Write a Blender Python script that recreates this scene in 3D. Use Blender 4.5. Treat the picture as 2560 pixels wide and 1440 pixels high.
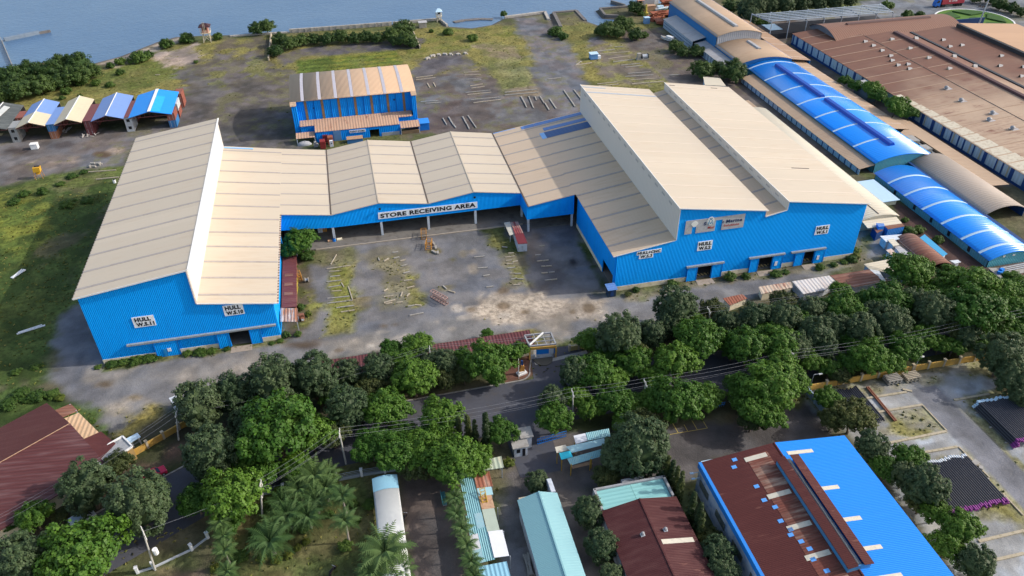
import bpy, math, random
import numpy as np
from mathutils import Vector, Matrix
for o in list(bpy.data.objects): bpy.data.objects.remove(o)
SC = bpy.context.scene
COL = SC.collection
RND = random.Random(7)
S = 1.1                                   # metres per layout unit
# ---------------------------------------------------------------- camera
FPX = 1937.3026
PITCH, YAW, ROLL = map(math.radians, (35.78753, 12.43053, -0.58855))
CAMH = 100.0
_f = Vector((math.sin(YAW)*math.cos(PITCH), math.cos(YAW)*math.cos(PITCH), -math.sin(PITCH)))
_r = Vector((math.cos(YAW), -math.sin(YAW), 0)); _u = _r.cross(_f)
CR = math.cos(ROLL)*_r + math.sin(ROLL)*_u
CU = -math.sin(ROLL)*_r + math.cos(ROLL)*_u
CF = _f
cam = bpy.data.objects.new('camera', bpy.data.cameras.new('camera'))
COL.objects.link(cam)
cam.data.sensor_width = 36; cam.data.lens = FPX*36/2560
cam.data.clip_start = 1; cam.data.clip_end = 9000
cam.matrix_world = Matrix(((CR.x, CU.x, -CF.x, 0), (CR.y, CU.y, -CF.y, 0), (CR.z, CU.z, -CF.z, CAMH*S), (0, 0, 0, 1)))
SC.camera = cam
# ---------------------------------------------------------------- light
SUN = Vector((1.565, -0.20, 1.0)).normalized()
EL = math.asin(SUN.z); AZ = math.atan2(SUN.x, SUN.y)
W = bpy.data.worlds.new('World'); SC.world = W; W.use_nodes = True
_nt = W.node_tree
_sky = _nt.nodes.new('ShaderNodeTexSky'); _sky.sky_type = 'NISHITA'; _sky.sun_disc = False
_sky.sun_elevation = EL; _sky.sun_rotation = AZ; _sky.air_density = 1.0; _sky.dust_density = 2.0; _sky.ozone_density = 1.0
_bg = _nt.nodes['Background']; _bg.inputs[1].default_value = 0.15
_tint = _nt.nodes.new('ShaderNodeMixRGB'); _tint.blend_type = 'MULTIPLY'; _tint.inputs[0].default_value = 1; _tint.inputs[2].default_value = (1.42, 1.29, 1.15, 1)   # warm multiplier added to lift the sky's fill light
_nt.links.new(_sky.outputs[0], _tint.inputs[1]); _nt.links.new(_tint.outputs[0], _bg.inputs[0])
sun = bpy.data.objects.new('sun', bpy.data.lights.new('sun', 'SUN')); COL.objects.link(sun)
sun.data.energy = 2.7; sun.data.angle = math.radians(0.6); sun.data.color = (1, .95, .88)
sun.rotation_euler = SUN.to_track_quat('Z', 'Y').to_euler(); sun.location = (0, 0, 300)
SC.view_settings.view_transform = 'Standard'; SC.view_settings.look = 'None'
SC.view_settings.gamma = 1; SC.view_settings.exposure = 0.45
SC.cycles.max_bounces = 6; SC.cycles.diffuse_bounces = 3; SC.cycles.glossy_bounces = 2
SC.cycles.transparent_max_bounces = 4; SC.cycles.caustics_reflective = False; SC.cycles.caustics_refractive = False
# ---------------------------------------------------------------- layout: where a ray through the photograph meets a plane
def _ray(px, py): return CF + CR*((px-1280)/FPX) - CU*((py-720)/FPX)
def G(px, py, z=0.0):
    d = _ray(px, py); t = (z-CAMH)/d.z
    return (d.x*t, d.y*t, z)
def GX(px, py, X):
    d = _ray(px, py); t = X/d.x
    return (X, d.y*t, CAMH+d.z*t)
def GY(px, py, Y):
    d = _ray(px, py); t = Y/d.y
    return (d.x*t, Y, CAMH+d.z*t)
def depth(x, y, z): return Vector((x, y, z-CAMH)).dot(CF)
def ZM(x0, y0, s): return lambda u, v: (x0+u/s, y0+v/s)
# ---------------------------------------------------------------- mesh builder (layout units)
class MB:
    def __init__(s): s.v = []; s.f = []; s.m = []; s.mi = 0
    def pts(s, P): n = len(s.v); s.v += [tuple(p) for p in P]; return n
    def face(s, ids): s.f.append(tuple(ids)); s.m.append(s.mi)
    def poly(s, P): n = s.pts(P); s.face(range(n, n+len(P))); return s
    def prism(s, P, d):
        k = len(P); n = s.pts(P); s.pts([(p[0]+d[0], p[1]+d[1], p[2]+d[2]) for p in P])
        s.face(range(n+k-1, n-1, -1)); s.face(range(n+k, n+2*k))
        for i in range(k):
            j = (i+1) % k; s.face((n+i, n+j, n+k+j, n+k+i))
        return s
    def slab(s, P, t=.12): return s.prism(P, (0, 0, -t))
    def box(s, x0, x1, y0, y1, z0, z1):
        return s.prism([(x0, y0, z0), (x1, y0, z0), (x1, y1, z0), (x0, y1, z0)], (0, 0, z1-z0))
    def rbox(s, cx, cy, z0, lx, ly, h, a=0):
        c, q = math.cos(a), math.sin(a)
        P = [(cx+x*c-y*q, cy+x*q+y*c, z0) for x, y in ((-lx/2, -ly/2), (lx/2, -ly/2), (lx/2, ly/2), (-lx/2, ly/2))]
        return s.prism(P, (0, 0, h))
    def beam(s, p, q, w, h):
        p, q = Vector(p), Vector(q); d = (q-p)
        if d.length < 1e-6: return s
        d.normalize(); up = Vector((0, 0, 1))
        if abs(d.z) > .98: up = Vector((0, 1, 0))
        sd = d.cross(up).normalized(); up2 = sd.cross(d)
        P = [p+sd*(a*w/2)+up2*(b*h/2) for a, b in ((-1, -1), (1, -1), (1, 1), (-1, 1))]
        return s.prism(P, q-p)
    def tube(s, p, q, r0, r1=None, n=6, caps=True):
        r1 = r0 if r1 is None else r1
        p, q = Vector(p), Vector(q); d = (q-p).normalized()
        a = d.orthogonal().normalized(); b = d.cross(a)
        A = [p+(a*math.cos(t)+b*math.sin(t))*r0 for t in [2*math.pi*i/n for i in range(n)]]
        B = [q+(a*math.cos(t)+b*math.sin(t))*r1 for t in [2*math.pi*i/n for i in range(n)]]
        k = s.pts(A); s.pts(B)
        for i in range(n):
            j = (i+1) % n; s.face((k+i, k+j, k+n+j, k+n+i))
        if caps: s.face(range(k+n-1, k-1, -1)); s.face(range(k+n, k+2*n))
        return s
    def dome(s, c, rx, ry, rz, n=10, m=5, full=False, jit=0, rnd=None):
        k0 = len(s.v); lo = -math.pi/2 if full else 0
        for i in range(m+1):
            ph = lo+(math.pi/2-lo)*i/m
            for j in range(n):
                th = 2*math.pi*j/n; q = 1+(rnd.uniform(-jit, jit) if jit else 0)
                s.v.append((c[0]+rx*q*math.cos(ph)*math.cos(th), c[1]+ry*q*math.cos(ph)*math.sin(th), c[2]+rz*q*math.sin(ph)))
        for i in range(m):
            for j in range(n):
                j2 = (j+1) % n; s.face((k0+i*n+j, k0+i*n+j2, k0+(i+1)*n+j2, k0+(i+1)*n+j))
        return s
    def split(s, name, mat, parent=None):
        """every separate piece becomes an object of its own"""
        up = list(range(len(s.v)))
        def find(a):
            while up[a] != a: up[a] = up[up[a]]; a = up[a]
            return a
        for f in s.f:
            for b in f[1:]: up[find(b)] = find(f[0])
        by = {}
        for f in s.f: by.setdefault(find(f[0]), []).append(f)
        out = []
        for fs in by.values():
            m = MB(); ids = sorted({i for f in fs for i in f}); mp = {i: k for k, i in enumerate(ids)}
            m.v = [s.v[i] for i in ids]; m.f = [tuple(mp[i] for i in f) for f in fs]; m.m = [0]*len(fs); out.append(m.build(name, mat, parent))
        return out
    def build(s, name, mat, parent=None, smooth=False, local=False):
        me = bpy.data.meshes.new(name)
        off = Vector((0, 0, 0))
        if parent is not None and not local:
            r = parent
            while r is not None: off += Vector(r.location); r = r.parent
        vs = [(x*S-off.x, y*S-off.y, z*S-off.z) for x, y, z in s.v]
        me.from_pydata(vs, [], s.f)
        for m in (mat if isinstance(mat, (list, tuple)) else [mat]): me.materials.append(m)
        if any(s.m): me.polygons.foreach_set('material_index', s.m)
        if smooth: me.polygons.foreach_set('use_smooth', [True]*len(s.f))
        me.update()
        o = bpy.data.objects.new(name, me); COL.objects.link(o)
        if parent is not None: o.parent = parent
        return o
def tag(o, label=None, cat=None, group=None, kind=None):
    if label: o['label'] = label
    if cat: o['category'] = cat
    if group: o['group'] = group
    if kind or cat: o['kind'] = kind or 'thing'
    return o
def thing(name, label, cat, loc=(0, 0, 0), group=None, rz=0):
    o = bpy.data.objects.new(name, None); COL.objects.link(o); o.empty_display_size = .5
    o.location = (loc[0]*S, loc[1]*S, (loc[2] if len(loc) > 2 else 0)*S); o.rotation_euler = (0, 0, rz)
    return tag(o, label, cat, group)
def dup(root, loc, rz=0, label=None, group=None, sc=None):
    r = root.copy(); COL.objects.link(r)
    r.location = (loc[0]*S, loc[1]*S, (loc[2] if len(loc) > 2 else 0)*S); r.rotation_euler = (0, 0, rz)
    if sc: r.scale = sc if isinstance(sc, tuple) else (sc, sc, sc)
    if label: r['label'] = label
    if group: r['group'] = group
    for ch in list(root.children):
        c = ch.copy(); COL.objects.link(c); c.parent = r
        for g in list(ch.children):
            e = g.copy(); COL.objects.link(e); e.parent = c
    return r
# ---------------------------------------------------------------- materials
class NT:
    def __init__(s, name):
        s.mat = bpy.data.materials.new(name); s.mat.use_nodes = True
        s.t = s.mat.node_tree; s.b = s.t.nodes['Principled BSDF']
        s.g = s.t.nodes.new('ShaderNodeNewGeometry')
    def n(s, k): return s.t.nodes.new('ShaderNode'+k)
    def l(s, a, b): s.t.links.new(a, b)
    def pos(s, obj=False):
        if obj: return s.n('TexCoord').outputs['Object']
        return s.g.outputs['Position']
    def math(s, op, a, b=None, c=None):
        m = s.n('Math'); m.operation = op
        for i, v in enumerate((a, b, c)):
            if v is None: continue
            if isinstance(v, (int, float)): m.inputs[i].default_value = v
            else: s.l(v, m.inputs[i])
        return m.outputs[0]
    def noise(s, vec, scale, detail=3, stretch=None, rough=.55):
        if stretch:
            mp = s.n('Mapping'); mp.inputs['Scale'].default_value = stretch; s.l(vec, mp.inputs[0]); vec = mp.outputs[0]
        t = s.n('TexNoise'); t.inputs['Scale'].default_value = scale; t.inputs['Detail'].default_value = detail
        t.inputs['Roughness'].default_value = rough; s.l(vec, t.inputs['Vector']); return t.outputs['Fac']
    def ramp(s, v, lo, hi):
        m = s.n('MapRange'); m.inputs[1].default_value = lo; m.inputs[2].default_value = hi; m.clamp = True
        m.interpolation_type = 'SMOOTHSTEP'; s.l(v, m.inputs[0]); return m.outputs[0]
    def mix(s, f, a, b, mode='MIX'):
        m = s.n('MixRGB'); m.blend_type = mode
        for i, v in enumerate((f, a, b)):
            if isinstance(v, (int, float)): m.inputs[i].default_value = v
            elif isinstance(v, tuple): m.inputs[i].default_value = (v[0], v[1], v[2], 1)
            else: s.l(v, m.inputs[i])
        return m.outputs[0]
    def val(s, col, f):               # col * f (f a socket)
        v = s.n('CombineXYZ')
        for i in range(3): s.l(f, v.inputs[i])
        return s.mix(1.0, col, v.outputs[0], 'MULTIPLY')
    def fin(s, col, rough=.7, metal=0, bump=None, bs=.3, bd=.05, spec=.35):
        if isinstance(col, tuple): s.b.inputs['Base Color'].default_value = (*col, 1)
        else: s.l(col, s.b.inputs['Base Color'])
        if isinstance(rough, (int, float)): s.b.inputs['Roughness'].default_value = rough
        else: s.l(rough, s.b.inputs['Roughness'])
        s.b.inputs['Metallic'].default_value = metal; s.b.inputs['Specular IOR Level'].default_value = spec
        if bump is not None:
            k = s.n('Bump'); k.inputs['Strength'].default_value = bs; k.inputs['Distance'].default_value = bd
            s.l(bump, k.inputs['Height']); s.l(k.outputs[0], s.b.inputs['Normal'])
        return s.mat
_cache = {}
def plain(name, col, rough=.75, var=.25, scale=.7, metal=0, dirt=None, damt=.5, obj=False, spec=.3):
    if name in _cache: return _cache[name]
    t = NT(name); p = t.pos(obj)
    a = t.noise(p, scale, 4); b = t.noise(p, scale*7, 3)
    f = t.math('ADD', t.math('MULTIPLY', a, var*1.2), t.math('MULTIPLY', b, var*.8))
    f = t.math('ADD', f, 1-var)
    c = t.val(t.mix(0, col, col), f)
    if dirt: c = t.mix(t.math('MULTIPLY', t.ramp(t.noise(p, scale*1.7, 5), .48, .68), damt), c, dirt)
    _cache[name] = t.fin(c, rough, metal, bump=b, bs=.15, bd=.03, spec=spec); return _cache[name]
def sheet(name, col, rib='Y', pitch=.75, run=None, dirt=(.16, .13, .10), damt=.35, rust=0, rcol=(.13, .05, .03), rough=.5, var=.12, ribc=.10, spec=.35, far=None, pan=0, bd=.06):
    """Ribbed metal sheeting; ribs repeat along axis `rib`, stains run along `run`."""
    if name in _cache: return _cache[name]
    t = NT(name); p = t.pos()
    sp = t.n('SeparateXYZ'); t.l(p, sp.inputs[0]); ax = sp.outputs['XYZ'.index(rib)]
    w = t.math('SINE', t.math('MULTIPLY', ax, 2*math.pi/pitch))
    run = run or ('X' if rib == 'Y' else 'Z')
    st = [1.0, 1.0, 1.0]; st['XYZ'.index(run)] = .07
    big = t.noise(p, .045, 4); fine = t.noise(p, 1.2, 4, tuple(st)); spk = t.noise(p, 2.5, 3)
    f = t.math('ADD', 1-var-ribc*.5, t.math('ADD', t.math('MULTIPLY', big, var*.9), t.math('MULTIPLY', fine, var*1.1)))
    f = t.math('ADD', f, t.math('MULTIPLY', t.math('ADD', t.math('MULTIPLY', w, .5), .5), ribc))
    if pan:                                     # single sheets weather differently
        pv = t.n('TexWhiteNoise'); pv.noise_dimensions = '1D'
        t.l(t.math('FLOOR', t.math('DIVIDE', ax, pan)), pv.inputs['W'])
        f = t.math('ADD', f, t.math('MULTIPLY', t.math('SUBTRACT', pv.outputs['Value'], .5), .09))
    base = t.mix(0, col, col)
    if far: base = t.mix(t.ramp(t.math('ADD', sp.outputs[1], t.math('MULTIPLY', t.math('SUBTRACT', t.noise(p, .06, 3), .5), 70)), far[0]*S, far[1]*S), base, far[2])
    c = t.val(base, f)
    if damt: c = t.mix(t.math('MULTIPLY', t.ramp(t.math('ADD', t.math('MULTIPLY', fine, .6), t.math('MULTIPLY', big, .4)), .46, .72), damt), c, dirt)
    if rust:
        r = t.ramp(t.math('ADD', t.math('MULTIPLY', t.noise(p, .8, 6, tuple(st), .7), .6), t.math('MULTIPLY', t.noise(p, .12, 4), .4)), .62-.3*rust, .70-.22*rust)
        c = t.mix(r, c, t.val(t.mix(spk, rcol, tuple(v*1.9 for v in rcol)), t.math('ADD', .75, t.math('MULTIPLY', fine, .5))))
    _cache[name] = t.fin(c, rough, 0, bump=w, bs=.6, bd=bd, spec=spec); return _cache[name]
# ---------------------------------------------------------------- ground, painted with gravel, soil and grass, plus a sunlit patch of field
def _lat(seed):
    r = np.random.RandomState(seed); return r.rand(257, 257).astype(np.float32)
def vnoise(x, y, sc, seed):
    L = _lat(seed); u = x/sc+1000.3; v = y/sc+1000.7
    i = np.floor(u).astype(int); j = np.floor(v).astype(int); a = u-i; b = v-j
    a = a*a*(3-2*a); b = b*b*(3-2*b); i %= 256; j %= 256
    return (L[i, j]*(1-a)+L[i+1, j]*a)*(1-b)+(L[i, j+1]*(1-a)+L[i+1, j+1]*a)*b
def fbm(x, y, sc, seed, o=4):
    t = 0; w = 1; n = 0
    for k in range(o): t = t+w*vnoise(x, y, sc/2**k, seed+k); n += w; w *= .55
    return t/n
def sdist(X, Y, P):
    """signed distance to polygon (positive inside)"""
    d = np.full(X.shape, 1e9); ins = np.zeros(X.shape, bool); n = len(P)
    for i in range(n):
        ax, ay = P[i]; bx, by = P[(i+1) % n]; ex, ey = bx-ax, by-ay
        t = np.clip(((X-ax)*ex+(Y-ay)*ey)/(ex*ex+ey*ey+1e-9), 0, 1)
        d = np.minimum(d, np.hypot(X-ax-t*ex, Y-ay-t*ey))
        if ey != 0:
            c = ((ay > Y) != (by > Y)) & (X < ex*(Y-ay)/ey+ax); ins ^= c
    return np.where(ins, d, -d)
SHORE_PX = [(-60, 185), (0, 172), (60, 162), (130, 152), (235, 158), (300, 141), (350, 122), (395, 104), (440, 92), (520, 88), (600, 87),
            (725, 80), (860, 71), (1000, 60), (1100, 48), (1118, 66), (1180, 70), (1230, 62), (1262, 46), (1362, 33), (1371, 50), (1377, 76),
            (1391, 60), (1382, 32), (1440, 27), (1463, 52), (1497, 64), (1537, 54), (1547, 43), (1512, 41), (1497, 24), (1575, 15), (1690, 4)]
SHORE = [G(*p)[:2] for p in SHORE_PX]
LAND = [(-1500, SHORE[0][1]-20), (-300, SHORE[0][1]-10)]+SHORE+[(168, 332), (186, 338), (215, 352), (300, 380), (500, 420), (1500, 460), (1500, -800), (-1500, -800)]
gx = np.concatenate([[-1500, -900, -500, -320, -240], np.arange(-190, 330, .62), [345, 400, 520, 900, 1500]])
gy = [-800, -400, -150, -50, 10]
y = 30.0
while y < 420: gy.append(y); y += .42+max(0, y-60)*.0021
gy = np.array(gy+[440, 500, 700, 1200, 2400])
GXX, GYY = np.meshgrid(gx, gy, indexing='ij')
gc = np.zeros(GXX.shape+(3,), np.float32)
n1 = fbm(GXX, GYY, 22, 1, 5); n2 = fbm(GXX, GYY, 6, 21, 4); n3 = fbm(GXX, GYY, 1.9, 41, 3)
def lerp(a, b, t): return np.array(a)*(1-t[..., None])+np.array(b)*t[..., None]
def sstep(v, a, b): t = np.clip((v-a)/(b-a), 0, 1); return t*t*(3-2*t)
gc[:] = lerp((.11, .10, .06), (.075, .09, .035), sstep(n1, .4, .6))
def paint(px, c1, c2=None, soft=1.5, amp=3.0, op=1.0, mixn=None, lo=.4, hi=.6, world=False, mask=None):
    P = px if world else [G(*p)[:2] for p in px]
    x0, x1 = min(p[0] for p in P)-9, max(p[0] for p in P)+9; y0, y1 = min(p[1] for p in P)-9, max(p[1] for p in P)+9
    i0, i1 = np.searchsorted(gx, [x0, x1]); j0, j1 = np.searchsorted(gy, [y0, y1])
    sl = (slice(max(0, i0-1), i1+1), slice(max(0, j0-1), j1+1))
    d = sdist(GXX[sl], GYY[sl], P)+amp*((n2[sl]-.5)*2.2+(n3[sl]-.5)*.9)
    w = sstep(d, -soft, soft)*op
    if mask is not None: w = w*mask[sl]
    c2 = c2 or tuple(v*.8 for v in c1)
    m = (n1 if mixn == 1 else n3 if mixn == 3 else n2)[sl]
    gc[sl] = gc[sl]*(1-w[..., None])+lerp(c2, c1, sstep(m, lo, hi))*w[..., None]
def blob(px, py, rx, ry, c, soft=.6, amp=1.0, op=.9):
    paint([(px+rx*math.cos(t), py+ry*math.sin(t)) for t in np.linspace(0, 6.28, 13)[:-1]], c, tuple(v*.85 for v in c), soft, amp, op)
GRAV = (.135, .14, .155); GRAVD = (.10, .10, .11); WARM = (.235, .21, .175); SAND = (.36, .305, .24)
OLI = (.135, .135, .042); YEL = (.185, .165, .052); GRN = (.065, .10, .022); DGRN = (.032, .055, .014); BRN = (.115, .09, .075); PUR = (.125, .112, .115)
# back field, towards the water
paint([(-60, 240), (0, 215), (230, 175), (400, 110), (600, 95), (1000, 72), (1250, 60), (1440, 60), (1560, 60), (1660, 60), (1760, 220), (1450, 250), (1000, 200), (720, 195), (450, 240), (200, 275), (-60, 300)], OLI, YEL, 2, 4)
paint([(-60, 225), (230, 185), (400, 150), (480, 190), (330, 235), (-60, 262)], (.10, .12, .03), OLI, 3, 6)
paint([(560, 100), (690, 95), (680, 190), (600, 170), (500, 150)], BRN, YEL, 4, 9, .8)
paint([(470, 150), (600, 130), (740, 180), (745, 375), (560, 365), (430, 330), (440, 240)], PUR, (.085, .075, .07), 3, 8, .9)
paint([(500, 165), (660, 150), (690, 190), (560, 215)], OLI, PUR, 3, 8, .8, lo=.45, hi=.55)
paint([(375, 140), (480, 112), (510, 140), (440, 168)], (.34, .27, .225), (.24, .2, .17), 2, 5)
paint([(245, 158), (400, 104), (470, 90), (470, 97), (410, 118), (330, 150), (260, 175)], (.33, .28, .23), (.17, .15, .14), 1.5, 4)
paint([(1010, 190), (1250, 160), (1440, 180), (1470, 300), (1200, 345), (1040, 330)], (.125, .125, .13), (.115, .095, .085), 3, 6)
paint([(1040, 275), (1150, 255), (1200, 330), (1090, 345), (1040, 330)], (.10, .072, .06), (.12, .10, .095), 4, 8, .9)
paint([(1040, 150), (1160, 110), (1180, 175), (1030, 195)], (.13, .12, .125), (.10, .09, .095), 3, 6)
paint([(1000, 75), (1110, 70), (1260, 62), (1290, 105), (1180, 118), (1040, 150), (1020, 130)], (.12, .13, .03), YEL, 2, 5)
paint([(1180, 107), (1273, 107), (1356, 238), (1254, 238), (1205, 157)], (.20, .19, .075), (.145, .15, .05), 1.2, 3, .9)
paint([(1185, 112), (1272, 110), (1295, 142), (1200, 142)], (.22, .17, .13), (.16, .15, .07), 1.5, 4, .7)
paint([(1250, 222), (1350, 218), (1356, 238), (1262, 242)], (.20, .15, .125), (.15, .13, .09), 1, 3, .7)
paint([(1480, 108), (1590, 105), (1720, 170), (1740, 215), (1563, 215), (1480, 187)], (.185, .175, .06), (.15, .125, .10), 2, 5)
paint([(1620, 120), (1740, 160), (1735, 205), (1660, 180)], (.13, .16, .03), (.10, .12, .03), 3, 5)
paint([(1600, 70), (1680, 130), (1730, 150), (1690, 165), (1610, 120)], (.075, .09, .03), (.05, .06, .025), 3, 4)
paint([(1286, 45), (1345, 42), (1420, 110), (1460, 170), (1455, 300), (1380, 300), (1335, 150), (1300, 85)], GRAV, (.155, .14, .145), 2, 3)
paint([(1470, 92), (1515, 95), (1525, 115), (1470, 118)], (.23, .215, .21), PUR, 1.5, 3)
paint([(1560, 105), (1640, 105), (1640, 130), (1580, 125)], (.17, .14, .13), PUR, 2, 4)
blob(1110, 60, 10, 6, (.12, .11, .11)); paint([(1120, 64), (1180, 70), (1240, 62), (1225, 50), (1140, 50)], (.07, .068, .075), (.10, .09, .09), .8, 2)
paint([(690, 140), (760, 120), (1060, 95), (1050, 118), (760, 143), (700, 175)], (.085, .08, .088), (.11, .10, .105), 1, 2)
st = 0.5+.5*np.sin(GYY*2*np.pi/4.2+n2*2)
paint([(738, 150), (990, 128), (1012, 160), (742, 186)], (.16, .165, .03), (.10, .135, .025), .8, 1.2)
paint([(738, 150), (990, 128), (1012, 160), (742, 186)], (.065, .10, .018), None, .8, 1.2, .75, mask=sstep(st, .55, .9))
# left yard and left field
paint([(-60, 370), (0, 345), (440, 310), (560, 290), (560, 370), (345, 345), (300, 430), (200, 425), (100, 445), (0, 475), (-60, 480)], (.155, .145, .145), (.135, .115, .105), 2, 4)
paint([(180, 380), (330, 350), (310, 410), (210, 420)], GRAV, PUR, 3, 5, .8)
paint([(70, 405), (190, 395), (180, 415), (80, 425)], (.27, .21, .165), PUR, 2, 4, .8); blob(255, 385, 22, 8, (.11, .075, .045)); blob(290, 376, 25, 7, (.27, .21, .16), 1.5, 2, .7)
blob(50, 378, 30, 8, (.055, .04, .035), 1.5, 3, .8); blob(160, 362, 25, 5, (.06, .045, .04), 1.5, 3, .7)
paint([(-60, 480), (100, 445), (220, 425), (320, 420), (185, 750), (150, 830), (135, 960), (-60, 980)], (.078, .108, .028), (.045, .072, .018), 2, 5, mixn=2)
paint([(-60, 490), (90, 500), (110, 620), (70, 660), (-60, 640)], (.16, .17, .03), (.10, .13, .026), 5, 9, .9)  # sunlit part of the field, its brightness put into the grass colour
paint([(60, 470), (150, 440), (290, 425), (200, 500)], (.10, .125, .035), (.13, .12, .06), 4, 8, .8)
paint([(60, 640), (280, 520), (285, 540), (90, 670)], (.09, .075, .055), DGRN, 2, 4, .7)
paint([(0, 700), (170, 690), (150, 820), (0, 860)], (.075, .10, .025), DGRN, 5, 9, .8)
# gravel road along the halls
paint([(128, 955), (142, 860), (165, 790), (205, 770), (262, 915), (705, 855), (800, 800), (1330, 715), (1540, 738), (2128, 650), (2160, 560), (2245, 545), (2262, 620), (1880, 745), (1450, 860), (1320, 828), (830, 895), (450, 1015), (340, 1085), (230, 1085)], (.20, .195, .19), (.165, .165, .17), 1.2, 1.6)
paint([(128, 955), (142, 860), (165, 790), (205, 770), (262, 915), (300, 950), (230, 1030)], GRAV, (.155, .155, .165), 2, 3)
paint([(230, 930), (690, 865), (1000, 850), (850, 885), (460, 985), (240, 985)], (.27, .24, .20), (.20, .19, .175), 3, 6, .7)
# the court
paint([(700, 590), (840, 605), (1440, 505), (1535, 735), (1330, 745), (800, 850), (760, 860), (705, 850)], GRAV, (.16, .155, .155), 1.5, 2)
paint([(900, 600), (1280, 570), (1270, 640), (1000, 640)], (.175, .17, .165), GRAV, 4, 6, .7)
paint([(782, 625), (873, 613), (890, 660), (818, 672), (780, 665)], (.125, .125, .06), (.15, .135, .085), 1.5, 3)
paint([(818, 672), (886, 662), (905, 780), (880, 826), (812, 834), (820, 738)], (.185, .175, .055), (.145, .15, .035), 1.2, 2.5)
paint([(868, 690), (890, 665), (915, 770), (890, 790)], (.175, .14, .085), (.16, .15, .06), 2, 4, .8)
paint([(905, 640), (945, 625), (1018, 627), (1034, 687), (1052, 760), (950, 775), (950, 690), (918, 660)], (.155, .145, .115), (.175, .16, .10), 1.5, 3)
paint([(1022, 690), (1042, 690), (1054, 760), (1018, 765)], (.18, .175, .045), (.15, .13, .06), 1, 3, .85)
paint([(1064, 640), (1095, 640), (1112, 730), (1100, 730)], (.165, .145, .08), GRAV, 1.2, 3, .8); blob(1085, 628, 22, 9, (.17, .14, .05)); blob(1132, 650, 8, 5, (.12, .11, .05)); blob(1160, 636, 10, 9, (.24, .21, .16)); blob(1180, 630, 8, 6, (.25, .21, .16)); blob(1182, 672, 14, 12, (.27, .235, .19))
paint([(1262, 628), (1307, 628), (1332, 715), (1277, 712)], (.165, .145, .095), (.15, .145, .055), 1.2, 3)
paint([(1200, 570), (1275, 560), (1300, 632), (1258, 632), (1225, 605)], (.06, .075, .025), (.11, .115, .04), 1.5, 3); blob(1245, 605, 16, 14, (.16, .15, .05), 1.2, 2)
paint([(1320, 600), (1345, 590), (1362, 640), (1335, 640)], (.23, .19, .155), (.15, .13, .11), 1.5, 3, .8)
paint([(1445, 570), (1500, 690), (1525, 740), (1500, 715), (1440, 600)], (.045, .065, .02), (.075, .085, .03), 1, 2)
blob(1430, 655, 15, 13, (.035, .033, .035), 1, 1.5)
paint([(1340, 650), (1400, 640), (1420, 730), (1350, 740)], (.115, .10, .09), GRAVD, 2, 4, .8)
paint([(1190, 748), (1290, 738), (1420, 742), (1515, 752), (1470, 800), (1390, 818), (1300, 812), (1205, 790)], SAND, (.30, .255, .205), 1.5, 3.5, .95)
paint([(1340, 790), (1440, 780), (1430, 830), (1400, 850), (1330, 820)], (.27, .23, .19), WARM, 2, 4, .8)
for (a, b, c, d) in ((1142, 770, 14, 9), (1178, 772, 14, 9), (890, 853, 11, 5), (930, 862, 6, 3), (1000, 852, 10, 3), (960, 830, 16, 3), (1000, 842, 12, 2), (1260, 790, 14, 6), (1128, 822, 8, 3), (1155, 796, 7, 3), (1095, 805, 5, 2), (1030, 838, 20, 3)): blob(a, b, c, d, (.37, .33, .28), .5, .7, .85)
for (a, b, c, d) in ((1178, 773, 9, 5), (1258, 765, 12, 7), (1258, 727, 11, 5), (1312, 780, 7, 3), (1430, 780, 8, 6), (1472, 770, 15, 12), (1382, 790, 8, 4), (1440, 801, 7, 4), (962, 815, 9, 4), (988, 812, 9, 4), (848, 876, 10, 3), (268, 960, 18, 9), (340, 992, 17, 6), (240, 965, 9, 5)): blob(a, b, c, d, (.15, .11, .07), .6, .8, .85)
for (a, b, c, d) in ((262, 962, 40, 14), (335, 995, 40, 10), (300, 1025, 30, 9)): blob(a, b, c, d, (.29, .25, .2), 1.2, 1.6, .6)
blob(262, 962, 20, 9, (.16, .12, .08), .7, 1, .9); blob(338, 993, 19, 5, (.16, .13, .085), .7, 1, .9)
blob(755, 862, 48, 14, (.11, .078, .05), 1.2, 2, .9); blob(770, 871, 26, 6, (.055, .038, .026), 1, 1.2, .8)
paint([(700, 655), (770, 640), (790, 700), (798, 780), (752, 850), (705, 850)], (.07, .08, .03), (.10, .085, .06), 1, 2.5)
paint([(775, 720), (790, 720), (803, 785), (780, 820), (762, 810)], (.165, .165, .045), (.12, .11, .05), 1, 2)
paint([(265, 925), (400, 905), (580, 880), (720, 858), (720, 850), (262, 905)], (.075, .095, .025), (.14, .13, .05), .7, 1.4)
paint([(1540, 735), (1720, 705), (1850, 690), (2128, 648), (2150, 600), (2180, 590), (2170, 660), (1860, 706), (1560, 756)], (.10, .11, .035), (.19, .165, .10), .8, 2, .85)
paint([(285, 1095), (330, 1050), (420, 1010), (400, 1060), (330, 1100)], (.25, .205, .06), (.17, .16, .05), 2, 4)
paint([(-60, 975), (135, 962), (205, 1010), (262, 1085), (60, 1060), (-60, 1080)], (.06, .095, .025), DGRN, 1.5, 3)
paint([(1290, 830), (1330, 822), (1355, 828), (1340, 850), (1300, 850)], (.23, .18, .06), (.17, .15, .06), .8, 2)
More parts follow.
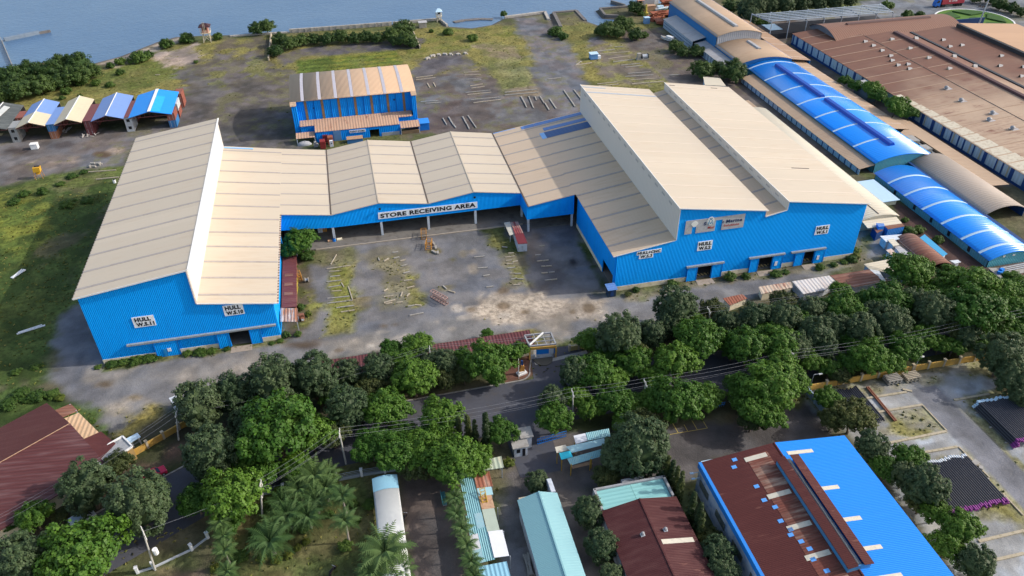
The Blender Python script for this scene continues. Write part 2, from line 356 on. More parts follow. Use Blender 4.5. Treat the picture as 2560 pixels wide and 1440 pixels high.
# wooded verges both sides of the street
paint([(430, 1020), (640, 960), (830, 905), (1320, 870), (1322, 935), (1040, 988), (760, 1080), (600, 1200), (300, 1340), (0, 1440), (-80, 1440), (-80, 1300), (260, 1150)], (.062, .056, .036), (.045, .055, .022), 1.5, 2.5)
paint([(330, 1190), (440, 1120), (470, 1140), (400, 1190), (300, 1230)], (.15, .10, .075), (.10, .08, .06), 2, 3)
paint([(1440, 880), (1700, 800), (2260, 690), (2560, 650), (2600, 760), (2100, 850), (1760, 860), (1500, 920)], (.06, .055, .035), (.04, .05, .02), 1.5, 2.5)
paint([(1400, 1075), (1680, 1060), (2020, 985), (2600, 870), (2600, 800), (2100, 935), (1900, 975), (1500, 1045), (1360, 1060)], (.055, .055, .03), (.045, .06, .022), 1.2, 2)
paint([(1243, 952), (1285, 905), (1330, 882), (1330, 936), (1262, 956)], (.17, .085, .06), (.12, .065, .05), .6, .8)
# south of the street
paint([(560, 1210), (700, 1180), (920, 1160), (1060, 1440), (520, 1470)], (.125, .115, .05), (.075, .095, .03), 2, 4)
paint([(640, 1260), (800, 1190), (860, 1230), (800, 1330), (660, 1400)], (.06, .07, .025), (.10, .09, .04), 2, 4, .9)
paint([(420, 1440), (520, 1400), (560, 1450), (430, 1470)], (.20, .15, .09), BRN, 1.5, 3)
paint([(1003, 1188), (1135, 1190), (1215, 1480), (1020, 1480)], (.145, .115, .10), (.115, .095, .085), .8, 1.2)
paint([(1070, 1300), (1110, 1300), (1150, 1480), (1085, 1480)], (.085, .08, .08), None, 1.5, 2, .8)
paint([(1250, 1180), (1300, 1160), (1500, 1250), (1520, 1480), (1260, 1480)], (.17, .15, .135), (.12, .11, .105), 1.2, 2)
paint([(1235, 1240), (1290, 1230), (1315, 1480), (1275, 1480)], (.24, .24, .255), (.17, .165, .165), 1, 1.6)
paint([(1290, 1095), (1480, 1080), (1660, 1075), (2060, 1005), (2090, 1100), (1760, 1170), (1700, 1215), (1480, 1230), (1290, 1200)], (.105, .098, .098), (.085, .08, .08), 1, 2)
paint([(1290, 1110), (1420, 1110), (1450, 1180), (1300, 1190)], (.16, .13, .105), (.12, .105, .095), 2, 3, .8)
# pipe yard
paint([(2025, 985), (2450, 905), (2620, 880), (2620, 1480), (2390, 1480), (2150, 1125), (2060, 1050)], (.37, .405, .45), (.28, .285, .285), 1, 2)
for q in ([(2030, 990), (2450, 908), (2560, 890), (2560, 925), (2260, 975), (2050, 1010)], [(2180, 1025), (2310, 1015), (2360, 1075), (2240, 1090)],
          [(2150, 1060), (2260, 1065), (2340, 1080), (2200, 1100)], [(2310, 1140), (2420, 1115), (2480, 1165), (2360, 1170)], [(2420, 1200), (2500, 1180), (2600, 1320), (2560, 1340), (2480, 1240)],
          [(2430, 1280), (2520, 1270), (2540, 1300), (2450, 1310)], [(2370, 1000), (2420, 1020), (2560, 1165), (2560, 1215), (2500, 1150), (2390, 1040)], [(2410, 990), (2560, 960), (2560, 1000), (2420, 1020)]):
    paint(q, (.19, .175, .055), (.23, .215, .15), 1, 3.2, .85)
for q in ([(2270, 975), (2340, 962), (2575, 1195), (2575, 1290)],): paint(q, (.165, .17, .19), (.145, .15, .165), .35, .25)
paint([(2060, 1000), (2160, 1130), (2420, 1480), (2330, 1480), (2100, 1130)], (.08, .075, .04), (.12, .105, .06), 1.5, 2)
# ground between the vaulted halls
paint([(2230, 500), (2290, 525), (2490, 690), (2560, 720), (2400, 720), (2250, 600)], (.085, .05, .043), (.07, .045, .04), .8, 1)
paint([(2300, 690), (2480, 670), (2560, 640), (2560, 720), (2320, 730)], (.13, .085, .07), (.09, .065, .055), 1, 2)
paint([(150, 150), (300, 150), (300, 300), (110, 300), (110, 200)], (.13, .115, .105), (.11, .09, .08), 1, 1, world=True)
paint([(176, 262), (330, 262), (330, 330), (200, 330), (190, 300)], (.175, .185, .20), (.155, .16, .17), 1.5, 1.5, world=True)
paint([(170, 302), (330, 302), (420, 420), (170, 420)], (.05, .07, .025), (.085, .105, .03), 2, 4, world=True)
paint([(2238, 18), (2335, 8), (2345, 20), (2245, 30)], (.17, .17, .04), (.11, .13, .03), 1, 2)
paint([(205, 292), (330, 296), (330, 318), (230, 312)], (.175, .185, .20), (.155, .16, .17), 2, 2, world=True)
# broad weathering: browner, greener and paler drifts
n4 = fbm(GXX, GYY, 9, 61, 4); n5 = fbm(GXX, GYY, 3.2, 81, 3)
far_ = sstep(GYY, 195, 225)[..., None]
gc[:] = gc*(1+(n4-.5)[..., None]*np.array([.75, .55, .30])*(.35+.65*far_)); gc[:] = gc*(.80+.40*sstep(n5, .25, .75))[..., None]
gf = (sstep(n4*.6+n3*.4, .54, .62)*.5*far_[..., 0])[..., None]; gc[:] = gc*(1-gf)+np.array((.12, .12, .045))*gf
# wet, darker strip by the water
dsh = sdist(GXX, GYY, LAND)
wet = sstep(-dsh+(n2-.5)*3, -2.2, 0)
gc[:] = gc*(1-wet[..., None]*.75)+np.array((.085, .08, .085))*wet[..., None]*.75
gc *= (.86+.28*n3)[..., None]
gz = np.where(dsh > 0, 0, 0)-2.6*sstep(-dsh, -.6, 5)
NXg, NYg = len(gx), len(gy)
co = np.stack([GXX*S, GYY*S, gz*S], -1).reshape(-1, 3).astype(np.float32)
ii, jj = np.meshgrid(np.arange(NXg-1), np.arange(NYg-1), indexing='ij')
q = (ii*NYg+jj).ravel(); quads = np.stack([q, q+NYg, q+NYg+1, q+1], -1).astype(np.int32)
me = bpy.data.meshes.new('ground')
me.vertices.add(len(co)); me.vertices.foreach_set('co', co.ravel())
me.loops.add(quads.size); me.loops.foreach_set('vertex_index', quads.ravel())
me.polygons.add(len(quads)); me.polygons.foreach_set('loop_start', np.arange(0, quads.size, 4, dtype=np.int32))
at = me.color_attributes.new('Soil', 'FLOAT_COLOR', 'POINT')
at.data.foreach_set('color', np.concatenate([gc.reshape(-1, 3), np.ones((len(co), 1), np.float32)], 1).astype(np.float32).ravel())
me.update(); me.validate()
ground = bpy.data.objects.new('ground', me); COL.objects.link(ground); tag(ground, kind='structure')
t = NT('ground_soil'); p = t.pos(); a = t.n('VertexColor'); a.layer_name = 'Soil'
hs = t.n('SeparateColor'); t.l(a.outputs[0], hs.inputs[0])
green = t.ramp(t.math('SUBTRACT', hs.outputs[1], hs.outputs[2]), .02, .08)      # grassy ground is tufted, gravel is grainy
f1 = t.noise(p, .9, 5, None, .7); f2 = t.noise(p, 4.0, 3); f3 = t.noise(p, .25, 4)
grain = t.math('ADD', t.math('MULTIPLY', f1, .55), t.math('MULTIPLY', f2, .45))
f = t.math('ADD', .42, t.math('ADD', t.math('MULTIPLY', grain, .88), t.math('MULTIPLY', f3, .28)))
tuft = t.ramp(f1, .36, .62)
fg = t.math('ADD', .48, t.math('ADD', t.math('MULTIPLY', tuft, .62), t.math('MULTIPLY', f2, .4)))
ff = t.n('Mix'); t.l(green, ff.inputs[0]); t.l(f, ff.inputs[2]); t.l(fg, ff.inputs[3])
t.fin(t.val(a.outputs[0], ff.outputs[0]), .93, 0, bump=t.math('ADD', f1, t.math('MULTIPLY', f2, .4)), bs=.55, bd=.25, spec=.15)
me.materials.append(t.mat)
# water
t = NT('water_surface'); p = t.pos()
wv = t.math('ADD', t.noise(p, .55, 4, (1, 1.7, 1)), t.math('MULTIPLY', t.noise(p, .12, 3), .8)); rp_ = t.noise(p, .8, 3, (1, 1.5, 1), .7)
shal = t.noise(p, .012, 3)
WATER = t.fin(t.val(t.mix(t.ramp(shal, .35, .7), (.062, .135, .25), (.085, .16, .27)), t.math('ADD', .62, t.math('MULTIPLY', rp_, .76))), .3, 0, bump=wv, bs=.55, bd=.35, spec=.45)
w = MB(); w.poly([(-1500, 250, -.75), (1500, 250, -.75), (1500, 2400, -.75), (-1500, 2400, -.75)])
tag(w.build('water', WATER), kind='structure')
# roads: sheets 4 mm and more above the ground
ASPH = plain('asphalt', (.078, .082, .100), .9, .3, .25, dirt=(.085, .08, .08), damt=.5, spec=.15)
CONC = plain('concrete', (.33, .32, .30), .85, .3, .5, dirt=(.16, .14, .12), damt=.5)
KERB = plain('kerb_stone', (.30, .29, .27), .9, .3, .8, dirt=(.12, .10, .08), damt=.6)
road = MB(); Y0, Y1 = 95.6, 106.4
pl = [(-80, 56), (-62, 72), (-46, 84.5), (-30, 93.5), (-14, 97.6), (4, 98.6), (30, 99.2), (70, 99.8), (130, 100), (220, 100)]
def band(pl, wa, wb, z):
    L, R = [], []
    for i, p in enumerate(pl):
        a = Vector(pl[max(0, i-1)]); b = Vector(pl[min(len(pl)-1, i+1)]); n = (b-a).normalized(); n = Vector((-n.y, n.x))
        L.append((p[0]+n.x*wa, p[1]+n.y*wa, z)); R.append((p[0]+n.x*wb, p[1]+n.y*wb, z))
    return L, R
L, R = band(pl, 6.6, -5.6, .03)
for i in range(len(pl)-1): road.poly([R[i], R[i+1], L[i+1], L[i]])
# mouths of the two side entrances
e1 = [(27.2, 105.0, .04), (38.8, 105.6, .04), (38.6, 113.6, .04), (28.6, 113.6, .04)]
road.poly(e1); road.poly([(19.4, 83, .036), (26.6, 83, .036), (26.8, 94.2, .036), (18.8, 93.8, .036)])
tag(road.build('road', ASPH), kind='structure')
k = MB()
Lk, _ = band(pl, 6.75, 0, 0)
for i in range(1, len(pl)-1):
    if 4 <= i <= 5:
        continue
for a, b in ((1, 2), (2, 3), (3, 4), (4, 5)): k.beam((Lk[a][0], Lk[a][1], .06), (Lk[b][0], Lk[b][1], .06), .25, .14)
k.beam((Lk[5][0], Lk[5][1], .06), (24.6, 105.8, .06), .25, .14)
prev = (24.6, 105.8, .06)
for i in range(1, 7):
    a = math.pi/2*i/6; q2 = (24.6+2.6*math.sin(a), 108.4-2.6*math.cos(a), .06); k.beam(prev, q2, .25, .14); prev = q2
k.beam(prev, (28.3, 111.6, .06), .25, .14)
k.beam((39, 106.2, .06), (70, Lk[7][1], .06), .25, .14); k.beam((70, Lk[7][1], .06), (130, Lk[8][1], .06), .25, .14)
tag(k.build('road_kerb', KERB), kind='structure')
m = MB(); m.poly([(28.6, 109.4, .055), (39.5, 110.4, .055), (39.5, 111.4, .055), (28.6, 110.3, .055)])
tag(m.build('concrete_crossing_strip', plain('pale_concrete', (.30, .30, .29), .85, .25, .6)), kind='structure')
YPAINT = plain('yellow_road_paint', (.45, .36, .10), .7, .5, 2)
m = MB(); z = ZM(1440, 860, 5.3333)
def stripe(mb, a, b, w, h): mb.beam((*G(*a)[:2], h), (*G(*b)[:2], h), w, .008)
for a, b in (((1275, 1035), (1365, 1188)), ((1440, 1075), (1490, 1165)), ((1545, 1020), (1615, 1140)), ((1660, 970), (1750, 1120)), ((1245, 1208), (1752, 1122))): stripe(m, z(*a), z(*b), .11, .02)
for a, b in (((1880, 1036), (1895, 1060)), ((1895, 1060), (1935, 1052))): stripe(m, a, b, .11, .02)
tag(m.build('parking_bay_marking', YPAINT), kind='structure')
# ================================================================ the three big blue halls
CREAM = sheet('cream_roof_sheeting', (.54, .47, .372), 'Y', .5, 'X', (.42, .31, .20), .35, var=.12, ribc=.03, rough=.55, pan=6.5)
CREAM3 = sheet('tan_roof_sheeting', (.60, .465, .335), 'Y', .5, 'X', (.40, .27, .16), .4, var=.12, ribc=.03, rough=.55, pan=6.5)
CREAM2 = sheet('beige_wall_sheeting', (.60, .575, .54), 'Y', .8, 'Z', (.45, .42, .38), .3, rough=.6, bd=.03)
BLUE = sheet('blue_wall_sheeting', (.002, .34, 1.0), 'X', .36, 'Z', (.01, .22, .62), .3, var=.10, ribc=.06, rough=.55, bd=.12, spec=.12)
BLUEY = sheet('blue_side_sheeting', (.002, .33, .98), 'Y', .4, 'Z', (.01, .2, .55), .35, var=.10, ribc=.08, rough=.55, bd=.08, spec=.12)
BLUES = plain('blue_steel', (.01, .20, .66), .5, .2, .8)
TRACK = plain('track_steel', (.30, .34, .36), .5, .25, 1.0, dirt=(.2, .17, .14))
PLIN = plain('cream_plinth', (.74, .67, .50), .85, .2, .6, dirt=(.40, .34, .24), damt=.5)
SKYL = plain('grey_translucent_sheet', (.36, .325, .30), .5, .25, .5, dirt=(.26, .22, .19), damt=.4)
GUT = plain('gutter_rust', (.10, .085, .075), .8, .5, 1.2, dirt=(.14, .07, .04), damt=.8)
TRIM = plain('white_trim', (.74, .74, .72), .6, .1, 1)
WHITE = plain('white_paint', (.72, .74, .76), .6, .18, 1.2, dirt=(.4, .38, .34), damt=.4)
BLACK = plain('black_paint', (.012, .012, .016), .5, .1, 2)
DARK = plain('dark_interior', (.05, .05, .05), .9, .3, 1)
FLOOR = plain('hall_floor', (.17, .16, .145), .85, .35, .3, dirt=(.09, .08, .07), damt=.6)
COLM = plain('pale_blue_column', (.52, .58, .64), .7, .2, 1, dirt=(.3, .27, .22), damt=.5)
PATB = sheet('patch_blue_sheeting', (.11, .23, .52), 'Y', .8, 'X', (.08, .16, .36), .4, var=.2, rough=.5)
PATD = sheet('patch_dark_blue_sheeting', (.03, .10, .27), 'Y', .8, 'X', (.02, .07, .2), .3, var=.15, rough=.5)
PATL = sheet('patch_light_blue_sheeting', (.22, .46, .82), 'Y', .8, 'X', (.2, .4, .7), .3, var=.12, rough=.5)
def ztop(prof, x):
    for (a, za), (b, zb) in zip(prof, prof[1:]):
        if a-1e-6 <= x <= b+1e-6 and b > a: return za+(zb-za)*(x-a)/(b-a)
    return prof[-1][1]
def facade(mb, Y, prof, ops, zb=0.0, th=.22, axis='X'):
    """Wall in plane Y (thickness away from the viewer) under a roofline, with openings (x0, x1, z0, z1)."""
    xs = sorted({round(p[0], 4) for p in prof} | {round(v, 4) for o in ops for v in o[:2]})
    segs = [(a, b) for a, b in zip(prof, prof[1:]) if b[0] > a[0]]
    def P(x, z): return (x, Y, z) if axis == 'X' else (Y, x, z)
    d = (0, th, 0) if axis == 'X' else (th, 0, 0)
    for a, b in zip(xs, xs[1:]):
        m = (a+b)/2
        sg = [s for s in segs if s[0][0] <= m <= s[1][0]][0]
        f = lambda x: sg[0][1]+(sg[1][1]-sg[0][1])*(x-sg[0][0])/(sg[1][0]-sg[0][0])
        o = [o for o in ops if o[0] <= m <= o[1]]
        if o:
            o = o[0]
            mb.prism([P(a, o[3]), P(b, o[3]), P(b, f(b)), P(a, f(a))], d)
            if o[2] > zb+.01: mb.prism([P(a, zb), P(b, zb), P(b, o[2]), P(a, o[2])], d)
        else: mb.prism([P(a, zb), P(b, zb), P(b, f(b)), P(a, f(a))], d)
def plane_slab(mb, x0, z0, x1, z1, y0, y1, t=.15):
    mb.slab([(x0, y0, z0), (x1, y0, z1), (x1, y1, z1), (x0, y1, z0)], t)
def strips(roof, x0, z0, x1, z1, ys, w=.55, mat=None, lift=.05):
    for yy in ys:
        m = MB(); m.slab([(x0, yy-w/2, z0+lift), (x1, yy-w/2, z1+lift), (x1, yy+w/2, z1+lift), (x0, yy+w/2, z0+lift)], lift+.02)
        m.build('skylight_strip', mat or SKYL, roof)
def text_mesh(parent, s, rect, Y, mat, bold=.02, name='lettering', face='-Y'):
    """s set in rect (x0, x1, z0, z1) on plane Y."""
    c = bpy.data.curves.new('letters', 'FONT'); c.body = s; c.size = 1; c.offset = bold; c.extrude = .02; c.resolution_u = 3
    c.space_character = 1.08
    o = bpy.data.objects.new('letters', c); COL.objects.link(o)
    dg = bpy.context.evaluated_depsgraph_get(); m = bpy.data.meshes.new_from_object(o.evaluated_get(dg))
    bpy.data.objects.remove(o)
    v = np.zeros(len(m.vertices)*3); m.vertices.foreach_get('co', v); v = v.reshape(-1, 3)
    lo, hi = v.min(0), v.max(0); x0, x1, z0, z1 = rect
    X = x0+(v[:, 0]-lo[0])/(hi[0]-lo[0])*(x1-x0); Z = z0+(v[:, 1]-lo[1])/(hi[1]-lo[1])*(z1-z0)
    D = (v[:, 2]-lo[2])/(hi[2]-lo[2]+1e-9)*.03
    mb = MB(); mb.v = [(a, Y-d, z) for a, d, z in zip(X, D, Z)]
    mb.f = [tuple(p.vertices) for p in m.polygons]; mb.m = [0]*len(mb.f)
    bpy.data.meshes.remove(m)
    return mb.build(name, mat, parent)
SIGNW = plain('sign_white', (.84, .87, .90), .6, .14, 1.5, dirt=(.45, .46, .48), damt=.35)
def sign(label, rect, Y, lines, cat='sign'):
    x0, x1, z0, z1 = rect
    r = thing('wall_sign', label, cat, ((x0+x1)/2, Y, z0), 'signs on the blue halls')
    b = MB(); b.box(x0, x1, Y-.08, Y-.003, z0, z1); b.build('sign_board', SIGNW, r)
    for s, rc in lines: text_mesh(r, s, rc, Y-.082, BLACK, .05)
    return r
def sliding(parent, Y, leaves, track, ztr, zl, mat=None):
    for a, b in leaves:
        m = MB(); m.box(a, b, Y-.32, Y-.2, .02, zl); d = m.build('sliding_door', mat or BLUE, parent)
        e = MB(); e.box(a-.04, a+.08, Y-.36, Y-.325, .02, zl); e.box(b-.08, b+.04, Y-.36, Y-.325, .02, zl); e.split('door_edge', BLUES, d)
    m = MB(); m.box(track[0], track[1], Y-.5, Y-.02, ztr-.16, ztr+.2); m.build('door_track', TRACK, parent)
def notice(d, x0, x1, z0, z1, Y, mat=None):
    m = MB(); m.box(x0, x1, Y-.40, Y-.365, z0, z1); m.build('notice_board', mat or SIGNW, d)
FY, BY = 129.1, 199.3
ZS = lambda a, b, n: [a+(b-a)*i/(n-1) for i in range(n)]
# ---- left hall (workshops 10 and 11)
L = thing('workshop_hall', 'tall blue hall with stepped cream roof at the left end of the court', 'hall', (-36, 164, 0), 'blue workshop halls')
prof = [(-53.2, 16.2), (-33.3, 19.2), (-33.3, 11.6), (-19.6, 9.35)]
m = MB(); facade(m, FY, [(-53.2, 16.2), (-33.3, 19.2)], [(-43.3, -38.9, .02, .05)], .0)
facade(m, FY, [(-33.3, 11.55), (-19.6, 9.3)], [(-29.2, -25.4, 0, 3.6)], .0); m.build('facade', BLUE, L)
m = MB(); facade(m, BY-.22, [(-53.2, 16.2), (-33.3, 19.2)], [], 0); facade(m, BY-.22, [(-33.3, 11.55), (-19.6, 9.3)], [], 0); m.build('rear_wall', BLUE, L)
m = MB(); m.box(-53.2, -53.0, FY+.22, BY-.22, 0, 16.1); m.build('side_wall', BLUEY, L)
m = MB(); m.box(-19.8, -19.6, FY+.22, 163.9, 0, 9.2); m.build('side_wall', BLUEY, L)
m = MB(); m.box(-33.5, -33.3, FY-.3, BY+.2, 11.6, 19.3); m.build('upper_wall', CREAM2, L)
m = MB(); m.box(-53.26, -43.3, FY-.06, FY+.02, -.1, 1.15); m.box(-38.9, -31.5, FY-.06, FY+.02, -.1, 1.15); m.box(-23.2, -19.55, FY-.06, FY+.02, -.1, 1.05); m.split('plinth', PLIN, L)
m = MB(); plane_slab(m, -53.85, 16.26, -33.1, 19.42, FY-.35, BY+.3); r11 = m.build('roof', CREAM, L)
strips(r11, -53.8, 16.27, -33.2, 19.4, ZS(131.6, 197.0, 12))
m = MB(); plane_slab(m, -33.3, 11.67, -18.85, 9.3, FY-.35, 163.95); plane_slab(m, -33.3, 11.67, -18.85, 9.3, 163.95, BY+.2); r10 = m.build('roof', CREAM, L)
strips(r10, -33.28, 11.68, -18.9, 9.3, ZS(131.6, 197.0, 12))
m = MB(); m.slab([(-33.2, 198.2, 11.78), (-26, 198.2, 10.6), (-26, 198.8, 10.6), (-33.2, 198.8, 11.78)], .08); m.build('skylight_strip', PATL, r10)
m = MB(); m.beam((-33.0, FY-.38, 19.45), (-33.0, BY+.3, 19.45), .35, .12); m.beam((-53.85, FY-.40, 16.15), (-33.1, FY-.40, 19.32), .1, .3); m.beam((-33.3, FY-.4, 11.58), (-18.85, FY-.4, 9.21), .1, .22); m.split('verge_trim', TRIM, L)
tk = NT('ticked_gutter'); sq = tk.n('SeparateXYZ'); tk.l(tk.pos(), sq.inputs[0]); TICK = tk.fin(tk.mix(tk.math('GREATER_THAN', tk.math('SINE', tk.math('MULTIPLY', sq.outputs[1], 5.7)), .2), (.5, .43, .34), (.13, .09, .07)), .8)
m = MB(); m.box(-54.05, -53.86, FY-.3, BY+.2, 16.0, 16.14); m.build('eave_gutter', TICK, L); m = MB(); m.box(-18.84, -18.5, FY-.3, 163.9, 9.02, 9.16); m.build('eave_gutter', TICK, L)
m = MB(); m.box(-53, -19.8, FY+.3, BY-.3, .02, .1); m.build('floor_slab', FLOOR, L)
sliding(L, FY, [(-43.3, -38.9), (-31.5, -29.3), (-25.3, -23.15)], (-48, -20.0), 3.95, 3.6)
m = MB(); m.box(-41.1, -40.4, FY-.42, FY-.37, 1.2, 2.0); m.build('notice_board', SIGNW, L)
m = MB(); m.box(-41.9, -41.3, FY-.40, FY-.35, .05, 1.9); m.build('wicket_door', plain('wicket_blue', (.02, .26, .62), .5), L)
sign('white sign lettered HULL W.S.11 on the left blue hall', (-45.5, -41.6, 7.7, 10.15), FY, [('HULL', (-45.1, -42.2, 9.0, 9.95)), ('W.S.11', (-45.05, -41.8, 7.9, 8.8))])
sign('white sign lettered HULL W.S.10 on the left blue hall', (-28.95, -25.22, 7.55, 10.05), FY, [('HULL', (-28.6, -25.7, 8.9, 9.85)), ('W.S.10', (-28.55, -25.4, 7.75, 8.65))])
# ---- middle store (receiving area)
M = thing('store_shed', 'low zigzag cream roofed store joining the two blue halls', 'store', (12, 181, 0))
SY = 163.95
pr = [(-19.6, 9.3), (-7.37, 7.5), (3.97, 9.2), (15.65, 7.5), (26.89, 9.2), (38.5, 7.5)]
m = MB()
fb = lambda x: 5.05-.03*(x+19.6)
for (a, za), (b, zb) in zip(pr, pr[1:]):
    m.prism([(a, SY, 4.0 if a > -15 else 4.9), (b, SY, 4.0), (b, SY, zb), (a, SY, za)], (0, .2, 0))
m.build('fascia', BLUE, M); m = MB(); m.prism([(38.72, 157.2, 3.7), (50.3, 157.2, 3.7), (50.3, 157.2, 9.0), (38.72, 157.2, 7.4)], (0, .2, 0)); m.build('fascia', BLUE, M)
m = MB(); m.box(38.5, 38.72, 157.2, SY+.2, 3.7, 7.45); m.build('side_fascia', BLUEY, M)
m = MB()
for (a, za), (b, zb) in zip(pr, pr[1:]): m.prism([(a, BY-.2, 0), (b, BY-.2, 0), (b, BY-.2, zb), (a, BY-.2, za)], (0, .2, 0))
m.prism([(38.5, BY-.2, 0), (64.3, BY-.2, 0), (64.3, BY-.2, 11.2), (38.5, BY-.2, 7.5)], (0, .2, 0)); m.build('rear_wall', BLUE, M)
segs = [(-18.85, 9.3, -7.37, 7.6), (-7.37, 7.6, 3.97, 9.32), (3.97, 9.32, 15.65, 7.6), (15.65, 7.6, 26.89, 9.32), (26.89, 9.32, 38.72, 7.5)]
for i, (a, za, b, zb) in enumerate(segs):
    m = MB(); plane_slab(m, a, za, b, zb, SY-.2, BY+.2); r = m.build('roof', CREAM, M)
    strips(r, a+.1, za+(zb-za)*.1/(b-a), b-.12, zb-(zb-za)*.12/(b-a), ZS(168.4, 196.0, 6), .45)
s3 = (11.38-7.47)/(64.3-38.72); z3 = lambda x: 7.47+s3*(x-38.72)
m = MB(); plane_slab(m, 38.72, z3(38.72), 50.5, z3(50.5), 156.95, BY+.2); r = m.build('roof', CREAM3, M)
strips(r, 38.8, z3(38.8), 50.5, z3(50.5), ZS(161.5, 196.6, 7), .5)
m = MB()
for x, zz in ((-7.37, 7.66), (15.65, 7.66), (38.72, 7.58)): m.box(x-.16, x+.16, (SY if x < 38 else 157)-.1, BY+.1, zz-.1, zz+.03)
m.split('valley_gutter', GUT, M)
m = MB()
for x, zz in ((3.97, 9.37), (26.89, 9.37)): m.box(x-.14, x+.14, SY-.2, BY+.2, zz-.04, zz+.03)
m.split('ridge_cap', CREAM, M)
for x, h in ((-7.45, 4.2), (4.02, 4.0), (15.4, 4.0), (27.1, 4.0)):
    m = MB(); m.box(x-.28, x+.28, SY+.03, SY+.58, .1, h); m.build('column', COLM, M)
for x, y in ((39.0, 157.5), (50.0, 157.5), (39.0, SY+.6)):
    m = MB(); m.box(x-.25, x+.25, y, y+.5, 0, 4.0); m.build('column', COLM, M)
m = MB()
for x in (-7.45, 4.02, 15.4, 27.1, 38.8):
    for y in (176, 188): m.box(x-.15, x+.15, y, y+.3, .12, 7.4)
m.split('inner_column', TRACK, M)
m = MB(); m.box(-19.55, 50.9, 161.4, BY-.3, .02, .22); m.box(39.3, 50.3, 158.5, 161.4, .02, .16); m.build('floor_slab', FLOOR, M)
m = MB(); m.box(-12, 38.4, 161.1, 161.38, .0, .26); m.build('floor_kerb', plain('worn_kerb', (.36, .31, .25), .9, .3, 1), M)
r = thing('wall_sign', 'long white sign lettered STORE RECEIVING AREA on the blue fascia', 'sign', (15.5, SY, 4.8), 'signs on the blue halls')
m = MB(); m.prism([(3.45, SY-.10, 4.85), (27.65, SY-.10, 4.72), (27.65, SY-.10, 6.43), (3.55, SY-.10, 6.62)], (0, .095, 0)); m.build('sign_board', SIGNW, r)
text_mesh(r, 'STORE RECEIVING AREA', (4.0, 27.2, 5.08, 6.25), SY-.102, BLACK, .04)
for x, zz in ((4.05, 7.75), (27.0, 7.85)):
    f = thing('floodlight', 'small black floodlight under the %s gable of the store' % ('left' if x < 10 else 'right'), 'lamp', (x, SY, zz), 'floodlights on the store fascia')
    m = MB(); m.box(x-.25, x+.25, SY-.5, SY-.2, zz-.2, zz+.2); m.build('lamp_housing', BLACK, f); m = MB(); m.beam((x, SY-.2, zz-.25), (x, SY, zz-.25), .1, .1); m.build('bracket', TRACK, f)
# ---- right hall (workshops 3, 2 and 1)
R = thing('workshop_hall', 'wide blue hall with two high cream roofs at the right of the court', 'hall', (80, 164, 0), 'blue workshop halls')
D2, D3, D1 = (70.3, 73.95), (85.0, 88.65), (96.2, 99.1)
m = MB()
facade(m, FY, [(51.3, z3(51.3)-.12), (64.45, z3(64.45)-.12)], []); facade(m, FY, [(64.45, 19.1), (84.5, 15.9)], [(*D2, 0, 3.55)])
facade(m, FY, [(84.5, 14.3), (89.5, 15.35)], [(85.0, 88.65, 0, 3.5)]); facade(m, FY, [(89.5, 17.45), (109.2, 14.25)], [(*D1, 0, 3.3)]); m.build('facade', BLUE, R)
m = MB(); facade(m, BY-.22, [(64.45, 19.1), (84.5, 15.9)], []); facade(m, BY-.22, [(84.5, 14.3), (89.5, 15.35)], []); facade(m, BY-.22, [(89.5, 17.45), (109.2, 14.25)], []); m.build('rear_wall', BLUE, R)
m = MB(); facade(m, 51.1, [(FY+.22, z3(51.1)-.15), (157.1, z3(51.1)-.15)], [(FY+.9, 136.9, 0, 3.6)], 0, .2, 'Y'); m.build('side_wall', BLUEY, R)
m = MB(); m.box(109.0, 109.2, FY+.22, BY-.22, 0, 14.2); m.build('side_wall', BLUEY, R)
m = MB(); m.box(51.04, 51.12, 137, 157, -.05, 1.0); m.build('plinth', PLIN, R)
m = MB()
for a, b in ((51.25, 68.05), (76.3, 83.05), (91.0, 94.1), (101.55, 109.25)): m.box(a, b, FY-.06, FY+.02, -.3, 1.12)
m.split('plinth', PLIN, R)
m = MB(); m.box(64.3, 64.45, FY-.25, BY+.2, z3(64.3), 19.15); m.build('upper_wall', CREAM2, R)
m = MB(); m.box(89.35, 89.5, FY-.25, BY+.2, 15.3, 17.5); m.build('upper_wall', CREAM2, R)
m = MB(); m.box(84.5, 84.6, FY-.1, BY+.1, 14.3, 15.95); m.build('upper_wall', CREAM2, R)
m = MB(); plane_slab(m, 50.5, z3(50.5), 64.32, z3(64.32), FY-.12, BY+.2); r3 = m.build('roof', CREAM3, R)
strips(r3, 50.52, z3(50.52), 64.28, z3(64.28), ZS(133.0, 196.6, 12), .62)
def patch(roof, x0, x1, y0, y1, mt):
    q = MB(); q.slab([(x0, y0, z3(x0)+.085), (x1, y0, z3(x1)+.085), (x1, y1, z3(x1)+.085), (x0, y1, z3(x0)+.085)], .09); q.build('patched_sheet', mt, roof)
patch(r, 46.8, 50.45, 197.3, 199.0, PATB); patch(r3, 50.55, 64.28, 197.3, 199.0, PATB); patch(r3, 52.2, 64.28, 193.2, 194.9, PATB); patch(r3, 51.8, 64.28, 188.6, 192.2, PATD); patch(r3, 50.55, 51.8, 188.6, 192.2, PATL)
m = MB(); plane_slab(m, 64.1, 19.34, 84.85, 16.03, FY-.35, BY+.3); r2 = m.build('roof', CREAM, R)
strips(r2, 64.2, 19.33, 84.8, 16.04, ZS(133.5, 196.5, 12), .5, plain('cream_translucent_sheet', (.57, .49, .40), .5, .15, .5), .03)
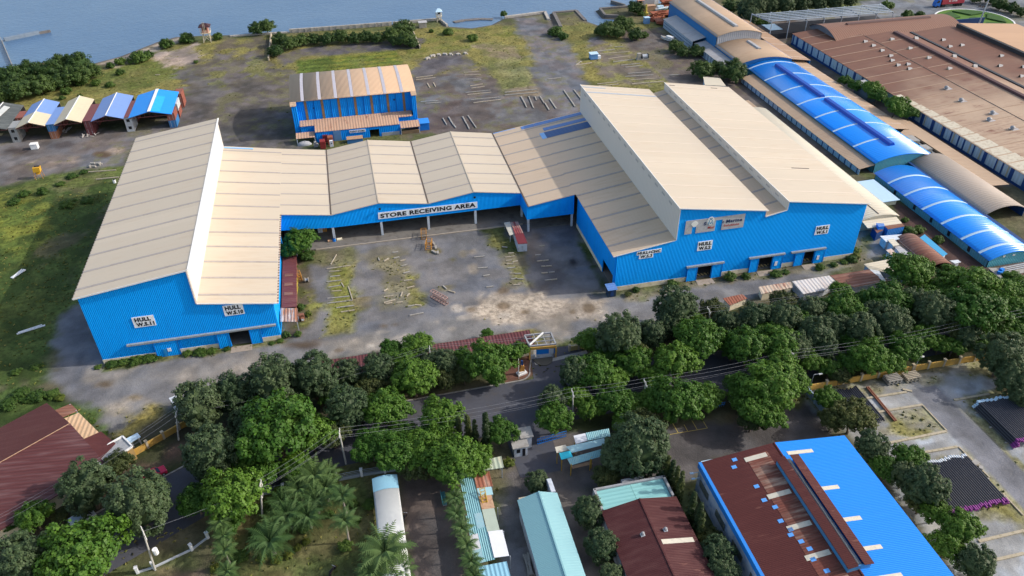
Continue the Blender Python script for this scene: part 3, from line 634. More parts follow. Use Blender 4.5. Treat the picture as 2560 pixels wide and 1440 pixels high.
m = MB(); m.slab([(64.3, 193.6, 19.37), (84.7, 193.6, 16.12), (84.7, 194.3, 16.12), (64.3, 194.3, 19.37)], .1); m.slab([(64.3, 197.6, 19.37), (71, 197.6, 18.3), (71, 198.1, 18.3), (64.3, 198.1, 19.37)], .1); m.build('skylight_strip', plain('bluish_sheet', (.33, .38, .45), .5, .2, .5), r2)
m = MB(); plane_slab(m, 84.6, 14.45, 89.4, 15.45, FY-.2, BY+.2); rv = m.build('roof', CREAM3, R)
strips(rv, 84.7, 14.46, 89.3, 15.42, ZS(133.0, 196.6, 12), .62)
m = MB(); plane_slab(m, 89.2, 17.66, 109.7, 14.36, FY-.35, BY+.3); r1 = m.build('roof', CREAM, R)
strips(r1, 89.3, 17.65, 109.6, 14.38, ZS(133.5, 196.5, 12), .5, _cache['cream_translucent_sheet'], .03)
m = MB(); 
for x0, x1, yy in ((99.5, 104.2, 145.5), (89.9, 91.6, 197.4), (103.0, 105, 197.6)): 
    zz = lambda x: 17.66-(x-89.2)*.161+.05
    m.slab([(x0, yy-.12, zz(x0)), (x1, yy-.12, zz(x1)), (x1, yy+.12, zz(x1)), (x0, yy+.12, zz(x0))], .1)
m.split('roof_gap_strip', BLACK, r1)  # black strips stand in for the darkness of gaps in the sheeting
m = MB()
m.beam((64.0, FY-.4, 19.25), (84.85, FY-.4, 15.94), .1, .22); m.beam((89.2, FY-.4, 17.57), (109.7, FY-.4, 14.27), .1, .22); m.beam((50.5, FY-.16, z3(50.5)-.06), (64.2, FY-.16, z3(64.2)-.06), .07, .16)
m.beam((84.6, FY-.24, 14.4), (89.3, FY-.24, 15.38), .08, .18); m.box(64.02, 64.16, FY-.3, BY+.2, 19.28, 19.42); m.box(89.12, 89.26, FY-.3, BY+.2, 17.6, 17.74); m.split('verge_trim', TRIM, R)
m = MB()
for i in range(16):
    yy = 133+i*4.1; m.box(64.26, 64.3, yy, yy+1.6, 17.6, 18.1); m.box(89.31, 89.35, yy, yy+1.6, 16.4, 16.75)
m.split('louvre_vent', plain('louvre_grey', (.38, .38, .38), .6), R)
m = MB(); m.box(51.4, 109, FY+.3, BY-.3, .02, .12); m.build('floor_slab', FLOOR, R)
sliding(R, FY, [(68.0, 70.35), (73.9, 76.3)], (67.7, 76.6), 3.85, 3.6)
sliding(R, FY, [(83.05, 85.1), (88.6, 91.0)], (82.6, 91.35), 3.9, 3.65)
sliding(R, FY, [(94.05, 96.25), (99.05, 101.5)], (92.9, 101.55), 3.85, 3.5)
m = MB(); m.box(89.2, 89.85, FY-.40, FY-.36, 1.0, 2.1); m.box(99.7, 100.3, FY-.40, FY-.36, 1.0, 2.1); m.split('notice_board', SIGNW, R)
HAZ = NT('hazard_stripe'); sp = HAZ.n('SeparateXYZ'); HAZ.l(HAZ.pos(), sp.inputs[0])
st_ = HAZ.math('GREATER_THAN', HAZ.math('SINE', HAZ.math('MULTIPLY', HAZ.math('ADD', sp.outputs[0], sp.outputs[2]), 7)), 0)
HAZ = HAZ.fin(HAZ.mix(st_, (.03, .03, .03), (.42, .30, .12)), .7)
for a, b in (D2, D3, D1):
    m = MB(); m.box(a+.1, b-.1, FY+.9, FY+1.1, .13, .75); m.build('threshold_barrier', HAZ, R)
    m = MB(); m.prism([(a-.2, FY-2.3, .015), (b+.2, FY-2.3, .015), (b+.1, FY-.5, .13), (a-.1, FY-.5, .13)], (0, 0, -.2)); m.build('door_ramp', plain('ramp_concrete', (.33, .28, .23), .9, .3, .7, dirt=(.17, .14, .11)), R)
m = MB(); m.prism([(-29.4, FY-2.2, .015), (-25.2, FY-2.2, .015), (-25.3, FY-.5, .13), (-29.3, FY-.5, .13)], (0, 0, -.2)); m.build('door_ramp', _cache['ramp_concrete'], L)
r = thing('wall_sign', 'stepped white sign lettered HULL+CNC W.S.3 under the low eave', 'sign', (58.5, FY, 7.8), 'signs on the blue halls')
m = MB(); m.prism([(55.75, FY-.08, 8.72), (61.3, FY-.08, 8.72), (61.3, FY-.08, 9.72), (55.75, FY-.08, 9.62)], (0, .07, 0)); m.box(56.35, 59.55, FY-.08, FY-.01, 7.7, 8.72); m.build('sign_board', SIGNW, r)
text_mesh(r, 'HULL+CNC', (55.95, 61.1, 8.82, 9.52), FY-.082, BLACK, .045); text_mesh(r, 'W.S.3', (56.6, 59.3, 7.85, 8.62), FY-.082, BLACK, .035)
sign('white sign lettered HULL W.S.2 below the marine signboard', (69.66, 73.05, 7.72, 10.05), FY, [('HULL', (69.9, 72.85, 8.95, 9.85)), ('W.S.2', (70.0, 72.75, 7.9, 8.75))])
sign('white sign lettered HULL W.S.1 at the right end of the blue front', (97.77, 101.1, 7.7, 9.97), FY, [('HULL', (98.0, 100.9, 8.9, 9.78)), ('W.S.1', (98.1, 100.8, 7.88, 8.68))])
# the weathered company signboard with missing panels
GREYS = plain('weathered_sign_grey', (.42, .43, .46), .7, .25, 1.0, dirt=(.30, .29, .28), damt=.5)
r = thing('company_signboard', 'big weathered grey signboard with missing panels, lettered Marine Solutions', 'signboard', (73, FY, 12.4), 'signs on the blue halls')
m = MB()
for x0, x1, z0, z1 in ((66.1, 67.7, 12.45, 15.75), (67.7, 68.6, 14.1, 15.75), (68.6, 73.0, 12.45, 15.75), (73.0, 74.52, 15.03, 15.75), (74.52, 79.65, 12.42, 15.75)): m.box(x0, x1, FY-.12, FY-.005, z0, z1)
m.build('sign_board', GREYS, r)
NAVY = plain('navy_letter', (.02, .04, .12), .6); REDL = plain('red_letter', (.42, .07, .06), .6)
text_mesh(r, 'S', (70.25, 70.8, 14.15, 14.95), FY-.122, NAVY, .04); text_mesh(r, 'c', (74.55, 74.95, 14.1, 14.6), FY-.122, NAVY, .03); text_mesh(r, 'Marine', (75.4, 79.1, 14.05, 14.85), FY-.122, NAVY, .03)
text_mesh(r, 'Mar', (71.3, 72.9, 13.12, 13.75), FY-.122, REDL, .02); text_mesh(r, 'Solutions', (74.95, 78.55, 13.15, 13.75), FY-.122, REDL, .02)
m = MB(); m.prism([(71.75+.82*math.cos(t), FY-.2, 15.1+1.02*math.sin(t)) for t in np.linspace(0, 6.28, 25)[:-1]], (0, .075, 0)); e = m.build('emblem_disc', TRIM, r)
m = MB(); TEAL = plain('emblem_blue', (.05, .24, .42), .5)
for a, b in (((71.3, 15.35), (71.72, 14.35)), ((71.72, 14.35), (72.2, 15.35)), ((71.15, 14.9), (71.4, 14.25)), ((72.1, 14.25), (72.35, 14.9)), ((71.45, 15.75), (71.75, 15.3)), ((71.75, 15.3), (72.05, 15.75)), ((71.45, 15.75), (72.05, 15.75))): m.beam((a[0], FY-.21, a[1]), (b[0], FY-.21, b[1]), .02, .15)
m.build('emblem_mark', TEAL, e)
m = MB(); m.prism([(67.85, FY-.2, 14.15), (68.4, FY-.2, 14.15)]+[(68.12+.9*math.cos(t), FY-.2, 14.55+.9*math.sin(t)) for t in np.linspace(.35, math.pi-.35, 9)], (0, .075, 0)); m.build('fan_emblem', TRIM, r)
# ================================================================ other buildings
def arc(x0, x1, z, rise, n=14):
    return [(x0+(x1-x0)*i/n, z+rise*(1-(2*i/n-1)**2)) for i in range(n+1)]
def vault(name, label, cat, x0, x1, y0, y1, z, rise, rmat, wmat, gmat, bands=(), bandmat=None, group=None, bw=.7, over=.35, gable=True, wall=True, th=.12, back=True):
    r = thing(name, label, cat, ((x0+x1)/2, (y0+y1)/2), group)
    A = arc(x0-over, x1+over, z-.05, rise+.1); m = MB()
    n = m.pts([(x, y0-over, q) for x, q in A]); m.pts([(x, y1+over, q) for x, q in A]); m.pts([(x, y0-over, q-th) for x, q in A]); m.pts([(x, y1+over, q-th) for x, q in A]); k = len(A)
    for i in range(k-1):
        m.face((n+i, n+i+1, n+k+i+1, n+k+i)); m.face((n+2*k+i+1, n+2*k+i, n+3*k+i, n+3*k+i+1))
        m.face((n+i+1, n+i, n+2*k+i, n+2*k+i+1)); m.face((n+k+i, n+k+i+1, n+3*k+i+1, n+3*k+i))
    m.face((n, n+k, n+3*k, n+2*k)); m.face((n+k-1, n+3*k-1, n+4*k-1, n+2*k-1))
    rf = m.build('roof', rmat, r, smooth=False)
    for p in rf.data.polygons: p.use_smooth = abs(p.normal.y) < .5
    for yb in bands:
        b = MB(); q = b.pts([(x, yb-bw/2, zz+.05) for x, zz in A]); b.pts([(x, yb+bw/2, zz+.05) for x, zz in A])
        b.pts([(x, yb-bw/2, zz-.02) for x, zz in A]); b.pts([(x, yb+bw/2, zz-.02) for x, zz in A])
        for i in range(k-1):
            b.face((q+i, q+i+1, q+k+i+1, q+k+i)); b.face((q+i+1, q+i, q+2*k+i, q+2*k+i+1)); b.face((q+k+i, q+k+i+1, q+3*k+i+1, q+3*k+i))
        o = b.build('skylight_band', bandmat, rf)
        for p in o.data.polygons: p.use_smooth = p.normal.z > .5
    if wall:
        w = MB(); w.box(x0, x0+.15, y0, y1, 0, z+.1); w.build('side_wall', wmat, r)
        w = MB(); w.box(x1-.15, x1, y0, y1, 0, z+.1); w.build('side_wall', wmat, r)
    B = arc(x0, x1, z, rise)
    if gable:
        w = MB(); w.prism([(x0, y0, 0)]+[(x, y0, q) for x, q in B]+[(x1, y0, 0)], (0, .15, 0)); w.build('gable_wall', gmat, r)
    if back:
        w = MB(); w.prism([(x0, y1-.15, 0)]+[(x, y1-.15, q) for x, q in B]+[(x1, y1-.15, 0)], (0, .15, 0)); w.build('gable_wall', gmat, r)
    return r, rf
RBLUE = sheet('bright_blue_roof', (.004, .25, .86), 'Y', .9, 'X', (.02, .16, .55), .2, var=.08, ribc=.06, rough=.24, spec=.5, bd=.03)
PALEB = plain('pale_blue_band', (.45, .62, .76), .4, .12, 1)
TEALW = sheet('teal_wall', (.08, .26, .34), 'Y', .8, 'Z', (.16, .2, .18), .5, var=.25, rough=.6)
TEALG = sheet('teal_gable', (.09, .36, .46), 'X', .5, 'Z', (.2, .33, .34), .5, var=.2, ribc=.18, rough=.5, bd=.05)
BRNR = sheet('brown_roof', (.36, .235, .15), 'Y', .9, 'X', (.25, .14, .08), .5, var=.14, rough=.6, pan=5)
BRNR2 = sheet('tan_roof', (.42, .30, .20), 'Y', .9, 'X', (.30, .19, .12), .5, var=.14, rough=.6, pan=5)
TAUPE = sheet('taupe_roof', (.36, .30, .25), 'Y', .9, 'X', (.28, .22, .17), .35, var=.08, rough=.6)
CREAMV = sheet('cream_vault_roof', (.60, .54, .42), 'Y', .9, 'X', (.4, .33, .22), .35, var=.1, rough=.6)
DKBLUE = plain('dark_blue_paint', (.01, .045, .16), .6, .25, 1)
GREYW = sheet('grey_sheet_wall', (.36, .38, .42), 'X', .9, 'Z', (.24, .25, .27), .35, var=.12, rough=.6, ribc=.2)
BLUEF = sheet('blue_far_wall', (.015, .16, .43), 'Y', .9, 'Z', (.015, .11, .3), .4, var=.12, rough=.6, ribc=.15)
PALEW = sheet('pale_blue_lean_to_wall', (.33, .43, .55), 'Y', 1.1, 'Z', (.2, .24, .3), .5, var=.2, rough=.6, ribc=.2)
GREYR = sheet('grey_lean_to_roof', (.40, .40, .41), 'Y', .9, 'X', (.22, .19, .17), .6, var=.2, rough=.6)
BRICKR = sheet('red_brown_roof', (.085, .022, .02), 'Y', .3, 'X', (.13, .06, .05), .5, var=.2, rough=.6, ribc=.1)
MAROON = sheet('maroon_roof', (.070, .020, .021), 'Y', .3, 'X', (.13, .06, .055), .4, var=.2, rough=.6, ribc=.1, rust=.08, rcol=(.17, .08, .06), bd=.04, spec=.2)
MAROONX = sheet('maroon_roof_long', (.10, .028, .03), 'X', .7, 'Y', (.16, .08, .08), .5, var=.2, rough=.6, ribc=.22)
RUSTR = sheet('rusty_roof', (.078, .020, .019), 'Y', .3, 'X', (.13, .05, .04), .4, rust=.12, rcol=(.14, .06, .045), var=.22, rough=.7, ribc=.1, bd=.04, spec=.2)
RUSTY = sheet('rust_streaked_roof', (.42, .36, .30), 'X', .7, 'Y', (.3, .2, .14), .4, rust=1.0, rcol=(.17, .06, .035), var=.2, rough=.7, ribc=.2)
RUSTD = sheet('deep_rust_roof', (.20, .09, .06), 'Y', 1.0, 'X', (.33, .22, .17), .6, rust=.5, rcol=(.12, .045, .03), var=.25, rough=.75, ribc=.25)
# ---- long blue vaulted shops on the right
A_, rfA = vault('vaulted_workshop', 'long glossy blue barrel roofed workshop with two roof vents', 'workshop', 138.5, 156.5, 165.3, 241.5, 3.2, 1.65, RBLUE, TEALW, TEALG, [239.5, 228, 217, 206.5, 196, 186, 175.5], PALEB)
for y0, y1 in ((206.5, 236), (170.5, 204.5)):
    m = MB(); m.prism([(145.7, y0, 4.75), (146.0, y0, 5.6), (147.1, y0, 5.7), (147.5, y0, 4.85)], (0, y1-y0, 0)); m.build('ridge_vent', plain('deep_blue_vent', (.004, .07, .40), .4, .15, .8), rfA)
m = MB(); m.box(134.1, 134.25, 165.2, 236, 0, 1.75); m.build('lean_to_wall', PALEW, A_)
m = MB()
for i in range(24): m.box(134.0, 134.09, 166+i*2.95, 166.35+i*2.95, 0, 1.7)
m.split('wall_post', DKBLUE, A_)
m = MB(); plane_slab(m, 133.9, 1.75, 138.3, 2.6, 165.1, 236, .1); m.build('lean_to_roof', BRNR2, A_)
m = MB(); plane_slab(m, 156.9, 3.0, 162.4, 2.3, 184, 262, .1); lr = m.build('lean_to_roof', BRNR2, A_)
strips(lr, 156.9, 3.0, 162.4, 2.3, ZS(188, 258, 11), .4, plain('pinkish_sheet', (.52, .42, .34), .6, .15, 1))
m = MB(); m.box(162.2, 162.35, 184, 262, 0, 2.2); m.build('side_wall', TEALW, A_)
B_, rfB = vault('vaulted_workshop', 'lower glossy blue barrel roofed workshop nearer the red brown lane', 'workshop', 136.3, 148.5, 118.2, 161.3, 2.15, 1.45, RBLUE, TEALW, TEALG, [155.5, 148.7, 141.5, 134.3, 127.2, 121.2], PALEB)
for yy in (124, 131, 137.5, 144, 152): 
    m = MB(); m.box(136.2, 136.29, yy, yy+.8, .5, 1.7); m.build('window', BLACK, B_)
for xx in (139.6, 142.2): 
    m = MB(); m.box(xx, xx+.6, 118.08, 118.19, 2.3, 2.75); m.build('window', TRIM, B_)
C_, rfC = vault('vaulted_workshop', 'taupe barrel roofed workshop open at its near end', 'workshop', 149.8, 161.0, 135.8, 165.0, 2.3, 1.6, TAUPE, DKBLUE, DKBLUE, [], group=None, gable=False)
m = MB(); m.box(148.6, 149.75, 118.2, 165, 2.05, 2.2); m.build('gutter', DKBLUE, C_)
m = MB(); plane_slab(m, 161.2, 2.2, 166.8, 1.9, 148, 190, .1); m.build('lean_to_roof', BRNR2, C_)
m = MB(); m.box(160, 160.6, 166, 186, 0, 1.6); m.box(157.5, 160, 170, 173, 0, 2.6); m.box(158.2, 160.4, 176, 180, 0, 2.4); m.split('service_block', CONC, C_)
D_, rfD = vault('vaulted_shed', 'cream low barrel shed squeezed beside the big hall', 'shed', 117.3, 127.0, 139.0, 206, 3.2, .85, CREAMV, TEALW, CREAMV, [], back=True)
m = MB(); plane_slab(m, 110, 4.6, 117.2, 3.3, 140, 206, .1); m.build('lean_to_roof', CREAMV, D_)
m = MB(); m.slab([(117.3, 136.2, 2.5), (126.6, 136.2, 2.5), (126.6, 139.0, 3.0), (117.3, 139.0, 3.0)], .1); m.build('canopy', CREAMV, D_)
m = MB(); m.box(126.9, 127.4, 139, 206, 2.9, 3.15); m.box(121.6, 121.9, 139.2, 206, 4.08, 4.16); m.build('gutter', GUT, D_)
m = MB(); plane_slab(m, 121.5, 1.9, 126.5, 2.2, 206.5, 216, .1); m.box(122, 126.2, 207, 215.5, 0, 1.85); m.build('rear_annexe', BRNR2, D_)
m = MB(); plane_slab(m, 128.6, 1.4, 134.6, 1.5, 148, 159.5, .1); m.build('link_roof', PALEB, D_); m = MB(); m.box(129, 134, 148.4, 159, 0, 1.3); m.build('link_wall', PLIN, D_)
# ---- far halls by the water
F_, rfF = vault('barrel_hall', 'tall blue walled hall with beige barrel roof near the water', 'hall', 136.2, 154.2, 262.3, 308, 7.6, 1.6, BRNR2, BLUEF, GREYW)
m = MB(); m.prism([(144.6, 266, 9.3), (144.9, 266, 9.9), (145.9, 266, 9.9), (146.3, 266, 9.3)], (0, 36, 0)); m.build('ridge_vent', GREYR, rfF)
m = MB(); plane_slab(m, 130.6, 3.3, 136.1, 4.6, 271, 300, .1); plane_slab(m, 131.5, 2.6, 136.1, 3.4, 247, 270.9, .1); m.build('lean_to_roof', GREYR, F_)
m = MB(); m.box(130.8, 131, 271, 299.7, 0, 3.25); m.box(131.7, 131.9, 247, 270.8, 0, 2.6); m.build('lean_to_wall', PALEW, F_)
m = MB()
for zz in (1.1, 2.2): m.box(130.7, 130.79, 272, 299, zz, zz+.12)
for i in range(10): m.box(131.6, 131.69, 248+i*2.5, 248.25+i*2.5, 0, 2.5)
m.split('wall_rail', DKBLUE, F_)
E_, rfE = vault('barrel_hall', 'low brown barrel roofed hall between the far hall and the blue vault', 'hall', 136.2, 156.2, 242.2, 262.0, 4.3, 1.6, BRNR2, BLUEF, BLUEF)
m = MB(); m.prism([(146.4, 250, 5.85), (146.7, 250, 6.4), (147.7, 250, 6.4), (148.0, 250, 5.85)], (0, 9, 0)); m.build('ridge_vent', GREYR, rfE)
m = MB(); plane_slab(m, 156.7, 4.2, 163.5, 3.2, 242, 292, .1); lr = m.build('lean_to_roof', BRNR, E_)
strips(lr, 156.7, 4.2, 163.5, 3.2, ZS(245, 288, 7), .35, _cache['pinkish_sheet'])
m = MB(); m.box(163.2, 163.4, 242, 292, 0, 3.1); m.build('lean_to_wall', BLUEF, E_)
# ---- the big brown factory
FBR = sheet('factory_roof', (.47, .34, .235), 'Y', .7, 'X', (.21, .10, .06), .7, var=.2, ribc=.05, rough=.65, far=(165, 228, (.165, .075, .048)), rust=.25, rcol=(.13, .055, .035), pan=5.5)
P_ = thing('factory', 'sprawling brown roofed factory with roof ventilators and a striped blue wall', 'factory', (205, 200))
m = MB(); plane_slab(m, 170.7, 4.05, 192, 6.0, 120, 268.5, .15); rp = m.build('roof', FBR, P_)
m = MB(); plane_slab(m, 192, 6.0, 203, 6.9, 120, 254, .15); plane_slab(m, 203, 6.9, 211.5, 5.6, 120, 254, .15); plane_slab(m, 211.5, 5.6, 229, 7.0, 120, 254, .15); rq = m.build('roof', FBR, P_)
m = MB(); plane_slab(m, 230, 8.4, 256, 6.2, 150, 252, .15); m.build('roof', sheet('factory_tan_roof', (.44, .27, .16), 'Y', 1.0, 'X', (.3, .17, .1), .5, var=.15, rough=.6, pan=6), P_)
m = MB(); m.box(229, 230, 150, 252, 6.4, 8.3); m.build('clerestory', plain('clerestory_dark', (.035, .037, .045), .6, .3, 1), P_)
m = MB(); m.prism([(202.0, 130, 6.85), (202.3, 130, 7.5), (203.7, 130, 7.5), (204.2, 130, 6.8)], (0, 122, 0)); m.build('ridge_vent', plain('dark_plum_vent', (.07, .03, .032), .6, .3, .8), P_)
m = MB(); m.box(211.0, 212.1, 120, 254, 5.55, 6.0); m.build('valley_gutter', plain('gutter_slate', (.04, .045, .055), .7, .3, 1), P_)
strips(rp, 170.8, 4.06, 191.9, 5.99, ZS(150, 262, 17), .32, plain('factory_sheet_pale', (.36, .25, .17), .6, .15, 1))
strips(rq, 193, 6.08, 201.8, 6.8, ZS(140, 245, 13), .32, _cache['factory_sheet_pale'])
m = MB(); m.box(191.9, 192.15, 120, 254, 5.98, 6.08); m.build('roof_seam', GUT, P_)
rr = random.Random(3)
m = MB()
for i in range(13):
    yy = 146+i*4.5; xe = 177.5-i*.38; ze = 4.1+(xe-170.7)*.0916; m.slab([(171.0, yy, 4.13), (xe, yy, ze), (xe, yy+4.0, ze), (171.0, yy+4.0, 4.13)], .05)
m.split('pale_roof_sheet', plain('pale_cream_sheet', (.58, .52, .40), .6, .2, .6, dirt=(.4, .3, .2), damt=.6), rp)
m = MB(); m.box(170.9, 171.1, 120, 268.2, 0, 4.0); m.build('side_wall', sheet('factory_wall', (.33, .42, .50), 'Y', 1.3, 'Z', (.22, .24, .22), .6, var=.22, rough=.6, ribc=.15), P_)
m = MB(); yy = 121.0
while yy < 267:
    wd = rr.choice((.5, .5, .8, 1.2)); m.box(170.78, 170.89, yy, yy+wd, 0, 3.95); yy += wd+rr.choice((1.8, 2.6, 3.6))
m.split('wall_stripe', DKBLUE, P_); m = MB(); m.box(170.8, 170.88, 120, 268, 0, .7); m.build('wall_base', DKBLUE, P_)
m = MB(); yy = 123.5
while yy < 225: m.box(170.8, 170.88, yy, yy+.5, .75, 3.9); yy += rr.uniform(4, 8)
m.split('stained_panel', plain('stained_panel_tan', (.33, .30, .22), .7, .3, 1), P_)
m = MB(); m.box(170.9, 256, 268, 268.3, 0, 4.0); m.box(255.5, 255.8, 150, 252, 0, 6.1); m.build('rear_wall', DKBLUE, P_)
# its cross vault (barrel along X)
A = [(253.2+20.6*i/12, 4.6+2.9*(1-(2*i/12-1)**2)) for i in range(13)]; m = MB(); n = m.pts([(180.4, y, z) for y, z in A]); m.pts([(235, y, z) for y, z in A])
for i in range(12): m.face((n+i, n+13+i, n+13+i+1, n+i+1))
cv = m.build('cross_vault_roof', sheet('cross_vault_sheet', (.20, .10, .065), 'X', 1.0, 'Y', (.15, .07, .045), .5, var=.15, rough=.6), P_, smooth=True)
m = MB(); m.prism([(181.2, 253.3, 3.9)]+[(181.2, y, z-.06) for y, z in A]+[(181.2, 273.7, 3.9)], (.15, 0, 0)); m.build('gable_wall', plain('slate_gable', (.13, .15, .19), .7, .3, .6, dirt=(.2, .19, .18)), P_)
m = MB(); m.prism([(190, 262.6, 7.35), (190, 262.9, 7.95), (190, 264.1, 7.95), (190, 264.4, 7.35)], (36, 0, 0)); m.build('ridge_vent', plain('plum_vent', (.10, .05, .045), .6), cv)
m = MB(); m.box(181.3, 235, 253.0, 253.2, 3.9, 4.5); m.build('dark_eave', BLACK, P_)
# ventilators standing on the factory roof
VENT = plain('vent_metal', (.27, .275, .29), .45, .25, 2); VENTW = plain('vent_cream', (.38, .34, .25), .6, .2, 2)
SOOT = plain('soot', (.045, .035, .03), .9, .4, 1)
def ventilator(label, c, kind):
    r = thing('roof_ventilator', label, 'ventilator', c, 'ventilators on the factory roof')
    x, y, z = c
    if kind == 'dome':
        m = MB(); m.tube((x, y, z-.3), (x, y, z+.5), .5, .5, 10); m.build('duct', VENT, r)
        m = MB(); m.dome((x, y, z+.5), .72, .72, .62, 12, 5); m.build('turbine_cap', VENT, r, smooth=True)
        m = MB(); m.slab([(x-.4, y-.9, z+.02), (x+1.7, y-.9, z+.2), (x+1.7, y+.9, z+.2), (x-.4, y+.9, z+.02)], .25); m.build('flashing', plain('flashing_pale', (.44, .42, .42), .6), r)
    else:
        m = MB(); m.prism([(x, y-.62, z), (x, y+.62, z), (x, y, z+.95)], (1.7, 0, -.4)); m.build('hood', VENT, r)
        m = MB(); m.prism([(x-.08, y-.5, z+.05), (x-.08, y+.5, z+.05), (x-.08, y, z+.8)], (.07, 0, 0)); m.build('louvre_face', VENTW if kind == 'cream' else SOOT, r)
    return r
zfac = lambda x: 4.05+(x-170.7)*.0916 if x < 192 else 6+(x-192)*.082 if x < 203 else 6.9-(x-203)*.153 if x < 211.5 else 5.6+(x-211.5)*.08
def onfac(u, v, z0=5.5):
    for _ in range(8): x, y, _z = G(1920+u/3, v/3, z0); z0 = zfac(x)
    return (x, y, z0)
WORD = ['nearest', 'second', 'third', 'fourth', 'fifth', 'sixth', 'seventh', 'eighth', 'ninth', 'tenth', 'eleventh', 'twelfth', 'thirteenth', 'fourteenth', 'fifteenth', 'sixteenth', 'seventeenth', 'eighteenth', 'nineteenth', 'twentieth']
for i, (u, v) in enumerate(((1830, 970), (1655, 905), (1680, 855), (1445, 760), (1335, 668))):
    ventilator('shiny domed ventilator on the pale part of the factory roof, %s from its near end' % WORD[i], onfac(u, v), 'dome')
for i, (u, v) in enumerate(((905, 425), (840, 385), (775, 348), (715, 318))):
    ventilator('white hooded ventilator in the row beside the striped wall, %s from the near end' % WORD[i], onfac(u, v), 'white')
for i, (u, v) in enumerate(((1345, 520), (1190, 440), (1050, 368), (915, 300))):
    ventilator('cream faced ventilator on the left of the plum ridge vent, %s counted from near' % WORD[i], onfac(u, v), 'cream')
for i, (u, v) in enumerate(((1535, 500), (1380, 425), (1095, 290))):
    ventilator('cream faced ventilator between ridge vent and dark gutter, %s counted from near' % WORD[i], onfac(u, v), 'cream')
for i, (u, v) in enumerate(((1885, 578), (1725, 500), (1900, 508), (1735, 425))):
    ventilator('white hooded ventilator right of the dark gutter, %s counted from near' % WORD[i], onfac(u, v), 'white')
for i, (u, v) in enumerate(((1045, 522), (960, 495), (1035, 488), (915, 460))):
    ventilator('soot blackened ventilator in the cluster on the brown roof, %s counted from near' % WORD[i], onfac(u, v), 'soot')
for i, (u, v) in enumerate(((1440, 345), (1350, 355), (1300, 305))):
    ventilator('soot stained ventilator beyond the dark gutter, %s counted from near' % WORD[i], onfac(u, v), 'soot')
# ---- slatted open pipe shed behind
O_ = thing('slatted_shed', 'open steel shed with slatted grey roof near the roundabout', 'shed', (188, 288))
z4 = ZM(1800, 0, 8)
STEEL = plain('galvanised_steel', (.38, .42, .47), .5, .2, 1, dirt=(.3, .22, .17), damt=.4)
q0 = G(*z4(1040, 440), 7.0); q1 = G(2234, 31, 7.0); q2 = G(2200, 8, 7.0); q3 = G(*z4(640, 268), 7.0)
def bil(u, v, z=None):
    a = Vector(q0)*(1-u)*(1-v)+Vector(q1)*u*(1-v)+Vector(q2)*u*v+Vector(q3)*(1-u)*v
    return (a.x, a.y, a.z if z is None else z)
STEELD = plain('slat_steel', (.24, .29, .35), .45, .25, .6, dirt=(.12, .12, .13), damt=.5)
for j in range(6):
    m = MB(); v = j/6*.93
    m.slab([bil(0, v, 7.25), bil(1, v, 7.25), bil(1, v+.10, 7.15), bil(0, v+.10, 7.15)], .06); m.build('roof_slat', STEELD, O_)
for i in range(8):
    u = i/7; m = MB(); m.beam(bil(u, 0, 6.8), bil(u, 1, 6.8), .25, .35); m.build('roof_beam', STEEL, O_)
    for v in (0.0, 1.0):
        m = MB(); p = bil(u, v); m.tube((p[0], p[1], 0), (p[0], p[1], 6.7), .16, .16, 6); m.build('column', STEEL, O_)
m = MB(); m.slab([bil(.01, .02, 2.2), bil(.99, .02, 2.2), bil(.99, .98, 2.2), bil(.01, .98, 2.2)], 2.2); m.build('dark_fill_bed', plain('dark_fill', (.03, .03, .035), .7, .4, 1), O_)  # solid dark bed added as fill, so gaps between slats look dark
for i, (px, py, lab) in enumerate(((2005, 85, 'blue roofed'), (1950, 78, 'rust brown'))):
    pass
r = thing('site_hut', 'pale blue flat roofed hut beside the far hall gable', 'hut', G(1928, 82)); x, y, _ = G(1928, 82)
m = MB(); m.box(x-2.6, x+2.4, y-3.2, y+3.2, 0, 2.2); m.build('wall', DKBLUE, r); m = MB(); m.slab([(x-2.9, y-3.5, 2.35), (x+2.7, y-3.5, 2.35), (x+2.7, y+3.5, 2.45), (x-2.9, y+3.5, 2.45)], .14); m.build('roof', PALEB, r)
r = thing('plant_room', 'dark slate plant room with pale flat roof by the striped factory wall', 'plant room', (166.8, 214.5))
m = MB(); m.box(165.2, 168.4, 209.5, 217, 0, 4.5); m.build('wall', plain('slate_sheet', (.09, .12, .145), .6, .2, 1), r); m = MB(); m.slab([(165.0, 209.3, 4.5), (168.6, 209.3, 4.7), (168.6, 217.2, 4.7), (165.0, 217.2, 4.5)], .12); m.build('roof', GREYR, r)
# ---- paint store
N_ = thing('paint_store', 'blue paint store with brown barrel roof behind the zigzag store', 'store', (2, 236), None)
px0, px1 = -16.4, 20.5
A = [(227.9, 10.85), (229.5, 11.25), (233, 11.9), (237, 12.35), (241, 12.5), (245, 12.3), (249, 11.7), (250.6, 11.2)]; zE = A[0][1]
m = MB(); k = len(A); n = m.pts([(px0-.3, y, z) for y, z in A]); m.pts([(px1+.3, y, z) for y, z in A]); m.pts([(px0-.3, y, z-.15) for y, z in A]); m.pts([(px1+.3, y, z-.15) for y, z in A])
for i in range(k-1):
    m.face((n+i, n+k+i, n+k+i+1, n+i+1)); m.face((n+2*k+i, n+2*k+i+1, n+3*k+i+1, n+3*k+i)); m.face((n+i, n+i+1, n+2*k+i+1, n+2*k+i)); m.face((n+k+i+1, n+k+i, n+3*k+i, n+3*k+i+1))
m.face((n, n+2*k, n+3*k, n+k)); m.face((n+k-1, n+2*k-1, n+4*k-1, n+3*k-1))
PSR = sheet('paint_store_roof', (.47, .33, .22), 'X', .4, 'Y', (.38, .2, .12), .12, var=.04, ribc=.02, rough=.6)
rf = m.build('roof', PSR, N_)
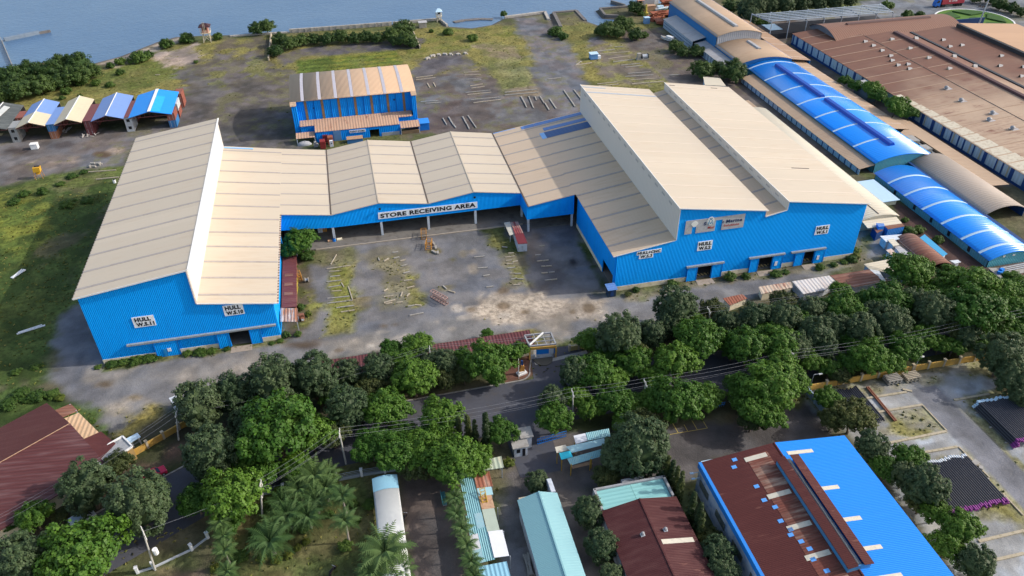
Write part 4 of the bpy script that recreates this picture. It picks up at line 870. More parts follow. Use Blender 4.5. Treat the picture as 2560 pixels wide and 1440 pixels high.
for x0, x1 in ((px0-.3, px0+1.5), (px1-1.4, px1+.3)): m = MB(); m.slab([(x0, 225.7, 10.4), (x1, 225.7, 10.4), (x1, 227.9, 10.85), (x0, 227.9, 10.85)], .15); m.build('roof_corner', PSR, N_)
for p in rf.data.polygons: p.use_smooth = abs(p.normal.x) < .5
for xs in (-13.0, -8.0, -3.2, 1.6, 6.6, 11.5, 16.6):
    b = MB(); n = b.pts([(xs-.45, y, z+.05) for y, z in A]); b.pts([(xs+.45, y, z+.05) for y, z in A])
    for i in range(k-1): b.face((n+i, n+k+i, n+k+i+1, n+i+1))
    b.build('skylight_band', plain('lilac_sheet', (.43, .42, .47), .5, .2, .8), rf)
PSB = sheet('paint_store_wall', (.004, .25, .78), 'X', .6, 'Z', (.02, .17, .5), .4, var=.15, rough=.5, spec=.12, bd=.08)
m = MB(); m.box(px0+1.4, px1-1.2, 228.6, 228.8, 4.3, 11.0); m.build('front_wall', PSB, N_)
m = MB(); m.box(px0, px0+1.4, 226.0, 228.8, 0, 10.3); m.box(px1-1.2, px1, 226.0, 228.8, 0, 10.3); m.split('corner_pier', PSB, N_)
gp = [(y, z-.16) for y, z in A]
for xx in (px0, px1-.2):
    m = MB(); m.prism([(xx, 228.9, 0), (xx, 228.9, 10.9)]+[(xx, y, z) for y, z in gp if y > 229]+[(xx, 250.4, 0)], (.2, 0, 0)); m.build('gable_wall', BLUEY, N_)
m = MB(); m.box(px0+.2, px1-.2, 250.1, 250.3, 0, 11); m.build('rear_wall', PSB, N_)
m = MB()
for xs in (-12.4, -7.5, -2.6, 2.3, 7.2, 12.1, 17.0): m.box(xs-.35, xs+.35, 228.5, 228.59, 4.5, 10.7)
m.split('rusted_panel', plain('ochre_rust', (.24, .15, .075), .8, .3, 1), N_)
m = MB()
for xs in (-10, -5, 0, 4.8, 9.6, 14.5): m.box(xs-.06, xs+.06, 228.5, 228.59, 4.5, 10.7)
m.split('wall_joint', plain('deep_blue_joint', (.004, .11, .40), .6), N_)
LRM = sheet('low_brown_roof', (.48, .31, .21), 'X', .9, 'Y', (.30, .13, .07), .5, rust=.25, rcol=(.2, .08, .05), var=.18, rough=.65, pan=4)
def sl(mb, x0, x1, y0, z0, y1, z1, t=.12): mb.slab([(x0, y0, z0), (x1, y0, z0), (x1, y1, z1), (x0, y1, z1)], t)
m = MB(); sl(m, -14.9, 18.9, 225.4, 4.0, 228.5, 4.55); sl(m, -10.6, 14.5, 221.6, 3.4, 225.4, 4.0); m.build('lean_to_roof', LRM, N_)
m = MB(); sl(m, -16.3, -10.8, 221.2, 2.1, 224.2, 2.6); m.build('porch_roof', LRM, N_); m = MB(); sl(m, 14.7, 20.6, 221.0, 2.3, 224.6, 2.9); m.build('porch_roof', LRM, N_)
m = MB(); m.box(-10.4, -3, 221.7, 221.9, 0, 3.4); m.box(-3, 5.4, 221.7, 221.9, 0, 3.4); m.box(5.4, 8.2, 221.7, 221.9, 2.4, 3.4); m.box(8.2, 14.4, 221.7, 221.9, 0, 3.4); m.build('lower_wall', PSB, N_)
m = MB(); m.box(-14.9, -10.6, 225.6, 225.8, 0, 3.9); m.box(14.6, 19.2, 225.6, 225.8, 0, 3.9); m.box(-10.6, -10.45, 221.9, 225.6, 0, 3.3); m.box(14.45, 14.6, 221.9, 225.6, 0, 3.3); m.split('lower_wall', PSB, N_)
m = MB(); m.box(8.9, 14.3, 221.6, 221.69, 0, 1.1); m.build('plinth', plain('grey_plinth', (.36, .37, .38), .8), N_)
m = MB(); m.box(-5.4, -3.1, 221.55, 221.69, 0, 3.2); m.build('roller_door', plain('faded_blue_door', (.10, .23, .42), .6, .25, 1), N_)
m = MB(); m.box(13.9, 14.25, 228.4, 228.49, 8.2, 8.7); m.box(-10.3, -10.1, 228.4, 228.49, 7.9, 8.3); m.split('wall_fitting', BLACK, N_)
for xx in (-16.1, -10.9, 14.8, 20.4):
    m = MB(); m.box(xx-.1, xx+.1, 221.3, 221.5, 0, 2.15); m.build('porch_post', COLM, N_)
m = MB(); m.box(15.0, 20.3, 221.6, 221.8, 0, 1.0); m.build('porch_wall', plain('ochre_wall', (.36, .23, .12), .8, .25, 1), N_)
r = thing('wall_sign', 'small faded sign lettered PAINT STORE above the paint store door', 'sign', (2, 221.7, 2.3))
m = MB(); m.box(-.6, 4.2, 221.58, 221.68, 2.0, 2.85); m.build('sign_board', SIGNW, r); text_mesh(r, 'PAINT STORE', (-.35, 3.95, 2.15, 2.7), 221.575, BLACK, .02)
# ---- container sheds on the left
sz = ZM(0, 200, 5.3333)
def cont_mat(name, col): return sheet(name, col, 'Y', .5, 'Z', (.16, .08, .05), .5, var=.2, rough=.6, ribc=.25)
CRED = cont_mat('container_rust_red', (.26, .085, .06)); CBLU = cont_mat('container_blue', (.03, .17, .40)); CWHT = cont_mat('container_white', (.50, .52, .54)); CMAR = cont_mat('container_maroon', (.16, .05, .055)); CGRY = cont_mat('container_grey', (.30, .31, .31)); CORG = cont_mat('container_orange', (.33, .14, .08))
CGRY = cont_mat('container_grey', (.30, .31, .31))
def container(label, x, y0, z0, L, mat, windows=False):
    r = thing('shipping_container', label, 'container', (x, y0, z0), 'containers holding up the left sheds')
    m = MB(); m.box(x-1.08, x+1.08, y0+.08, y0+L, z0+.08, z0+2.28); m.build('body', mat, r)
    m = MB()
    for dx in (-1.1, 1.0): m.box(x+dx, x+dx+.12, y0, y0+.12, z0, z0+2.34); m.box(x+dx, x+dx+.12, y0+L-.1, y0+L+.02, z0, z0+2.34)
    m.box(x-1.0, x+1.0, y0, y0+.1, z0, z0+.14); m.box(x-1.0, x+1.0, y0, y0+.1, z0+2.2, z0+2.34); m.build('corner_frame', mat, r)
    for a, b in ((-.98, -.03), (.03, .98)):
        m = MB(); m.box(x+a, x+b, y0+.02, y0+.075, z0+.15, z0+2.18); d = m.build('door', mat, r)
        m = MB(); m.tube((x+(a+b)/2, y0-.01, z0+.2), (x+(a+b)/2, y0-.01, z0+2.15), .03, .03, 5); m.build('lock_bar', STEEL, d)
    if windows: m = MB(); m.box(x-.45, x+.45, y0-.03, y0+.015, z0+.8, z0+1.7); m.build('window', BLACK, r)
    return r
XC = [-98.9, -88.3, -77.9, -66.4, -53.9]
cl = [('grey', CGRY, 'grey', CGRY, 1), ('orange', CORG, 'blue', CBLU, 0), ('maroon', CMAR, 'maroon', CMAR, 0), ('white', CWHT, 'white', CWHT, 1), ('blue', CBLU, 'rust red', CRED, 0)]
nm = ['first', 'second', 'third', 'fourth', 'fifth']
for i, x in enumerate(XC):
    a, ma, b, mb_, w = cl[i]
    container('%s bottom container of the %s stack under the left sheds' % (a, nm[i]), x, 243.6, 0, 5.5, ma, w)
    container('%s top container of the %s stack under the left sheds' % (b, nm[i]), x, 243.6, 2.36, 5.5, mb_, w)
    container('%s rear container behind the %s stack of the left sheds' % ('white' if i == 4 else 'rusty', nm[i]), x, 251.2, 2.36, 5.5, CWHT if i == 4 else CRED)
    container('rusty bottom rear container behind the %s stack of the left sheds' % nm[i], x, 251.2, 0, 5.5, CRED)
container('rust red container standing at the far right corner of the left sheds', -53.5, 259.6, 0, 5.0, CRED); container('rust red container stacked on the far right corner container', -53.5, 259.6, 2.36, 5.0, CRED)
SH_B = sheet('shed_bright_blue', (.01, .27, .80), 'Y', .9, 'X', (.05, .3, .6), .3, var=.1, rough=.5); SH_M = sheet('shed_mid_blue', (.16, .27, .56), 'Y', .9, 'X', (.14, .2, .36), .35, var=.12, rough=.5)
SH_C = sheet('shed_cream', (.56, .49, .35), 'Y', .9, 'X', (.4, .3, .2), .4, var=.12, rough=.6); SH_G = sheet('shed_charcoal', (.075, .085, .085), 'Y', .9, 'X', (.3, .32, .31), .35, var=.3, rough=.7)
bays = [(-111, -100.0, [(1, SH_G)], 'charcoal corrugated shed with a torn pale patch at the left edge'), (-97.6, -89.5, [(.46, SH_C), (1, SH_M)], 'small shed roofed half blue half cream on containers'), (-87.0, -79.2, [(.45, SH_C), (1, SH_C)], 'cream roofed shed between the container stacks'),
        (-76.6, -67.3, [(1, SH_M)], 'dusty blue roofed shed on container stacks'), (-65.9, -53.3, [(1, SH_B)], 'bright blue roofed shed with a white ridge strip')]
for i, (x0, x1, bands, lab) in enumerate(bays):
    r = thing('container_shed', lab, 'shed', ((x0+x1)/2, 252), 'sheds roofed over containers'); xm = (x0+x1)/2; ze = 4.75
    y0, y1 = 242.7, 261.5; prev = 0
    for f, mt in bands:
        a, b = y0+(y1-y0)*prev, y0+(y1-y0)*f; prev = f
        m = MB(); plane_slab(m, x0, ze, xm, ze+1.5, a, b, .12); m.build('roof', mt, r); m = MB(); plane_slab(m, xm, ze+1.5, x1, ze, a, b, .12); m.build('roof', mt, r)
    m = MB(); w = .45 if i == 4 else .15; m.beam((xm, y0-.05, ze+1.55), (xm, y1+.05, ze+1.55), w*2, .08); m.build('ridge_strip', TRIM, r)
    m = MB()
    for yy in (y0+.3, (y0+y1)/2, y1-.4):
        m.beam((x0, yy, ze-.25), (xm, yy, ze+1.2), .12, .12); m.beam((xm, yy, ze+1.2), (x1, yy, ze-.25), .12, .12); m.beam((x0, yy, ze-.3), (x1, yy, ze-.3), .12, .12)
        for k in range(1, 8): xx = x0+(x1-x0)*k/8; m.beam((xx, yy, ze-.3), (xx, yy, ze-.25+1.45*(1-abs(2*k/8-1))), .06, .06)
        m.build('roof_truss', CMAR, r); m = MB()
    if i == 4: m = MB(); m.slab([(xm+.5, y0+.3, ze+1.5), (xm+3.0, y0+.3, ze+.92), (xm+3.0, y0+13, ze+.92), (xm+.5, y0+13, ze+1.5)], .06); m.build('patched_sheet', plain('cyan_patch', (.02, .36, .80), .5), r)
    if i == 0: m = MB(); m.slab([(-105.3, 249, 6.2), (-103.6, 250, 5.95), (-102.8, 258, 5.8), (-104.6, 259, 6.1)], .06); m.build('patched_sheet', plain('pale_patch', (.5, .52, .5), .6), r)
    if i < 4 and i > 0: m = MB(); g0 = x1; g1 = bays[i+1][0]; m.slab([(g0, 243.4, 4.78), (g1, 243.4, 4.78), (g1, 257, 4.78), (g0, 257, 4.78)], .07); m.build('link_sheet', CMAR if i != 1 else SH_M, r)
    m = MB(); m.box(x0, x1, y1-.3, y1-.15, 0, 4.3); m.build('rear_wall', plain('shed_rear', (.10, .09, .09), .8), r)
# ================================================================ small sheds, walls and gates
def qshed(name, label, cat, px, zs, rmat, wmat=None, group=None, posts=False, t=.1, inset=.25, world=False, post_mat=None):
    P = [((*p, z) if world else G(*p, z)) for p, z in zip(px, zs)]
    cx, cy = sum(p[0] for p in P)/len(P), sum(p[1] for p in P)/len(P)
    a = sum(P[i][0]*P[(i+1) % len(P)][1]-P[(i+1) % len(P)][0]*P[i][1] for i in range(len(P)))
    if a < 0: P = P[::-1]
    r = thing(name, label, cat, (cx, cy), group)
    m = MB(); m.slab(P, t); m.build('roof', rmat, r)
    q = []
    for p in P:
        d = Vector((cx-p[0], cy-p[1])); d = d.normalized()*inset*1.4 if d.length > 0 else d; q.append((p[0]+d.x, p[1]+d.y, p[2]-t-.01))
    if wmat:
        m = MB(); n = m.pts(q); m.pts([(p[0], p[1], 0) for p in q]); k = len(q)
        for i in range(k): m.face((n+i, n+k+i, n+k+(i+1) % k, n+(i+1) % k))
        m.build('wall', wmat, r)
    if posts:
        for p in q: m = MB(); m.box(p[0]-.07, p[0]+.07, p[1]-.07, p[1]+.07, 0, p[2]); m.build('post', post_mat or STEEL, r)
    return r
MINT = sheet('mint_roof', (.22, .42, .46), 'Y', .3, 'X', (.2, .36, .4), .35, var=.09, rough=.5, ribc=.04, bd=.03, spec=.2)
TURQ = sheet('turquoise_roof', (.23, .50, .50), 'Y', .8, 'X', (.3, .5, .48), .3, var=.1, rough=.5)
TURQ2 = sheet('aqua_patch_roof', (.20, .42, .47), 'X', .35, 'Y', (.32, .45, .42), .5, var=.18, rough=.5, pan=3)
CYAN = plain('cyan_sheet', (.03, .46, .60), .5, .2, 1)
LWHT = sheet('white_sheet_roof', (.58, .62, .66), 'Y', .7, 'X', (.4, .38, .35), .4, var=.12, rough=.55)
WALLW = plain('whitewash_wall', (.52, .56, .62), .8, .22, .5, dirt=(.25, .25, .25), damt=.6)
YWALL = plain('yellow_wall', (.50, .30, .07), .8, .25, .5, dirt=(.33, .22, .10), damt=.6)
YPOST = plain('wall_pier_pale', (.42, .36, .26), .8, .25, 1)
SKYC = plain('cream_skylight', (.55, .52, .43), .6, .15, .8, dirt=(.36, .33, .27), damt=.4)
def gable(name, label, cat, x0, x1, y0, y1, ze, zr, xr, mats, wmat, over=.25):
    r = thing(name, label, cat, ((x0+x1)/2, (y0+y1)/2))
    f = (zr-ze)/(xr-x0); g = (zr-ze)/(x1-xr)
    m = MB(); plane_slab(m, x0-over, ze-f*over, xr, zr, y0, y1, .12); a = m.build('roof', mats[0], r)
    m = MB(); plane_slab(m, xr, zr, x1+over, ze-g*over, y0, y1, .12); b = m.build('roof', mats[1], r)
    m = MB(); m.beam((xr, y0, zr+.05), (xr, y1, zr+.05), .22, .06); m.build('ridge_cap', mats[0], r)
    if wmat:
        m = MB(); m.box(x0, x0+.15, y0, y1-.2, 0, ze-.13); m.build('side_wall', wmat, r)
        m = MB(); m.box(x1-.15, x1, y0, y1-.2, 0, ze-.13); m.build('side_wall', wmat, r)
        m = MB(); m.prism([(x0, y1-.35, 0), (x1, y1-.35, 0), (x1, y1-.35, ze-.13), (xr, y1-.35, zr-.13), (x0, y1-.35, ze-.13)], (0, .15, 0)); m.build('gable_wall', wmat, r)
    return r, a, b
# mint roofed long house
r, a, b = gable('long_house', 'long mint green gabled house in the foreground', 'house', 17.4, 23.25, 46, 75.6, 4.0, 5.05, 20.55, (MINT, MINT), WALLW)
m = MB(); m.prism([(22.6, 75.75, 0), (22.6, 79.0, 0), (22.6, 79.0, 3.2), (22.6, 78.6, 3.9), (22.6, 77.8, 4.1), (22.6, 75.75, 4.15)], (.7, 0, 0)); m.build('porch_wall', WALLW, r)
m = MB(); m.box(17.8, 20.2, 75.8, 77.6, 0, 1.9); m.build('front_annexe', plain('cream_annexe', (.45, .40, .30), .8), r)
# turquoise and maroon house
r, a, b = gable('gabled_office', 'maroon gabled office with a flat turquoise roof at its rear', 'office', 29.3, 40.9, 44, 70.7, 4.0, 5.2, 35.05, (MAROON, MAROON), WALLW)
for y0, y1, x0, x1, side in ((62.3, 63.1, 35.5, 40.5, 1), (55.2, 56.0, 35.3, 37.5, 1)):
    zz = lambda x: 5.2-(x-35.05)*(1.2/5.85)+.05
    m = MB(); m.slab([(x0, y0, zz(x0)), (x1, y0, zz(x1)), (x1, y1, zz(x1)), (x0, y1, zz(x0))], .06); m.build('skylight_strip', SKYC, b)
for (u, v), host in (((980, 1130), a), ((1150, 1095), b)):
    c = G(1280+u/3, 960+v/3, 4.95); rv = thing('turbine_vent', 'white turbine vent on the maroon office roof, %s of its ridge' % ('left' if u < 1000 else 'right'), 'vent', c, 'turbine vents on the maroon office')
    m = MB(); m.box(c[0]-.3, c[0]+.3, c[1]-.25, c[1]+.25, c[2]-.3, c[2]+.12); m.build('base', LWHT, rv); m = MB(); m.dome((c[0], c[1], c[2]+.3), .3, .3, .28, 10, 6, full=True); m.build('turbine_head', VENT, rv, smooth=True)
m = MB(); m.slab([(29.5, 70.9, 3.85), (35, 70.9, 3.95), (35, 74.5, 3.95), (29.5, 74.5, 3.85)], .12); m.slab([(35.05, 70.9, 3.95), (40.4, 70.9, 3.85), (40.4, 74.5, 3.85), (35.05, 74.5, 3.95)], .12); m.build('flat_roof', TURQ, r)
m = MB(); m.box(29.2, 40.8, 74.5, 74.85, 0, 4.25); m.box(29.05, 29.4, 70.9, 74.8, 0, 4.25); m.box(40.5, 40.85, 70.9, 74.8, 0, 4.25); m.build('parapet', plain('grey_parapet', (.33, .34, .36), .85, .25, .8, dirt=(.2, .19, .18)), r)
m = MB(); m.box(34.2, 37.9, 74.9, 76.3, 0, 3.3); m.build('rear_annexe', _cache['grey_parapet'], r)
r = thing('flag', 'small red flag on a leaning pole behind the turquoise roof', 'flag', (35.9, 76.6, 0))
m = MB(); m.tube((35.9, 76.6, 0), (36.0, 76.6, 6.1), .04, .03, 5); m.build('pole', STEEL, r); m = MB(); m.prism([(36.0, 76.58, 6.05), (36.35, 76.58, 5.9), (36.2, 76.58, 5.3), (36.0, 76.58, 4.9)], (0, .03, 0)); m.build('cloth', plain('red_cloth', (.45, .05, .05), .8), r)
# big two tone building
r, a, b = gable('big_shed', 'large shed roofed rusty maroon on one slope and bright blue on the other', 'shed', 46.6, 71.4, 36, 74.4, 6.25, 7.7, 58.75, (RUSTR, sheet('sky_blue_roof', (.010, .215, .74), 'Y', .3, 'X', (.02, .17, .55), .3, var=.09, rough=.6, ribc=.06, bd=.05, spec=.12)), None)
zl = lambda x: 6.25+(x-46.6)*(1.45/12.15)+.05
zr_ = lambda x: 7.7-(x-58.75)*(1.45/12.65)+.05
for i, yy in enumerate((72.6, 65.2, 59.4, 54.4, 49.8, 45.4, 41.5)):
    m = MB(); x0, x1 = (53.0, 56.6); m.slab([(x0, yy-.42, zl(x0)), (x1, yy-.42, zl(x1)), (x1, yy+.42, zl(x1)), (x0, yy+.42, zl(x0))], .06); m.build('skylight_strip', SKYC, a)
    m = MB(); x0, x1 = (60.4 if i else 59.8, 64.3); m.slab([(x0, yy-1.0, zr_(x0)), (x1, yy-1.0, zr_(x1)), (x1, yy-.3, zr_(x1)), (x0, yy-.3, zr_(x0))], .06); m.build('skylight_strip', SKYC, b)
rr = random.Random(5)
for (x, yy) in ((51.2, 72.9), (50.5, 71.6), (52.0, 67.2), (51.9, 64.6), (52.8, 63.0), (52.4, 60.6), (53.0, 58.9), (52.6, 58.1), (53.4, 56.7), (53.9, 55.3), (53.5, 53.7), (54.3, 51.6), (54.2, 49.6), (55.2, 48.4)):
    m = MB(); m.slab([(x, yy, zl(x)), (x+.75, yy, zl(x+.75)), (x+.75, yy+.6, zl(x+.75)), (x, yy+.6, zl(x))], .06); m.build('patched_sheet', plain('patch_sky_blue', (.10, .33, .75), .5), a)
# rust and lime streaks beside the ridge
m = MB(); m.slab([(53.3, 37, zl(53.3)-.02), (56.95, 37, zl(56.95)-.02), (56.95, 73.2, zl(56.95)-.02), (53.3, 73.2, zl(53.3)-.02)], .03)
m.build('weathered_sheet', sheet('weathered_maroon', (.15, .06, .045), 'Y', .5, 'X', (.46, .36, .28), 1.0, rust=.5, rcol=(.12, .04, .03), var=.35, rough=.8, ribc=.3, spec=.15), a)
m = MB(); m.box(57.0, 57.2, 51, 70.4, 7.4, 8.6); m.box(60.2, 60.4, 51, 70.4, 7.3, 8.6); m.box(57.0, 60.4, 50.85, 51, 7.3, 8.6); m.build('monitor_wall', plain('monitor_blue', (.05, .22, .46), .6, .25, .8, dirt=(.2, .2, .2)), r)
m = MB(); plane_slab(m, 56.8, 8.65, 58.3, 8.85, 50.7, 70.6, .1); plane_slab(m, 59.2, 8.85, 60.7, 8.65, 50.7, 70.6, .1); mo = m.build('monitor_roof', RUSTR, r)
m = MB(); m.box(58.25, 59.25, 51, 70.4, 8.1, 8.25); m.build('monitor_gutter', plain('pale_gutter', (.45, .47, .5), .7, .3, .6, dirt=(.25, .2, .15), damt=.7), r)
m = MB(); m.tube((58.7, 51.2, 8.4), (58.9, 70.2, 8.4), .1, .1, 6); m.build('monitor_pipe', plain('cream_pipe', (.5, .46, .38), .7), r)
m = MB(); m.box(46.1, 46.6, 36, 74.4, 5.2, 6.3); m.build('blue_fascia', plain('fascia_blue', (.02, .20, .62), .5, .15, .8), r)
m = MB(); m.box(46.3, 46.5, 36, 74.2, 0, 5.2); sw = m.build('side_wall', plain('stained_white_wall', (.46, .52, .62), .8, .25, .4, dirt=(.10, .25, .5), damt=.7), r)
m = MB(); m.box(46.5, 71.3, 74.0, 74.2, 0, 6.2); m.box(71.2, 71.4, 36, 74.2, 0, 6.2); m.build('rear_wall', WALLW, r)
for yy in (70.0, 64.2, 58.6, 53.0, 47.5):
    m = MB(); m.box(46.18, 46.29, yy, yy+3.1, 2.4, 3.7); m.build('window', plain('dusty_window', (.10, .12, .12), .3, .3, 1, dirt=(.3, .28, .2), damt=.8), sw)
m = MB(); m.box(46.6, 58.7, 74.42, 74.55, 6.0, 6.3); m.build('verge_trim', PALEB, r)
r = thing('wall_lamp', 'pair of pale blue wall lamps at the corner of the two tone shed', 'lamp', (45.6, 73.6, 4.4))
for zz, yy in ((4.6, 73.9), (4.1, 73.2)): m = MB(); m.beam((46.1, yy, zz), (45.3, yy, zz), .08, .08); m.beam((45.3, yy, zz), (44.7, yy, zz+.05), .3, .14); m.build('lamp_arm', PALEB, r)
# carport
V_, rfV = vault('carport', 'long white barrel roofed carport with a blue end sheet', 'carport', -4.25, -.45, 58, 85.6, 3.0, .28, plain('white_carport_sheet', (.56, .58, .57), .45, .18, .25, dirt=(.42, .44, .46), damt=.5), None, None, [], wall=False, gable=False, back=False, over=.1)
Ac = arc(-4.35, -.35, 2.96, .38); m = MB(); n = m.pts([(x, 82.9, z+.04) for x, z in Ac]); m.pts([(x, 85.72, z+.04) for x, z in Ac])
for i in range(len(Ac)-1): m.face((n+i, n+i+1, n+len(Ac)+i+1, n+len(Ac)+i))
m.build('end_sheet', plain('light_blue_sheet', (.24, .46, .58), .5, .15, 1), rfV)
for x in (-4.1, -.6):
    for y in (60, 66, 72, 78, 84.5): m = MB(); m.box(x-.06, x+.06, y-.06, y+.06, 0, 2.95); m.build('post', STEEL, V_)
# patched stalls beside the palm row
xz = ZM(640, 960, 3)
def strip_sheds(label, cat, rects, zb, group=None):
    """rects: (x0, x1, y0, y1, z0, z1, material) sheets of one stall"""
    cx = sum((q[0]+q[1])/2 for q in rects)/len(rects); cy = sum((q[2]+q[3])/2 for q in rects)/len(rects)
    r = thing('patchwork_shed', label, cat, (cx, cy), group)
    for i, (x0, x1, y0, y1, z0, z1, mt) in enumerate(rects):
        m = MB(); plane_slab(m, x0, z0+i*.012, x1, z1+i*.012, y0, y1, .05); m.build('roof_sheet', mt, r)
    X0, X1, Y0, Y1 = min(q[0] for q in rects), max(q[1] for q in rects), min(q[2] for q in rects), max(q[3] for q in rects)
    for x in (X0+.15, X1-.15):
        y = Y0+.2
        while y < Y1: m = MB(); m.box(x-.06, x+.06, y-.06, y+.06, 0, zb); m.build('post', STEEL, r); y += 4.4
    return r
WS = plain('white_plastic_sheet', (.62, .64, .68), .5, .12, 1); RS2 = RUSTY
TANS = plain('tan_rust_sheet', (.42, .27, .17), .7, .3, 1.2, dirt=(.25, .12, .07), damt=.6); GREENS = plain('grey_green_sheet', (.34, .40, .34), .7, .25, 1)
LBS = plain('pale_aqua_sheet', (.30, .50, .56), .5, .15, .8, dirt=(.4, .5, .5), damt=.3)
strip_sheds('blue white and rust patchwork stall roof beside the palm row', 'shed', [(9.3, 11.5, 75.2, 82.4, 3.0, 3.2, TURQ2), (9.0, 10.3, 71.6, 75.2, 3.0, 3.1, TURQ2), (10.3, 11.5, 72.4, 75.2, 3.1, 3.2, LBS), (8.9, 10.2, 68.9, 71.6, 3.0, 3.1, WS), (10.2, 11.8, 66.6, 72.4, 3.1, 3.25, TURQ2), (8.8, 10.2, 66.6, 68.9, 3.0, 3.1, LBS),
    (11.6, 14.2, 79.8, 82.9, 3.3, 3.0, RUSTY), (11.6, 13.9, 78.2, 79.8, 3.2, 3.0, LBS), (11.6, 13.6, 75.6, 78.2, 3.2, 3.0, TANS), (11.6, 13.5, 73.6, 75.6, 3.2, 3.0, GREENS), (11.6, 13.5, 71.4, 73.6, 3.2, 3.0, GREENS), (11.7, 13.9, 66.8, 71.4, 3.25, 3.0, WS)], 3.0)
strip_sheds('plain light blue stall roof at the bottom edge below the patchwork stall', 'shed', [(9.2, 13.4, 56, 66.2, 2.9, 2.8, sheet('stall_light_blue', (.22, .45, .58), 'X', .7, 'Y', (.3, .45, .5), .3, var=.1, rough=.5))], 2.8)
r = thing('scaffold_frame', 'yellow lattice frame standing on the patchwork stall', 'frame', (12.3, 77.4, 3.2))
m = MB(); YST = plain('yellow_steel', (.48, .30, .03), .5, .2, 1, dirt=(.25, .12, .04), damt=.4)
for x in (11.9, 12.7): m.beam((x, 76.8, 3.25), (x, 79.0, 4.1), .1, .1); m.beam((x, 76.8, 3.25), (x, 78.6, 3.3), .08, .08)
for i in range(5): y = 76.8+i*.5; z = 3.25+i*.19; m.beam((11.9, y, z), (12.7, y+.3, z+.1), .07, .07); m.beam((11.9, y+.3, z+.1), (12.7, y, z), .05, .05)
m.build('lattice', YST, r)
qshed('lean_to_shed', 'small rust streaked shed between the cypress trees and the patchwork stall', 'shed', [xz(1675, 655), xz(1860, 625), xz(1840, 540), xz(1690, 575)], [2.6, 2.6, 3, 3], sheet('mint_rust_sheet', (.36, .42, .33), 'X', .8, 'Y', (.42, .24, .12), .7, var=.2, rough=.7), None, posts=True)
# aqua patchwork canteen by the entrance
z11 = ZM(1280, 960, 3)
r = thing('canteen_shed', 'aqua patchwork canteen in three stepped roofs beside the entrance yard', 'shed', G(*z11(560, 470), 0))
for px, zs, mt in (([(440, 610), (725, 525), (705, 478), (415, 560)], (2.6, 2.6, 3.1, 3.1), TURQ2), ([(450, 515), (700, 452), (690, 405), (405, 470)], (3.2, 3.2, 3.6, 3.6), LBS), ([(478, 448), (565, 425), (550, 368), (462, 388)], (3.7, 3.7, 4.1, 4.1), WS), ([(566, 424), (738, 392), (726, 333), (552, 366)], (3.7, 3.7, 4.1, 4.1), TURQ2),
                   ([(335, 517), (428, 495), (400, 455), (322, 473)], (3.1, 3.1, 3.4, 3.4), SKYC), ([(370, 567), (456, 545), (436, 500), (354, 518)], (3.2, 3.2, 3.3, 3.3), CYAN)):
    m = MB(); P = [G(*z11(*p), q) for p, q in zip(px, zs)]; m.slab(P, .06); m.build('roof_sheet', mt, r)
for p in ((445, 600), (590, 560), (715, 520), (340, 510), (470, 440), (730, 385), (600, 545), (375, 560)):
    c = G(*z11(*p), 2.9); m = MB(); m.box(c[0]-.06, c[0]+.06, c[1], c[1]+.12, 0, 2.8); m.build('post', YST, r)
m = MB(); c0 = G(*z11(450, 625), .9); c1 = G(*z11(600, 590), .9); m.beam(c0, c1, .6, .08); m.build('counter', TANS, r)
r = thing('boom_gate', 'bright blue lattice sliding gate beside the aqua canteen', 'gate', G(*z11(300, 430)))
m = MB(); a_, b_ = Vector(G(*z11(190, 455))), Vector(G(*z11(405, 395)))
for zz in (.15, .8, 1.4): m.beam(a_+Vector((0, 0, zz)), b_+Vector((0, 0, zz)), .08, .08)
for i in range(15): p = a_.lerp(b_, i/14); m.beam(p+Vector((0, 0, .1)), p+Vector((0, 0, 1.45)), .06, .06)
m.build('gate_leaf', BLUES, r)
r = thing('guard_booth', 'small white guard booth with flat roof at the entrance', 'booth', (18.0, 90.3))
c = G(1280+20, 960+170, 0); x, y = c[0], c[1]
r.location = (x*S, y*S, 0)
m = MB(); m.box(x-1.2, x+1.1, y-1.0, y+1.2, 0, 2.3); m.box(x+.4, x+2.2, y+.6, y+2.6, 0, 2.6); w = m.build('wall', WALLW, r)
m = MB(); m.slab([(x-1.5, y-1.3, 2.45), (x+1.3, y-1.3, 2.45), (x+1.3, y+1.4, 2.45), (x-1.5, y+1.4, 2.45)], .14); m.slab([(x+.2, y+.4, 2.8), (x+2.5, y+.4, 2.8), (x+2.5, y+2.9, 2.8), (x+.2, y+2.9, 2.8)], .14); m.build('roof', CONC, r)
m = MB(); m.box(x-.8, x-.2, y-1.06, y-1.0, 1.0, 1.8); m.box(x+.2, x+.7, y-1.06, y-1.0, .1, 1.8); m.build('window', BLACK, w)
# walls and fences
def wall(label, pts, h, mat, pmat, pier=5.0, th=.22, name='boundary_wall', ph=.35, cat='wall', rails=False):
    c = pts[len(pts)//2]; r = thing(name, label, cat, (c[0], c[1]))
    m = MB()
    for a, b in zip(pts, pts[1:]):
        if rails:
            m.beam((*a, .25), (*b, .25), th, .5)
            for zz in (.8, 1.15, 1.5): m.beam((*a, zz), (*b, zz), .06, .06)
        else: m.beam((*a, h/2), (*b, h/2), th, h)
    m.build('railing' if rails else 'wall_panel', mat, r)
    for a, b in zip(pts, pts[1:]):
        L = math.hypot(b[0]-a[0], b[1]-a[1]); n = max(1, round(L/pier)); ang = math.atan2(b[1]-a[1], b[0]-a[0])
        for i in range(n+1):
            if i == n and b is not pts[-1]: continue
            t = i/n; x, y = a[0]+(b[0]-a[0])*t, a[1]+(b[1]-a[1])*t
            p = MB(); p.rbox(x, y, 0, .38, .46, h+ph, ang); p.rbox(x, y, h+ph, .5, .56, .1, ang); p.build('pier', pmat, r)
    return r
